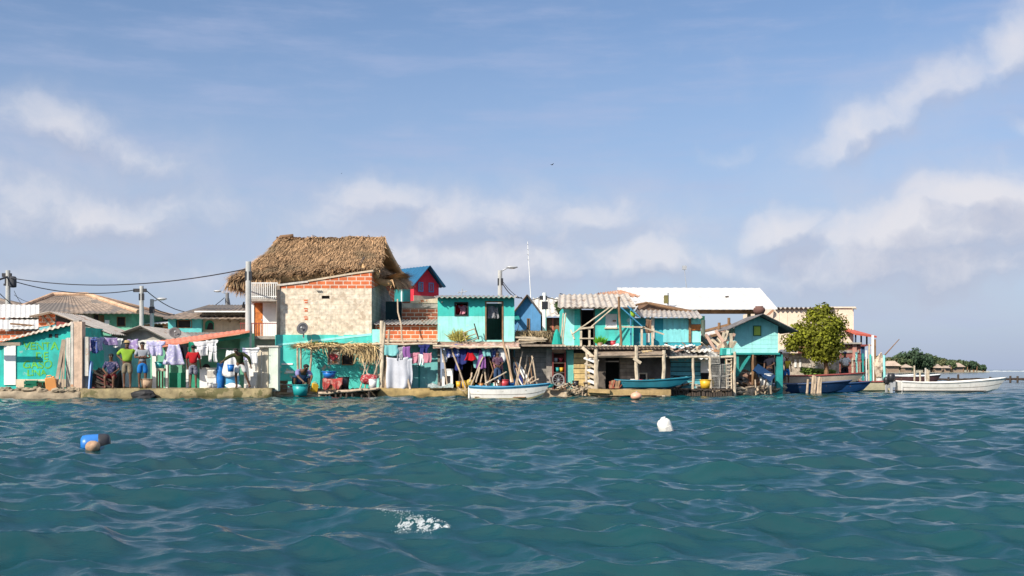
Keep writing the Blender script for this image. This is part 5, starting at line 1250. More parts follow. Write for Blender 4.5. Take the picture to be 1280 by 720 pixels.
bucket(P(750,433,Y-.1),.12,.14,PBROWN,'small brown pot holding the bright green plant')
bucket(P(791,391,Y+.3)-V((0,0,.2)),.11,.26,mat('lime_plastic',(.25,.42,.03)),'lime green bucket hung at the top of the thin blue balcony post')
for i,(a,cm,lb) in enumerate(((760,PBLACK,'black pot on the balcony deck'),(766,PRED,'red pot on the balcony deck'))): bucket(P(a,432.3,Y+.1),.13,.2,cm,lb)
solo(M().gridsolid(lambda u,v: V((X(748+26*u,Y-.1),Y-.2+.4*v,Z(432.3,Y)+.10*math.sin(v*3.14)*(.6+.4*math.sin(u*8)))),16,6,.04),'white_cloth',CL['white'],'white cloth bundled along the balcony deck below the window','cloth',None,True)
laundry('towel',811,399,.24,.55,Y+.4,'brown','brown orange rag hung on the balcony corner','washing on the balcony')
# ------------------------------------------------------------------ log float and canoe
def log_thing(a,b,D,z,r,label,mt=WOODY):
    return solo(M().beam((X(a,D),D,z),(X(b,D),D+.1,z),r,r*.95,10,.015,7),'float_log',mt,label,'log')
solo(M().plank((X(735,44.3),44.3,.20),(X(838,44.3),44.35,.20),.35,.22),'float_beam',mat('wet_yellow_beam',(.42,.29,.13),var=.3,scale=3,streak=.4,bump=.6),'long squared timber floating before the canoe','beam')
solo(M().plank((X(735,44.15),44.1,.28),(X(762,44.15),44.1,.24),.25,.16),'float_beam',mat('wet_yellow_beam',(1,1,1)),'short squared timber lying on the left end of the long timber','beam')
for i in range(9):
    px = R.uniform(755,775); solo(M().plank((X(px,44.6),44.6,.34),(X(px+R.uniform(-5,5),44.6),44.8,.34+R.uniform(.1,.35)),.09,.05),'broken_board',WOODB if i%2 else mat('rust_red_board',(.25,.07,.04),var=.3),'one of the broken boards heaped by the bow of the canoe','board','broken boards by the canoe')
def boat(L, B, Hh, loc, rz, name, label, cat, hull, trim, inner=None, sheer=.25, rake=.18, bench=3, stern_w=.7, roll=0, floor=None, bands=()):
    o = thing(name,label,cat,loc); T = Matrix.Translation(loc) @ Matrix.Rotation(rz,4,'Z') @ Matrix.Rotation(roll,4,'X')
    nu,nv = 26,12
    def sec(u):
        w_ = B/2*min(1, stern_w+(1-stern_w)*math.sin(min(1,u/.42)*math.pi/2)) if u < .42 else B/2*(1-((u-.42)/.58)**2.3)**.9 if u < 1 else 0
        w_ = max(w_,.012)
        top = Hh*(1+sheer*(abs(u-.35)/.65)**2.2); bot = Hh*.0+Hh*.45*max(0,(u-.80)/.2)**2.2
        return w_, top, bot
    def fn(u,v,k=0.0):
        w_,top,bot = sec(u); w_ = max(.004,w_-k); bot += k
        s = v*2-1; a = abs(s); prof = min(1,a/.45)
        if a < .45: y = w_*.72*(a/.45); z = bot+(top-bot)*.10*(a/.45)**2
        else:
            f = (a-.45)/.55; y = w_*(.72+.28*f**.8); z = bot+(top-bot)*(.10+.90*f)
        x = -L/2+L*u + rake*L*.5*((z/Hh)-.3)*max(0,(u-.7)/.3)
        return V((x, math.copysign(y,s) if s else 0, z))
    m = M(T); pts = [fn(i/nu,j/nv) for i in range(nu+1) for j in range(nv+1)]; q = nv+1
    pin = [fn(min(i/nu,.985),j/nv,.03) for i in range(nu+1) for j in range(nv+1)]
    n = len(pts); fs = []
    for i in range(nu):
        for j in range(nv):
            a = i*q+j; fs.append((a,a+q,a+q+1,a+1)); fs.append((n+a+1,n+a+q+1,n+a+q,n+a))
        for j in (0,nv):
            a = i*q+j; fs.append((a,n+a,n+a+q,a+q) if j==0 else (a+q,n+a+q,n+a,a))
    fs.append(tuple(range(q))); fs.append(tuple(n+j for j in range(q))[::-1])
    m.add(pts+pin,fs); hl = m.build('hull',hull,o,False)
    for s in (0,1): M(T).tube([fn(i/nu,s)+V((0,(.0 if s else 0),.015)) for i in range(nu+1)],.035,6).build('gunwale',trim,o,True)
    for f0,f1,mt in bands:
        for s in (0,1):
            mb = M(T); up = []
            for i in range(nu+1):
                for f in (f0,f1):
                    w_,top,bot = sec(i/nu); v = .5+(.225+.275*f)*(1 if s else -1); p = fn(i/nu,v); p.y += .008 if s else -.008; up.append(p)
            mb.add(up,[(2*i,2*i+2,2*i+3,2*i+1) for i in range(nu)]); mb.build('painted_stripe',mt,hl)
    for b in range(bench):
        u = .16+b*.62/max(1,bench-1) if bench>1 else .4
        w_,top,bot = sec(u); z = bot+(top-bot)*.72; M(T).box(-L/2+L*u-.1,-L/2+L*u+.1,-w_*.93,w_*.93,z,z+.03).build('thwart',inner or trim,o)
    w_,top,_ = sec(.0); M(T).box(-L/2-.03,-L/2+.02,-w_*.98,w_*.98,Hh*.12,top).build('transom',hull,o)
    return o, T
boat(2.55,.58,.30,(X(808,44.95),44.95,.34),0,'blue_canoe','narrow turquoise canoe pulled up along the floating timber','canoe',HULLT,HULLT,None,.45,.35,2,.25)
# ------------------------------------------------------------------ tin-roofed open shed with clutter
D = 46.6
h = house('board_shed','low shed of teal boards under curled white tin sheets',(X(850,D),D+1,GZ),'shed')
M().boards(X(838,D),X(876,D),Z(486,D),Z(447,D),D,.04,7,.03,.02).build('board_wall',mat('washed_teal_boards',(.10,.36,.42),var=.3,streak=.3,island=.25,patch=((.45,.45,.42),2.5,.6)),h)
M().boards(X(809,D),X(838,D),Z(478,D),Z(448,D),D+.02,.03,5,.03,.02).build('board_wall',mat('washed_teal_boards',(1,1,1)),h)
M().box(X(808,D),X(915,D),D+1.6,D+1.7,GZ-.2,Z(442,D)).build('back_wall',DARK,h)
M().corr((X(828,D-.9),D-.9,Z(446,D)),(X(872,D-.9),D-.9,Z(447,D)),(X(868,D+1.6),D+1.8,Z(434,D)),(X(820,D+1.6),D+1.8,Z(433,D)),.22,.03,.03,rag=.15).build('dark_roof',TIND,h)
for a,b,c,d,e in ((858,890,441,435,.3),(842,872,433,428,.9),(874,906,436,430,1.2),(870,898,449,440,-.1)):
    M().corr((X(a,D),D+e-.4,Z(c,D)),(X(b,D),D+e-.4,Z(c-1,D)),(X(b-2,D),D+e+1.0,Z(d,D)),(X(a-2,D),D+e+1.0,Z(d,D)),.22,.03,.02,rag=.12).build('tin_sheet',TINW,h)
M().beam((X(832,D),D-.95,Z(447.5,D)),(X(914,D),D-.8,Z(446,D)),.05,None,7,.03,6).build('front_beam',WOODP,h)
for a,t_ in ((862,446),(883,447),(913,440)): M().beam((X(a,D),D-.9,.0),(X(a,D),D-.9,Z(t_,D)),.06,.055,7,.02,4).build('post',WOODP,h)
M().pbox(876,888,449,466,D-.1,.05).build('white_panel',CLEANW,h)
h = thing('plank_landing','dark landing on short piles before the board shed','landing',(X(870,45.9),45.9,.0))
m = M()
for i in range(40):
    a = 838+i*1.95; m.plank((X(a,45.5),45.3,.28+R.uniform(-.03,.03)),(X(a,45.5),46.6,.30),.06,.05)
m.build('deck',WOODD,h)
for i in range(26): 
    a = 839+i*3; M().beam((X(a,45.4),45.4,-.6),(X(a+R.uniform(-1,1),45.4),45.4,R.uniform(.15,.36)),.05).build('pile',WOODD,h)
# lobster cages / ladder rack / yellow tub
bucket((X(882,45.8),45.8,.34),.24,.34,PYELLOW,'yellow tub between the net cages on the dark landing',.85)
jerrycan((X(887,45.9),45.9,.36),'yellow jerrycan leaning against the yellow tub',PYELLOW,.8,.2,.3,.9)
NETM = mat('cage_wire',(.34,.33,.30),rough=.6,var=.3)
for i,(px,y,z0,lb) in enumerate(((892,45.9,.36,'wire trap lowest in the stack right of the yellow tub'),(894,45.95,.86,'wire trap in the middle of the stack'),(893,45.9,1.34,'wire trap on top of the stack'),(904,46.0,.36,'wire trap at the foot of the ladder'),(904,46.0,.85,'wire trap halfway beside the ladder'))):
    o = thing('wire_trap',lb,'trap',(X(px,y),y,z0),'wire traps stacked on the landing'); T = Matrix.Translation((X(px,y),y,z0)) @ Matrix.Rotation(R.uniform(-.1,.1),4,'Y')
    a,b,c = .19,.22,.46; m = M(T)
    for sx in (-a,a):
        for sy in (-b,b): m.beam((sx,sy,0),(sx,sy,c),.014,None,5)
    for zz in (0,c):
        for sy in (-b,b): m.beam((-a,sy,zz),(a,sy,zz),.014,None,5)
        for sx in (-a,a): m.beam((sx,-b,zz),(sx,b,zz),.014,None,5)
    m.build('frame',NETM,o); m = M(T)
    for k_ in range(1,7):
        for sy in (-b,b): m.beam((-a,sy,c*k_/7),(a,sy,c*k_/7),.006,None,4).beam((-a+2*a*k_/7,sy,0),(-a+2*a*k_/7,sy,c),.006,None,4)
        for sx in (-a,a): m.beam((sx,-b,c*k_/7),(sx,b,c*k_/7),.006,None,4)
    m.build('netting',NETM,o)
h = thing('ladder','short pale wooden ladder upright beside the aqua hut','ladder',(X(911,45.9),45.9,.3))
for a in (908.5,914.5): M().beam((X(a,45.8),45.8,.25),(X(a,45.8),45.85,Z(446,45.8)),.035).build('rail',WOODP,h)
for i in range(9): M().beam((X(908.5,45.8),45.8,.45+i*.15),(X(914.5,45.8),45.8,.45+i*.15),.025).build('rung',WOODP,h)
for i in range(22):
    px = R.uniform(806,890); y = 46.9+R.uniform(-.6,.6); a = R.uniform(-.6,.6); z = Z(440,y)+R.uniform(.0,.22)
    solo(M().plank((X(px,y),y,z),(X(px,y)+a,y+R.uniform(-.4,.4),z+R.uniform(-.05,.22)),R.uniform(.06,.15),.03,(0,-.3,1)),'roof_scrap',(WOODP,WOOD,WOODB,CLEANW,mat('pinkish_board',(.5,.33,.25),var=.3))[i%5],'one of the scraps of timber thrown on the roof of the board shed','scrap','scrap timber on the board shed roof')
for i in range(14):
    px = R.uniform(893,916); a = R.uniform(-.5,.5); y = 47.3+R.uniform(-.2,.4)
    solo(M().plank((X(px,y),y,Z(437,y)+R.uniform(0,.1)),(X(px,y)+a,y+R.uniform(-.2,.2),Z(437,y)+R.uniform(.2,.85)),.12,.03,(0,1,0)),'splintered_board',WOODP if i%3 else mat('pinkish_board',(.5,.33,.25),var=.3),'one of the splintered boards piled left of the aqua hut','board','splintered boards by the aqua hut')
h = thing('shed_cupboard','small teal cupboard under the splintered boards','cupboard',(X(908,46.9),46.9,Z(444,46.9)))
M().pbox(902,914,435,444,46.9,.4).build('body',TEAL,h); M().pbox(903,907.5,436,443,46.88,.02).build('door',DTEAL,h); M().pbox(908.3,913,436,443,46.88,.02).build('door',AQUA,h); M().beam((X(908,46.95),46.95,.3),(X(908,46.95),46.95,Z(444,46.9)),.06).build('leg',WOODB,h)
# ================================================================== aqua hut on stilts
D = 50.0
h = house('stilt_hut','pale aqua board hut on dark teal stilts over the shore',(X(946,D),D+2,.3),'hut')
hp_ = [(X(918.5,D),Z(441,D)),(X(972.5,D),Z(441,D)),(X(972.5,D),Z(407.5,D)),(X(948.5,D),Z(395.5,D)),(X(918.5,D),Z(409.5,D))]
AB = mat('aqua_hut_boards',(.34,.75,.72),var=.12,streak=.3,patch=((.42,.68,.63),2,.7))
M().prism(hp_,D,D+.1).build('front_wall',AB,h)
bm = M()
for i in range(1,8):
    z_ = Z(441,D)+i*.195; xl_ = hp_[0][0]; xr_ = hp_[1][0]
    if z_ > hp_[2][1]-.05: f = (z_-hp_[2][1])/(hp_[3][1]-hp_[2][1]); xl_ += (hp_[3][0]-hp_[0][0])*f; xr_ -= (hp_[1][0]-hp_[3][0])*f
    bm.box(xl_+.04,xr_-.04,D-.010,D-.001,z_,z_+.012)
bm.build('board_edge',AB,h)
M().box(X(972.5,D)-.1,X(972.5,D),D+.1,D+2.2,Z(441,D),Z(409,D)).build('side_wall',DTEAL,h); M().box(X(918.5,D),X(918.5,D)+.1,D+.1,D+2.2,Z(441,D),Z(410,D)).build('side_wall',AB,h)
M().pbox(917,975,441,443.2,D-.05,3.7).build('floor',DTEAL,h)
o = window(h,941.5,951.5,407,420,D-.02,mat('dark_green_frame',(.03,.14,.08)),mat('lime_shutter',(.50,.60,.10),var=.15),.006); 
for e,(x,y) in enumerate(((907,412),(991,414.5))):
    q = [(X(x,D),D-.5,Z(y,D)),(X(x,D),D+2.3,Z(y,D)),(X(948.5,D),D+2.3,Z(393.5,D)),(X(948.5,D),D-.5,Z(393.5,D))]
    q = [(a_,b_-.35 if b_ < D else b_,c_) for a_,b_,c_ in q]
    M().corr(*(q if e else [q[1],q[0],q[3],q[2]]),.2,.02,.03).build('roof',TIND,h)
for a in (919.5,940.5,971): 
    w2 = .16 if a!=971 else .28
    M().box(X(a,D),X(a,D)+w2,D+.05,D+.05+w2,-.1,Z(443.2,D)).build('stilt',DTEAL if a!=940.5 else WOODB,h)
for a in (921,970): M().box(X(a,D),X(a,D)+.15,D+3.2,D+3.35,-.1,Z(443.2,D)).build('stilt',DTEAL,h)
M().plank((X(921,D),D+.12,Z(470,D)),(X(938,D),D+.12,Z(443.5,D)),.10,.22,(0,-1,0)).build('brace',DTEAL,h)
M().pprism([(920,475),(938,467),(938,444),(920,444)][::-1],D+3.4,.08).build('back_panel',AQUA,h); M().pbox(941,968,444,485,D+3.7,.08).build('back_wall',DARK,h)
M().pbox(925,945,465,468,D+.4,1.6).build('work_bench',WOODP,h)
h = thing('clay_pot','round dark clay pot on the ridge of the aqua hut roof','pot',(X(949,D+.9),D+.9,Z(393.2,D+.9)))
M().lathe([(.0,0),(.19,.02),(.28,.17),(.25,.29),(.17,.34),(.18,.38),(.14,.38),(.13,.3),(0,.24)],(X(949,D+.9),D+.9,Z(393.2,D+.9)),16).build('body',mat('dark_clay',(.15,.075,.06),var=.4,streak=.3),h,True)
# clutter under the hut
solo(M().blob((X(931,50.6),50.6,.6),.75,.5,.42,.5,12,8),'rubble_mound',mat('reddish_rubble',(.24,.14,.10),var=.5,scale=7,bump=1),'reddish rubble mound under the bench of the aqua hut','mound')
bucket((X(957.5,49.6),49.6,Z(485,49.6)),.30,.62,PWHITE,'big white bucket below the two people under the aqua hut',.85)
solo(M().beam((X(941,49.9),49.9,Z(484,49.9)),(X(941.5,49.9),49.9,Z(443.3,49.9)),.05,None,7,.02,4),'prop_post',WOODB,'thin brown prop under the middle of the aqua hut floor','post')
solo(M().plank((X(944,49.5),49.5,Z(459,49.5)),(X(966,49.3),49.3,Z(474,49.3)),.55,.07,(.4,-.8,.7)),'tilted_panel',HULLB,'navy panel tilted in front of the two people under the hut','panel')
for i in range(18):
    px = R.uniform(903,968); y = 48.6+R.uniform(-.5,.6)*1 if px>915 else 47.2; solo(M().beam((X(px,y),y,R.uniform(0,.2)),(X(px+R.uniform(-6,6),y),y+R.uniform(-.3,.3),R.uniform(.2,.75)),R.uniform(.025,.05)),'driftwood',STICK if i%2 else WOODD,'one of the driftwood sticks strewn under the aqua hut','driftwood','driftwood under the aqua hut')
# ------------------------------------------------------------------ structures between
D = 53.5
h = house('orange_lean_to','low orange brick house with two sloping pale roofs behind the shed',(X(915,D),D+2,GZ))
m = M().prism([(X(872,D),GZ),(X(948,D),GZ),(X(948,D),Z(404,D)),(X(872,D),Z(421,D))],D,D+.12); m.box(X(946,D),X(948,D),D+.12,D+4,GZ,Z(405,D)); m.build('wall',mat('patchy_orange_render',(.52,.26,.13),var=.35,scale=3,streak=.2,patch=((.55,.45,.36),2,.55)),h)
M().slab([(X(866,D),D-.4,Z(424,D)),(X(952,D),D-.4,Z(403,D)),(X(952,D),D+3,Z(399.5,D)),(X(866,D),D+3,Z(420,D))],.08).build('roof',TINW,h)
M().slab([(X(872,D+2.4),D+3.2,Z(415.5,D)),(X(930,D+2.4),D+3.2,Z(400.5,D)),(X(930,D+6),D+6,Z(396.5,D)),(X(872,D+6),D+6,Z(412,D)) ],.1).build('upper_roof',TIN,h)
M().plank((X(868,D+.1),D-.42,Z(425,D)),(X(952,D),D-.42,Z(404,D)),.06,.12).build('eave_board',WOODB,h)
M().plank((X(872,D),D+3.15,Z(416.6,D)),(X(930,D),D+3.15,Z(401.6,D)),.06,.12).build('eave_board',WOODB,h)
for a,b in ((896,404),(908,398)): M().beam((X(a,D),D-.6,Z(432,D)),(X(a,D),D-.6,Z(b,D)),.07).build('post',WOODB,h)
M().pbox(872,896,418,428,D-.05,.04).build('blue_panel',mat('blue_striped',(.12,.18,.34),patch=((.5,.5,.55),6,.52)),h)
# hanging green cloth / frame between the houses
h = thing('green_frame','dark green shutter frame on slanting posts beside the orange house','frame',(X(871,50.5),50.5,GZ))
M().pbox(866,881,395,410,50.5,.08).build('panel',mat('bottle_green',(.012,.09,.06),var=.3),h)
for a,b,c,d in ((868,430,868,388),(879,428,879,400),(864,412,884,430)): M().beam((X(a,50.4),50.4,Z(b,50.4)),(X(c,50.4),50.4,Z(d,50.4)),.09).build('post',mat('grey_green_post',(.12,.15,.12),var=.3),h)
# long white roof on posts
D = 57.5
h = house('white_long_roof','long white roof raised on dark posts above the houses',(X(870,D),D+3,GZ),'hall')
M().corr((X(826,D),D-.5,Z(386.3,D)),(X(969,D),D-.5,Z(386.3,D)),(X(951,D+4.5),D+4.8,Z(359.5,D+4.5)),(X(772,D+4.5),D+4.8,Z(359,D+4.5)),.35,.011,.05).build('roof',TINW,h)
M().corr((X(770,D),D-.5,Z(383,D)),(X(826,D),D-.5,Z(386.3,D)),(X(800,D+4.5),D+4.8,Z(359.2,D+4.5)),(X(772,D+4.5),D+4.8,Z(359,D+4.5)),.35,.011,.05).build('roof',TINW,h)
M().box(X(826,D),X(955,D),D+.2,D+.35,Z(392,D),Z(386.8,D)).build('eave_beam',WOODB,h)
M().box(X(780,D),X(969,D),D-.47,D-.44,Z(387,D),Z(385.8,D)).build('gutter',CLEANW,h)
for a in (869,936.5,946,802): M().box(X(a,D),X(a,D)+.16,D+.35,D+.5,GZ,Z(387,D)).build('post',mat('grey_green_post',(1,1,1)),h)
M().box(X(907,D+2.3),X(910.5,D+2.3),D+2.2,D+2.5,Z(374,D+2)+.05,Z(371.5,D+2)+.08).build('roof_vent',WOODD,h)
h = thing('roof_speaker','small dark box on a post before the white roof','box',(X(833,57),57,GZ))
M().pbox(830.5,835.5,369,379,57,.25).build('body',mat('olive_box',(.16,.14,.05),var=.3),h); M().beam((X(835,57.1),57.1,GZ),(X(835,57.1),57.1,Z(366,57)),.05).build('mast',GREYM,h)
# peach building
D = 68
h = house('peach_hall','large blank peach rendered hall behind the tree',(X(1018,D),D+4,GZ),'hall')
shell(X(967,D),X(1067,D),GZ,Z(384.5,D),D,D+9,.2).build('wall',PEACH,h)
M().corr((X(966,D),D-.25,Z(384.8,D)),(X(1040,D),D-.25,Z(384.8,D)),(X(1036,D+8),D+8,Z(383.5,D)),(X(968,D+8),D+8,Z(383.5,D)),.28,.06,.05).build('roof',TIND,h)
M().pbox(1020,1070,383.3,385,D-.1,9.2).build('coping',PEACH,h); M().pbox(1066,1071,384.8,386.5,D-.3,.2).build('spout',CONC,h)
M().pprism([(950,406),(967,389),(967,386),(947,403)][::-1],D-.3,.15).build('rust_rake',RUST,h)
for a in (974,984): M().pbox(a,a+.4,386,430,D-.012,.01).build('render_joint',BEIGE,h)
M().pbox(966.9,967.4,386,440,D-.03,.03).build('render_joint',BEIGE,h)
# dark red lower house
D = 63
h = house('maroon_house','low worn maroon brick house with pale band under the peach hall',(X(1055,D),D+2,GZ))
shell(X(1020,D),X(1076,D),GZ,Z(429,D),D,D+4,.15).build('wall',mat('maroon_brick',(.24,.07,.055),brick=dict(c2=(.2,.06,.05),m=(.28,.16,.13)),var=.35,streak=.3),h)
M().pbox(1036,1074,438,441,D-.06,.06).build('pale_band',CONC,h); M().pbox(1038,1077,428,430,D-.3,.4).build('coping',CONC,h)
M().pbox(1051,1060,452,472,D-.02,.02).build('doorway',DARK,h); M().pbox(1066,1071,430,450,D-.1,.1).build('pink_pier',mat('pink_pier',(.5,.25,.2)),h)
# pavilion with red roof
D = 66
h = house('red_roof_pavilion','narrow balcony pavilion with red roof at the right end of the shore',(X(1082,D),D+1,GZ),'pavilion')
M().slab([(X(1066,D),D-.6,Z(417,D)),(X(1092,D),D-.6,Z(420.5,D)),(X(1080,D),D+2.4,Z(411.5,D+2.4)),(X(1066,D),D+2.4,Z(408.5,D+2.4))],.10).build('roof',REDT,h)
for a in (1069,1076,1083): M().pbox(a,a+1.6,418,431,D,.1).build('post',mat('navy_post',(.03,.05,.10)),h)
M().pbox(1067.5,1083,430.5,433,D-.3,2).build('floor',MAROON,h); M().pbox(1083,1093,431,432.3,D-.2,.1).build('beam',MAROON,h)
M().pbox(1067.5,1081,433,449,D-.1,1.6).build('lower_wall',mat('slate_blue_wall',(.035,.075,.14),var=.3),h)
o=window(h,1070.5,1076.5,435,442,D-.13,BLUEW,mat('pale_glass',(.35,.48,.6),rough=.2),.0); M().pbox(1068,1081,449,470,D,1.4).build('base_wall',MAROON,h)
# tarp-roofed stone wall
D = 60
h = house('stone_store','low rubble stone store under a bulging white tarp',(X(1012,D),D+1,GZ),'store')
shell(X(978,D),X(1049,D),.2,Z(441.5,D),D,D+2.5,.2).build('wall',STWALL,h)
M().gridsolid(lambda u,v: V((X(985+36*u,D),D-.3+2.6*v,Z(441,D)+.36*math.sin(math.pi*u)**.6*(.4+.6*v)+.05*math.sin(u*21))),28,8,.05).build('tarp',mat('white_tarp',(.72,.70,.66),patch=((.3,.3,.3),3,.66),var=.1),h,True)
for i,(a,t_,c) in enumerate(((987,446,PALEC),(993,449,CLEANW),(999,449,WHITE),(1011,455,PALEC),(1019,452,WHITE))):
    M().pbox(a,a+2.6,t_,t_+10,D-.06,.05).build('painted_patch',c,h)
m = M()
for _ in range(700):
    p = P(R.uniform(1002,1042),0,58.4); p.y = 58.4+R.uniform(-.4,.4); p.z = Z(466,58.4)+R.uniform(-.1,.22)+.1*math.sin(p.x); a = V((R.gauss(0,1),R.gauss(0,1),R.gauss(0,.5))).normalized(); b = a.orthogonal().normalized(); m.add([p-a*.1,p-b*.06,p+a*.1,p+b*.06],[(0,1,2,3)])
tag(m.build('weeds',mat('weed_green',(1,1,1))),'low green weeds growing along the stone store','weeds',kind='stuff')
# ------------------------------------------------------------------ the tree
D = 57.5
h = thing('shore_tree','leafy round crowned tree growing by the stone store','tree',(X(1031,D),D,.3))
tb = V((X(1032.5,D),D,.25)); fork = V((X(1031,D),D,Z(441,D)))
m = M().tube([tb,tb.lerp(fork,.5)+V((.06,0,0)),fork],[.16,.12,.11],8)
lobes = []
for px,py,r,dy in ((1030,392,.62,.1),(1018,399,.62,.3),(1042,402,.62,-.2),(1030,410,.85,-.4),(1012,414,.66,.2),(1047,415,.60,.3),(1000,420,.58,0),(1022,424,.8,-.5),(1040,428,.66,-.2),(1030,436,.6,-.3),(1008,429,.58,.2),(990,424,.48,.1),(987,433,.42,-.2),(1050,407,.34,0),(996,409,.30,0),(1033,386,.32,0),(1016,391,.3,.1),(1028,446,.38,-.3),(1016,438,.5,-.2),(1044,436,.5,.1),(998,430,.5,.2),(1002,414,.45,.1),(1020,446,.42,-.2),(1038,446,.40,-.3),(1008,440,.36,-.1)):
    c = V((X(px,D),D+dy,Z(py,D))); lobes.append((c,r)); m.tube([fork,fork.lerp(c,.5)+V((R.uniform(-.15,.15),0,.1)),c],[.075,.045,.015],6)
m.build('trunk',WOODB,h,True)
m = M()
for c,r in lobes:
    for _ in range(int(430*r*r/.4)+50):
        d = V((R.gauss(0,1),R.gauss(0,1),R.gauss(0,1))).normalized(); k_ = r*R.random()**.5*(1.05+.75*mnoise.noise(d*2.2+c)); p = c+V((d.x*k_,d.y*k_,d.z*k_*.8))
        n_ = (d+V((R.gauss(0,.5),R.gauss(0,.5),R.gauss(.4,.5)))).normalized(); a = n_.orthogonal().normalized(); a = (a*math.cos(k_*9)+n_.cross(a)*math.sin(k_*9)).normalized(); b = n_.cross(a); s = R.uniform(.06,.115)
        m.add([p-a*s,p-b*s*.55,p+a*s,p+b*s*.55],[(0,1,2,3)])
m.build('crown',mat('almond_leaf',(.20,.215,.018),var=.4,scale=1.1,island=.5,bump=0,trans=.35),h)
# ------------------------------------------------------------------ boats at the right
boat(4.1,1.1,.46,(X(997,51.8),51.8,-.04),math.radians(6),'navy_boat','long navy boat moored beside the broken posts','boat',HULLB,mat('faded_navy',(.06,.09,.16)),WOODB,.35,.25,3,.75,.0)
boat(3.3,1.0,.42,(X(1034,53.2),53.2,-.04),math.radians(-2),'navy_boat','second navy boat with brighter blue side right of the broken posts','boat',mat('bright_navy_hull',(.012,.055,.16),rough=.4),HULLB,WOODB,.3,.25,2,.75)
boat(4.6,1.1,.5,(X(1010,54.8),54.8,.28),math.radians(4),'maroon_boat','maroon edged boat hauled up behind the navy boats','boat',mat('dull_cream_hull',(.5,.42,.32),var=.2),MAROON,WOODB,.3,.25,3,.75)
boat(2.3,.9,.48,(X(1085,55),55.5,.0),math.radians(185),'cream_boat','small cream boat with green flaking side beside the outboard motor','boat',mat('flaking_cream',(.62,.55,.36),patch=((.25,.4,.25),3,.62),var=.2),MAROON,WOODB,.25,.2,2,.8)
for i,(a,b,c,d,r) in enumerate(((1008,487,1010,474,.06),(1014,486,1017,469,.08),(1017,487,1019,470,.07),(1021,487,1025,471,.08),(1024,486,1027,472,.06))):
    y = 50.6; solo(M().beam((X(a,y),y,-.4),(X(c,y),y,Z(d,y)),r,r*.8,7,.02,4),'mooring_post',STICK,['short thin stake standing first left of the broken posts','pale leaning stump second from the left of the broken posts','middle stump of the broken posts by the navy boat','thick stump right of the middle broken post','thin stump at the right end of the broken posts'][i],'post','broken mooring posts before the navy boats')
cols = [WOODP,AQUA,WOOD,DTEAL,WHITE,WOODP,TEAL,WOODB,CLEANW,AQUA]
desc = ['pale wooden','aqua painted','grey wooden','dark teal','white flaking','tan wooden','teal painted','brown wooden','tall white slab','slim aqua']
for i,(a,t_) in enumerate(((1066,447),(1071,440),(1075,452),(1079,442),(1082,438),(1086,430),(1088.5,443),(1094,424),(1091,419),(1104,446))):
    y = 57.8+R.uniform(-.3,.3); w_ = .042 if i!=8 else .055
    m = M().plank((X(a,y),y,.1),(X(a+R.uniform(-.8,.8),y),y,Z(t_,y)),w_*2,w_*1.6,(0,1,0))
    solo(m,'painted_post',cols[i],desc[i]+' post in the cluster at the end of the shore','post','painted posts at the end of the shore')
solo(M().blob((X(1099,57.6),57.6,Z(458,57.6)),.30,.2,.6,.35,10,10),'draped_tarp',mat('beige_tarp',(.52,.42,.32),var=.25,patch=((.3,.22,.16),3,.55)),'beige tarp draped over a post at the end of the shore','tarp')
pole_thing('fishing_rod','thin dark rod slanting up to the right over the far sea',P(1104,446,57.9),P(1124,424,58.2),.035,WOODB,'rod',None,.02,.0,2)
pole_thing('mooring_post','slim pale aqua post alone at the water edge left of the big white boat',(X(1105.5,56),56,-.3),P(1105,444,56),.06,AQUA,'post')
# big white boat with outboard
o,T = boat(4.45,1.25,.54,(X(1184,52.5),52.5,-.06),math.radians(-3),'white_boat','long white open boat with outboard moored at the far right','boat',HULLW,HULLW,mat('boat_bench',(.5,.46,.38)),.42,.20,4,.85,0,None,[(.50,.54,mat('hull_scuff',(.34,.30,.25),var=.4)),(.90,1.0,mat('hull_edge',(.62,.60,.55)))])
M(T).box(-2.4,1.6,-.55,.55,.16,.19).build('floorboards',WOODD,o)
def outboard(c, label, s=1.0, rz=0):
    o = thing('outboard_motor',label,'motor',c); T = Matrix.Translation(c) @ Matrix.Rotation(rz,4,'Z') @ Matrix.Scale(s,4)
    M(T).lathe([(0,0),(.13,0),(.17,.06),(.17,.26),(.13,.36),(0,.38)],(0,0,.25),12).build('cowl',PBLACK,o,True)
    M(T).box(-.05,.05,-.05,.05,-.45,.25).build('shaft',PGREY,o); M(T).box(-.14,.10,-.02,.02,-.55,-.42).build('skeg',PGREY,o); M(T).beam((.1,0,.4),(.45,0,.46),.025).build('tiller',PBLACK,o); M(T).box(.05,.16,-.1,.1,.0,.25).build('clamp',PGREY,o)
outboard((X(1114,52.6),52.6,.28),'black outboard motor hung on the stern of the long white boat',1.05)
outboard((X(1109,53.0),53.1,.22),'second dark motor standing left of the black outboard',.85,.4)
boat(3.0,1.0,.62,(X(1143,75),75,.02),math.radians(4),'white_boat','shorter white boat with dark side moored behind the long boat','boat',mat('dark_red_hull',(.10,.05,.05),rough=.5),CLEANW,WOODB,.2,.25,2,.8)
boat(2.6,.9,.55,(X(1120,78),78,.08),math.radians(8),'white_skiff','pale skiff farthest left behind the long white boat','boat',HULLW,CLEANW,WOODB,.25,.2,2,.8)
for i,(a,b) in enumerate(((1143,457),(1157,460),(1159,461.5),(1161,463),(1150,464))): solo(M().beam((X(a,57.5),57.5,-.3),(X(a,57.5),57.5,Z(b,57.5)),.05,.045,7,.02,3),'mooring_stake',WOODP if i!=1 else PALEC,['lone pale stake behind the shorter boat','tallest of the pale stakes behind the long boat','second tallest pale stake','short pale stake right of the tall ones','low stake between the tall ones and the shorter boat'][i],'stake','pale stakes behind the long boat')
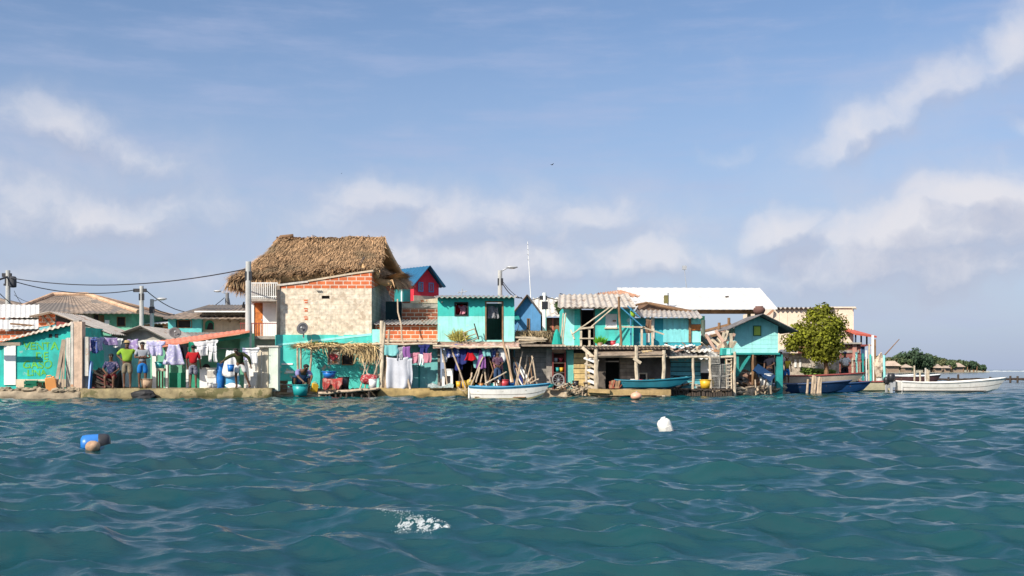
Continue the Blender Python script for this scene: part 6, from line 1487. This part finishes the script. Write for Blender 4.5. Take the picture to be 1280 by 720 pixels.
h = thing('floating_jetty','low dark timber jetty running behind the white boat towards the right edge','jetty',(X(1220,95),95,0))
for i in range(16): M().plank((X(1166+i*8,95),95-R.uniform(0,.1),.30+R.uniform(-.05,.05)),(X(1175+i*8,95),95,.28+R.uniform(-.05,.05)),.6,.16).build('timber',WOODD,h)
for a in (1184,1196,1236,1261,1270): M().beam((X(a,95),94.7,-.4),(X(a,95),94.7,.40+R.uniform(.05,.35)),.09).build('post',WOODD,h)
# ------------------------------------------------------------------ boat in front of the turquoise house
o,T = boat(2.62,1.1,.50,(X(633,41.2),41.2,-.06),math.radians(-14),'white_rowing_boat','small white boat with blue rim moored below the turquoise house','boat',HULLW,TRIMB,mat('boat_bench',(1,1,1)),.28,.26,3,.8,0,None,[(.88,1.0,TRIMB),(.42,.46,mat('hull_scuff',(1,1,1))),(.0,.16,mat('algae_band',(.40,.36,.20),var=.3))])
M(T).box(-1.1,.8,-.40,.40,.14,.17).build('floorboards',WOODB,o)
for a,b,c,d,r,lb,mt in ((641,478,628.5,424,.05,'thick leaning brown mast in the small white boat',mat('mast_brown',(.33,.22,.13),var=.3,streak=.3)),(639,478,634.5,432,.038,'thinner brown spar resting beside the thick mast',WOODP)):
    pole_thing('mast',lb,P(a,b,41.3),P(c,d,42.2),r,mt,'mast',None,r*.8,.01,5)
pole_thing('oar','pale pole lying slanted across the small white boat',P(606,480,41.0),P(633,465,41.6),.03,WOODP,'oar',None,.025,.01,3)
for a,b,c,d,lb in ((595,478,600,459,'short pale stick upright in the boat stern'),(587,478,590,466,'thin stick at the stern edge'),(659,478,667,471,'short pale stick leaning out of the boat bow'),(664,478,673,474,'shortest pale stick at the boat bow')): pole_thing('stick',lb,P(a,b,41.3),P(c,d,41.5),.03,STICK,'stick')
# ------------------------------------------------------------------ floats
def waterpt(px, py):
    D = H*F/(py-HY); return D
D = waterpt(120,561); z0 = seaz(X(121,D),D)
h = thing('blue_float','blue plastic drum floating on its side with its shadow side painted black','float',(X(121,D),D,z0))
ax = V((.95,.28,.05)).normalized(); c = V((X(112,D),D+.15,z0+.0))
M().lathe([(0,-.17),(.09,-.165),(.128,-.14),(.137,-.08),(.137,.15),(.125,.20),(.09,.215)],c,18,ax).build('body',PBLUE,h,True)
M().lathe([(.138,.07),(.1395,.075),(.1395,.15),(.127,.202),(.09,.22),(.05,.225),(0,.225)],c,18,ax).build('shadow_end',PBLACK,h,True)  # shadow side of the drum put in as black colour
solo(M().blob((X(117,D-.35),D-.38,z0+.0),.095,.095,.085,.08,16,10),'round_float',PBROWN,'round brown float bobbing against the blue drum','float',None,True)
D = waterpt(834,541); z0 = seaz(X(834,D),D); T = Matrix.Translation((X(834,D),D,z0-.04)) @ Matrix.Rotation(-.36,4,'Y') @ Matrix.Rotation(.15,4,'X') @ Matrix.Diagonal((.98,.98,.76,1))
h = thing('white_float','white plastic jug float tilted in the water','float',(X(834,D),D,z0))
M(T).lathe([(0,-.05),(.10,-.04),(.125,.0),(.125,.20),(.118,.27),(.085,.325),(.04,.345),(0,.345)],(0,0,0),18).build('body',mat('grimy_white_plastic',(.78,.76,.70),rough=.45,var=.1,streak=.4,patch=((.45,.45,.30),6,.62),bump=.1),h,True); M(T).lathe([(.045,.34),(.045,.375),(0,.378)],(.02,0,0),10).build('cap',PWHITE,h,True)
M(T).box(-.02,.09,-.130,-.10,.05,.17).build('label_patch',mat('grey_sticker',(.5,.48,.45)),h)
D = waterpt(795,500.5); z0 = max(.05,seaz(X(795,D),D))+.05
h = thing('orange_float','weathered orange ball float beyond the white jug','float',(X(795,D),D,z0))
M().blob((X(795,D),D,z0+.05),.20,.19,.14,.05,16,10).build('ball',PPINK,h,True); M().beam((X(795,D),D,z0+.15),(X(795,D)+.03,D,z0+.23),.025).build('eyelet',PGREY,h)

# ------------------------------------------------------------------ shore clutter
for i in range(16):
    a = R.uniform(552,690); y = 44.75+R.uniform(-.1,.5); hgt = R.uniform(.8,1.6)
    solo(M().beam((X(a,y),y,GZ-.05),(X(a,y)+R.uniform(-.6,.6),y+R.uniform(0,.5),GZ+hgt),R.uniform(.02,.035),None,6,.02,3),'prop_stick',STICK if i%3 else WOODB,'one of the thin sticks propped about the dark undercroft behind the small boat','stick','sticks in the undercroft')
tubc = [PBLUE,PWHITE,PYELLOW,PRED,PGREY,PTEAL,PBLACK,PORANGE]
for i in range(14):
    a = R.uniform(570,690); y = 45.0+R.uniform(0,.6); bucket((X(a,y),y,GZ),R.uniform(.10,.2),R.uniform(.15,.35),tubc[i%8],'one of the plastic tubs cluttering the undercroft behind the small boat',.8,'tubs in the undercroft')
for i in range(12):
    a = R.uniform(712,836); y = 45.9+R.uniform(-.2,.3); bucket((X(a,y),y,GZ),R.uniform(.08,.16),R.uniform(.15,.35),tubc[(i*3)%8],'one of the plastic tubs standing in shade behind the canoe',.8,'tubs behind the canoe')
for i in range(30):
    a = R.choice((R.uniform(690,736),R.uniform(840,1000),R.uniform(344,400))); y = shore_front(a)+R.uniform(.05,.5); L = R.uniform(.3,.9); w_ = R.uniform(0,6.3)
    solo(M().plank((X(a,y),y,GZ-.03),(X(a,y)+L*math.cos(w_),y+L*.4*math.sin(w_),GZ+R.uniform(0,.25)),R.uniform(.06,.16),.04),'drift_plank',(WOODB,WOODP,WOODD,WOOD)[i%4],'one of the stray planks washed up along the waterline','plank','stray planks along the waterline')
def tyre(px,y,r,label,rx): 
    T = Matrix.Translation((X(px,y),y,GZ+r*.8)) @ Matrix.Rotation(rx,4,'X'); solo(M(T).lathe([(r*.55,-.09),(r*.9,-.09),(r,-.05),(r,.05),(r*.9,.09),(r*.55,.09),(r*.5,0),(r*.55,-.09)],(0,0,0),18),'tyre',BLACK,label,'tyre',None,True)
tyre(846,46.4,.27,'black tyre leaning behind the piles left of the board shed',1.3)
tyre(927,49.3,.30,'black tyre lying among the stones under the aqua hut',.5)
solo(M().tube([(X(700+i*.9,45.0),44.6+.12*math.sin(i*1.3),.40+.05*math.sin(i*.9)-.02*i*(i>30)) for i in range(36)],.022,5),'rope',STICK,'pale rope snaking along the shore below the grey wheel','rope')
o_ = [(X(585.5,41.3),41.5,.42),(X(582,42.5),42.5,.28),(X(576,43.8),43.8,.30),(X(572,44.4),44.4,.42)]
solo(M().tube(o_,.014,5),'mooring_rope',STICK,'thin rope from the small white boat stern to the yellow quay beam','rope')
# ================================================================== poles, lamps, cables
def upole(px, top, D, r, label, arm=None, tr=None, mt=POLEC, base=GZ, cross=None):
    o = thing('utility_pole',label,'pole',(X(px,D),D,base)); x = X(px,D); zt = Z(top,D)
    M().beam((x,D,base),(x,D,zt),r*1.1,r*.85,12,0,1).build('shaft',mt,o)
    if cross: M().box(X(px-cross,D),X(px+cross*.6,D),D-.07,D+.07,zt-.32,zt-.14).build('crossarm',WIRE,o)
    if tr: M().lathe([(0,0),(.15,.02),(.17,.08),(.17,.48),(.12,.55),(0,.57)],(x+.24,D,zt-.85),12).build('transformer',mat('transformer_grey',(.05,.052,.06)),o,True); M().box(x-.2,x+.3,D-.05,D+.05,zt-.75,zt-.65).build('bracket',WIRE,o)
    if arm:
        ex,ey = arm; e = P(ex,ey,D); M().tube([(x,D,zt-.08),((x+e.x)/2,D,max(zt-.1,e.z-.12)),e],.03).build('lamp_arm',GREYM,o,True)
        s = 1 if e.x > x else -1; lm = M().blob(e+V((s*.12,0,-.02)),.30,.11,.07,0,10,6).build('lamp_head',GREYM,o,True)
        M().blob(e+V((s*.12,0,-.07)),.2,.07,.04,0,10,5).build('glass',mat('lamp_glass',(.7,.7,.65),rough=.2,var=.02),lm,True)
    M().box(x-.12,x+.16,D-.10,D-.04,zt-.75,zt-.40).build('insulator_box',PBLACK,o)
    return V((x,D,zt))
p1 = upole(10,338,55,.125,'power pole with grey transformer at the far left',None,True,POLEC,GZ,7)
p2 = upole(177,357.5,59,.12,'plain power pole with crossarm behind the grey gable hut',None,None,POLEC,GZ,10)
p3 = upole(190,374,59.5,.115,'short power pole carrying a small lamp right of the crossarm pole',(199,373))
p4 = upole(284,366,78,.14,'distant power pole with a lamp reaching left beside the thatch',(274,363.5),None,mat('grey_pole',(.2,.2,.2)))
p5 = upole(310.5,327,44.9,.125,'tall pale concrete pole in front of the thatched roof')
p6 = upole(625,338,56,.13,'street lamp pole rising behind the turquoise house',(637,333.5))
p7 = upole(680.5,366,51,.105,'white pole with crossarm beside the blue house',None,None,CLEANW,GZ,6)
def cable(label, a, b, sag, r=.03): return line(label,[a,b],r,sag,16,'power_cable','cable')
cable('upper cable sagging from the transformer pole to the pale concrete pole',p1+V((0,0,-.35)),p5+V((-.1,0,-.3)),.5,.024)
cable('lower cable from the transformer pole to the crossarm pole',p1+V((0,0,-.45)),p2+V((-.3,0,-.2)),.4,.024)
cable('cable from the crossarm pole to the distant lamp pole',p2+V((.2,0,-.2)),p4+V((-.2,0,-.35)),1.1,.026)
cable('cable from the short lamp pole to the distant lamp pole',p3+V((.1,0,-.5)),p4+V((0,0,-.9)),.6,.028)
cable('cable from the short lamp pole down to the arch house',p3+V((.1,0,-.6)),V((X(218,58),58,Z(393,58))),.1,.025)
cable('cable leaving the transformer pole towards the left edge',p1+V((0,0,-.3)),P(-60,352,50),.2,.05)
cable('thin cable from the left edge down to the hip roofed house',P(-20,345,50),P(42,394,60),.3,.02)
cable('stay wire left of the blue shack below the transformer',p1+V((.3,0,-1.2)),P(37,378,60),.05,.012)
cable('second stay wire below the transformer',p1+V((.3,0,-1.0)),P(27,380,60),.05,.012)
cable('cable from the lamp pole sloping down to the white pole',p6+V((.1,0,-.6)),P(652,372,54),.25,.028)
cable('thin cable from the lamp pole to the white pole',p6+V((.1,0,-.5)),p7+V((-.1,0,-.15)),.5,.018)
cable('cable running right from the white pole past the corrugated roof',p7+V((.1,0,-.2)),P(760,369,54),.25,.022)
cable('beaded cable sagging in front of the long white roof',P(700,367,55),P(836,371.5,60),.35,.022)
cable('tangled cable between the distant lamp pole and the pale pole',p4+V((.1,0,-.4)),P(306,381,60),1.2,.05)
cable('second tangled cable by the balcony of the thatched house',p4+V((.1,0,-1.0)),P(305,378,60),.9,.05)
def mast(px,b,t_,D,label,mt,dx=0,tip=None):
    o = thing('antenna_mast',label,'mast',P(px,b,D)); a,c = P(px,b,D),P(px+dx,t_,D)
    M().beam(a,c,.026,.016,6).build('tube',mt,o)
    if tip: M().box(c.x-.12,c.x+.12,D-.06,D+.06,c.z,c.z+.22).build('tip',mt,o)
    else:
        for k_ in range(4): M().beam((c.x-.01,D-.2,c.z-.15-.25*k_),(c.x+.01,D+.2,c.z-.15-.25*k_),.012).build('element',mt,o)
mast(663.5,372,302,58,'very tall thin white mast above the blue house',CLEANW,-4)
mast(861,386,337,63,'thin grey mast leaning left on the white roof',GREYM,-5.5,True)
mast(881,420,401,57,'small bare antenna in the gap under the white roof',GREYM,0)
h = thing('roof_antenna','small antenna on the ridge of the turquoise house','antenna',P(577,369,47))
M().beam(P(577,371,47),P(578,361,47),.02).build('tube',GREYM,h); M().beam(P(572,366,47),P(584,364,47),.02).build('boom',GREYM,h)
for a in (573,577,581): M().beam(P(a,367,46.8),P(a+1,363,47.2),.012).build('element',GREYM,h)
# ================================================================== people
SH = {k:cloth('wear_'+k,c,c2,s) for k,c,c2,s in (('lime',(.30,.50,.06),None,9),('greytee',(.40,.42,.46),None,9),('navy',(.05,.06,.14),(.25,.2,.3),14),('redtee',(.50,.025,.03),None,9),('olive',(.06,.075,.03),None,9),('lavender',(.28,.27,.50),None,9),('plaid',(.12,.06,.10),(.3,.22,.28),16),
    ('dark',(.03,.03,.045),None,9),('pinkwhite',(.65,.5,.52),None,9),('yellow',(.6,.45,.05),None,9),('khaki',(.33,.27,.18),(.22,.2,.16),10),('blue',(.03,.22,.62),None,9),('stripe',(.30,.30,.36),(.08,.08,.14),18),('maroon',(.22,.03,.04),None,9),('white',(.75,.74,.72),None,9),('denim',(.05,.09,.18),None,9))}
q = lambda px,D,z: (X(px,D),D,z)
GQ = .39
# standing man in lime green, hands on hips, looking right
person(q(159,42.55,GQ),'man in a lime green shirt and khaki shorts standing with arms akimbo',.25,dict(elL=(-.36,.06,1.22),wrL=(-.16,-.02,1.02),elR=(.37,.05,1.22),wrR=(.40,-.12,1.40),shL=(-.2,0,1.40),shR=(.2,0,1.40)),1.03,SH['lime'],.95,SH['khaki'],.95,1.25,None,HAIR,mat('straw_hat',(.42,.30,.14)))
person(q(178,42.4,GQ),'person in a grey shirt and bright blue shorts standing with crossed arms',.35,dict(elL=(-.27,-.06,1.14),wrL=(.02,-.20,1.18),elR=(.27,-.06,1.14),wrR=(-.02,-.22,1.13)),1.02,SH['greytee'],.7,SH['blue'],.9,.95)
person(q(139,42.85,.25),'seated person in a navy top and maroon shorts beside the timber heap',.1,dict(pelvis=(0,.1,.62),waist=(0,.08,.80),chest=(0,.04,1.02),neck=(0,.0,1.19),chin=(0,-.03,1.27),head=(0,-.04,1.35),crown=(0,-.02,1.43),shL=(-.19,.03,1.11),shR=(.19,.03,1.11),elL=(-.30,-.02,.86),elR=(.30,-.02,.86),wrL=(-.14,-.24,.72),wrR=(.14,-.24,.72),
    hipL=(-.1,.08,.60),hipR=(.1,.08,.60),knL=(-.16,-.32,.58),knR=(.16,-.32,.58),anL=(-.14,-.30,.16),anR=(.14,-.30,.16)),1.0,SH['navy'],.9,SH['maroon'],1.0,1.1)
person(q(241.5,42.6,GQ),'man in a red t-shirt and striped shorts standing with his back turned',math.pi+.1,dict(elL=(-.26,-.03,1.13),elR=(.26,-.03,1.13),wrL=(-.27,-.10,.90),wrR=(.24,-.10,.90),knL=(-.10,-.02,.49),knR=(.10,-.02,.49)),.95,SH['redtee'],.85,SH['stripe'],.95,1.05)
person(q(300,42.7,GQ),'stooping person in a dark olive top and white shorts reaching to the left',.0,dict(pelvis=(-.02,.05,.92),waist=(.0,.0,1.08),chest=(-.02,-.10,1.24),neck=(-.05,-.22,1.36),chin=(-.07,-.29,1.39),head=(-.08,-.35,1.44),crown=(-.08,-.33,1.53),shL=(-.19,-.12,1.31),shR=(.16,-.12,1.33),elL=(-.42,-.22,1.20),wrL=(-.58,-.32,1.05),elR=(.36,-.05,1.18),wrR=(.42,-.02,.90),
    knL=(-.14,-.10,.50),anL=(-.14,.05,.08),knR=(.22,-.02,.52),anR=(.36,.10,.09),hipR=(.10,.05,.89)),.98,SH['olive'],1.0,SH['white'],.85,.95)
bucket((X(288.5,42.35),42.35,1.02),.13,.26,PBLUE,'small blue pail held by the stooping person')
person(q(376,44.2,.12),'crouching person in a lavender top bending over the teal wash tub',.55,dict(pelvis=(0,.25,.40),waist=(0,.14,.55),chest=(.02,-.08,.68),neck=(.03,-.24,.76),chin=(.04,-.31,.80),head=(.04,-.38,.84),crown=(.04,-.37,.94),shL=(-.18,-.12,.74),shR=(.2,-.12,.74),elL=(-.22,-.34,.56),elR=(.24,-.34,.56),wrL=(-.12,-.50,.42),wrR=(.13,-.50,.42),
    hipL=(-.11,.22,.38),hipR=(.11,.22,.38),knL=(-.24,-.16,.56),knR=(.24,-.16,.56),anL=(-.2,.08,.10),anR=(.2,.08,.10)),1.25,SH['lavender'],.9,SH['denim'],1.1,1.2)
person(q(622,44.9,.42),'person in a dark plaid top behind the small white boat',.15,dict(elL=(-.24,-.1,1.14),elR=(.24,-.1,1.14),wrL=(-.1,-.26,1.05),wrR=(.1,-.26,1.02)),.82,SH['plaid'],.9,SH['denim'],1.5,1.1)
person(q(951,50.9,.32),'dark clothed person standing at the left under the aqua hut',.5,dict(elL=(-.22,-.12,1.14),wrL=(-.08,-.28,1.1)),.95,SH['dark'],.95,SH['denim'],1.5,1.05)
person(q(962,50.2,.30),'dark clothed person nearer the navy panel under the aqua hut',-.4,dict(elR=(.24,-.12,1.14),wrR=(.1,-.28,1.05)),.93,SH['dark'],.9,SH['dark'],1.5,1.0)
person(q(975.5,52.6,.3),'person in a pale pink and white top beside the navy boat',.3,dict(elL=(-.24,-.1,1.14),wrL=(-.12,-.25,1.0)),.95,SH['pinkwhite'],.6,SH['denim'],1.4,1.0)
person(q(983.5,54.0,.4),'child in a yellow top behind the person in pink',.0,{},.78,SH['yellow'],.6,SH['blue'],.95,1.0)
person(q(1056,60.2,.3),'person in a white top and dark cap near the maroon house',.0,dict(elL=(-.30,-.05,1.16),wrL=(-.18,-.2,1.05),elR=(.30,-.05,1.16),wrR=(.18,-.2,1.05)),1.0,SH['white'],.9,SH['dark'],1.6,1.5,None,HAIR,mat('navy_cap',(.02,.03,.08)))
# ================================================================== headland across the water
def waterD(py): return H*F/(py-HY)
m = M(); n = 60; pts = []
for i in range(n+1):
    px = 1060+176*i/n; D = 330+130*i/n; x = X(px,D); e = min(1,(n-i)/6)
    pts += [(x,D-4,-.6),(x,D,.35+.2*mnoise.noise(V((x*.2,0,0)))),(x+5,D+14,1.0*e+.3),(x+16,D+60,.9*e+.2),(x+20,D+66,-.6)]
m.add(pts,[(i*5+j,(i+1)*5+j,(i+1)*5+j+1,i*5+j+1) for i in range(n) for j in range(4)]+[(0,1,2,3,4),tuple(n*5+j for j in range(5))[::-1]])
tag(m.build('headland',mat('headland_sand',(.36,.33,.24),var=.2),None,True),kind='structure')
FARL = [mat('far_leaf_dark',(.038,.072,.034),var=.3,scale=.12,island=.4,bump=0),mat('far_leaf_mid',(.07,.10,.04),var=.3,scale=.12,island=.4,bump=0),mat('far_leaf_olive',(.11,.12,.05),var=.3,scale=.12,island=.4,bump=0)]
def fartree(px, top, bot, wpx, D, label, mt, palm=False, flat=.8):
    x = X(px,D); zt, zb = Z(top,D), max(.3,Z(bot,D)); o = thing('tree',label,'tree',(x,D,.4)); hgt = zt-.4; rx = wpx/2/F*D
    if palm:
        top_ = V((x+rx*.15,D,zt-.22*hgt)); M().tube([(x,D,.3),(x+rx*.1,D,.3+hgt*.4),top_],[.22,.16,.12],6).build('trunk',WOODB,o)
        m = M()
        for k_ in range(15):
            a = k_*.42*2+R.uniform(-.2,.2); L = rx*R.uniform(.9,1.3); up = R.uniform(.1,.9); prev = top_
            for s in range(1,6):
                f = s/5; p = top_+V((math.cos(a)*L*f,math.sin(a)*L*f,L*(up*f-1.0*f*f))); sd = V((-math.sin(a),math.cos(a),0))*.38*(1.1-f)
                m.add([prev-sd,prev+sd,p+sd*.8-V((0,0,.1)),p-sd*.8-V((0,0,.1))],[(0,1,2,3)]); prev = p
        m.build('crown',mt,o)
    else:
        c = V((x,D,(zt+zb)/2)); rz = (zt-zb)/2
        M().tube([(x,D,.2),(x+.2,D,c.z)],[.35,.22],6).build('trunk',WOODB,o); m = M()
        nl = max(3,int(rx*1.4)); lob = []
        for _ in range(nl*3):
            d = V((R.gauss(0,1),R.gauss(0,1),R.gauss(0,1))).normalized(); lob.append((c+V((d.x*rx*.75,d.y*rx*.6,d.z*rz*.70-.15*rz)),R.uniform(.40,.62)*min(rx,rz*1.3)))
        for cc,r in lob:
            for _ in range(int(60+30*r*r)):
                d = V((R.gauss(0,1),R.gauss(0,1),R.gauss(0,1))).normalized(); p = cc+d*r*R.random()**.4; a = (d+V((R.gauss(0,.5),R.gauss(0,.5),R.gauss(.3,.4)))).normalized(); u_ = a.orthogonal().normalized(); v_ = a.cross(u_); s = R.uniform(.22,.5)
                m.add([p-u_*s,p-v_*s*.7,p+u_*s,p+v_*s*.7],[(0,1,2,3)])
        m.build('crown',mt,o)
fartree(1143,437,460,36,360,'largest dark round tree on the far headland',FARL[0])
fartree(1155,444,461,22,368,'dark tree right of the largest one on the headland',FARL[0])
fartree(1131,444,460,16,352,'lower dark tree at the left foot of the largest one',FARL[1])
fartree(1121,444,455,11,365,'small olive palm left of the big trees',FARL[2],True)
fartree(1111,446,457,12,360,'olive bush tree by the left thatched hut on the headland',FARL[2])
fartree(1100,447,459,14,356,'low tree half hidden behind the posts',FARL[1])
fartree(1168,444,459,14,372,'olive tree just right of the dark pair',FARL[1])
fartree(1174,447,459,12,380,'broad olive tree behind the middle huts',FARL[2])
fartree(1180,445,457,10,388,'palm rising behind the middle huts',FARL[2],True)
fartree(1189,449,460,10,392,'small dark tree between the two hut groups',FARL[1])
fartree(1193,448,458,8,400,'thin palm above the pale huts',FARL[2],True)
fartree(1204,448.5,459,12,410,'rounded green tree right of the pale huts',FARL[1])
fartree(1209,449,459,9,415,'palm at the right of the pale huts',FARL[1],True)
fartree(1217,451,460,9,425,'low dark tree near the tip of the headland',FARL[0])
fartree(1221,452,459.5,7,430,'lone palm near the tip of the headland',FARL[2],True)
fartree(1229,456,461,10,440,'last small dark bush at the tip of the headland',FARL[0])
fartree(1212,454,461,10,418,'short dark shrub in front of the right palms',FARL[0])
m = M()
env = [(1062,451),(1100,447),(1118,446),(1128,441),(1143,437.5),(1157,442),(1165,445),(1175,447),(1186,448.5),(1200,450.5),(1215,453),(1234,458.5)]
for _ in range(34000):
    px = R.uniform(1062,1232); D = 344+125*(px-1062)/168+R.uniform(-3,10)
    for (a,ya),(b,yb_) in zip(env,env[1:]):
        if a <= px <= b: top = ya+(yb_-ya)*(px-a)/(b-a)
    x = X(px,D); hh = max(.6,Z(top-1.6,D)-.4)*(.82+.35*mnoise.noise(V((x*.16,1,8)))+.25*mnoise.noise(V((x*.5,3,8))))
    p = V((x,D,.3+hh*R.random()**.7)); a = V((R.gauss(0,1),R.gauss(-.3,1),R.gauss(.5,1))).normalized(); u_ = a.orthogonal().normalized(); v_ = a.cross(u_); s = R.uniform(.25,.55)
    m.add([p-u_*s,p-v_*s*.7,p+u_*s,p+v_*s*.7],[(0,1,2,3)])
tag(m.build('far_wood',mat('far_wood_leaf',(.065,.10,.05),var=.45,scale=.10,island=.4,bump=0)),'continuous green wood behind the huts on the headland','wood',kind='stuff')
for i,(a,b,t_,bt,D,lb) in enumerate(((1106,1126,451,459,348,'wide thatched hut at the left of the headland'),(1129,1141,455,460.5,345,'small pointed thatched hut below the largest tree'),(1167,1178,455,461,366,'thatched hut right of the dark trees'),(1180,1188,457,461,376,'small brown hut in the middle of the headland'),(1189,1206,453.5,460,392,'long pale hut towards the tip of the headland'))):
    o = thing('far_hut',lb,'hut',(X((a+b)/2,D),D,.4)); x0,x1 = X(a,D),X(b,D); zt,zb = Z(t_,D),max(.2,Z(bt,D)); ze_ = zb+(zt-zb)*.20; w_ = (x1-x0)
    M().box(x0+w_*.12,x1-w_*.12,D,D+4,.2,ze_+.05).build('wall',mat('far_hut_wall',(.30,.22,.16)),o)
    r_ = .25 if i!=1 else .48
    M().add([(x0,D-1,ze_),(x1,D-1,ze_),(x1,D+5,ze_),(x0,D+5,ze_),(x0+w_*r_,D+2,zt),(x1-w_*r_,D+2,zt)],[(0,1,5,4),(1,2,5),(2,3,4,5),(3,0,4),(3,2,1,0)]).build('roof',mat('far_thatch',(.40,.31,.24),var=.3,scale=.5),o)
solo(M().gridsolid(lambda u,v: V((X(1212+110*u,620),620+5*v,.30+.35*mnoise.noise(V((u*14,v,4)))+.12*math.sin(u*60)))  ,90,3,.9),'breakers',FOAM,'thin white line of breakers along the horizon right of the headland','surf')
# ------------------------------------------------------------------ birds
def bird(px,py,D,s,label,flap):
    o = thing('bird',label,'bird',P(px,py,D)); T = Matrix.Translation(P(px,py,D)) @ Matrix.Rotation(.6,4,'Z') @ Matrix.Scale(s,4)
    BK = mat('black_feather',(.012,.012,.014),var=.2); m = M(T)
    m.tube([(-.5,0,-.03),(-.3,0,0),(0,0,0),(.25,0,.03),(.36,0,.07),(.46,0,.06)],[.03,.09,.12,.08,.065,.012],8)
    for s_ in (-1,1):
        m.add([(.18,s_*.08,.04),(-.18,s_*.08,.03),(-.12,s_*.5,.03+flap*.5),(.16,s_*.5,.06+flap*.5),(-.12,s_*1.0,flap),(.02,s_*1.02,flap)],[(0,1,2,3),(3,2,4,5)])
        m.add([(.18,s_*.08,.01),(-.18,s_*.08,.0),(-.12,s_*.5,.01+flap*.5),(.16,s_*.5,.03+flap*.5),(-.12,s_*1.0,flap-.01),(.02,s_*1.02,flap-.01)],[(3,2,1,0),(5,4,2,3)])
    m.build('body',BK,o)
bird(690,206,60,.17,'black bird flying high above the turquoise house',.35)
bird(427,217,90,.09,'tiny distant bird high above the thatched roof',.5)
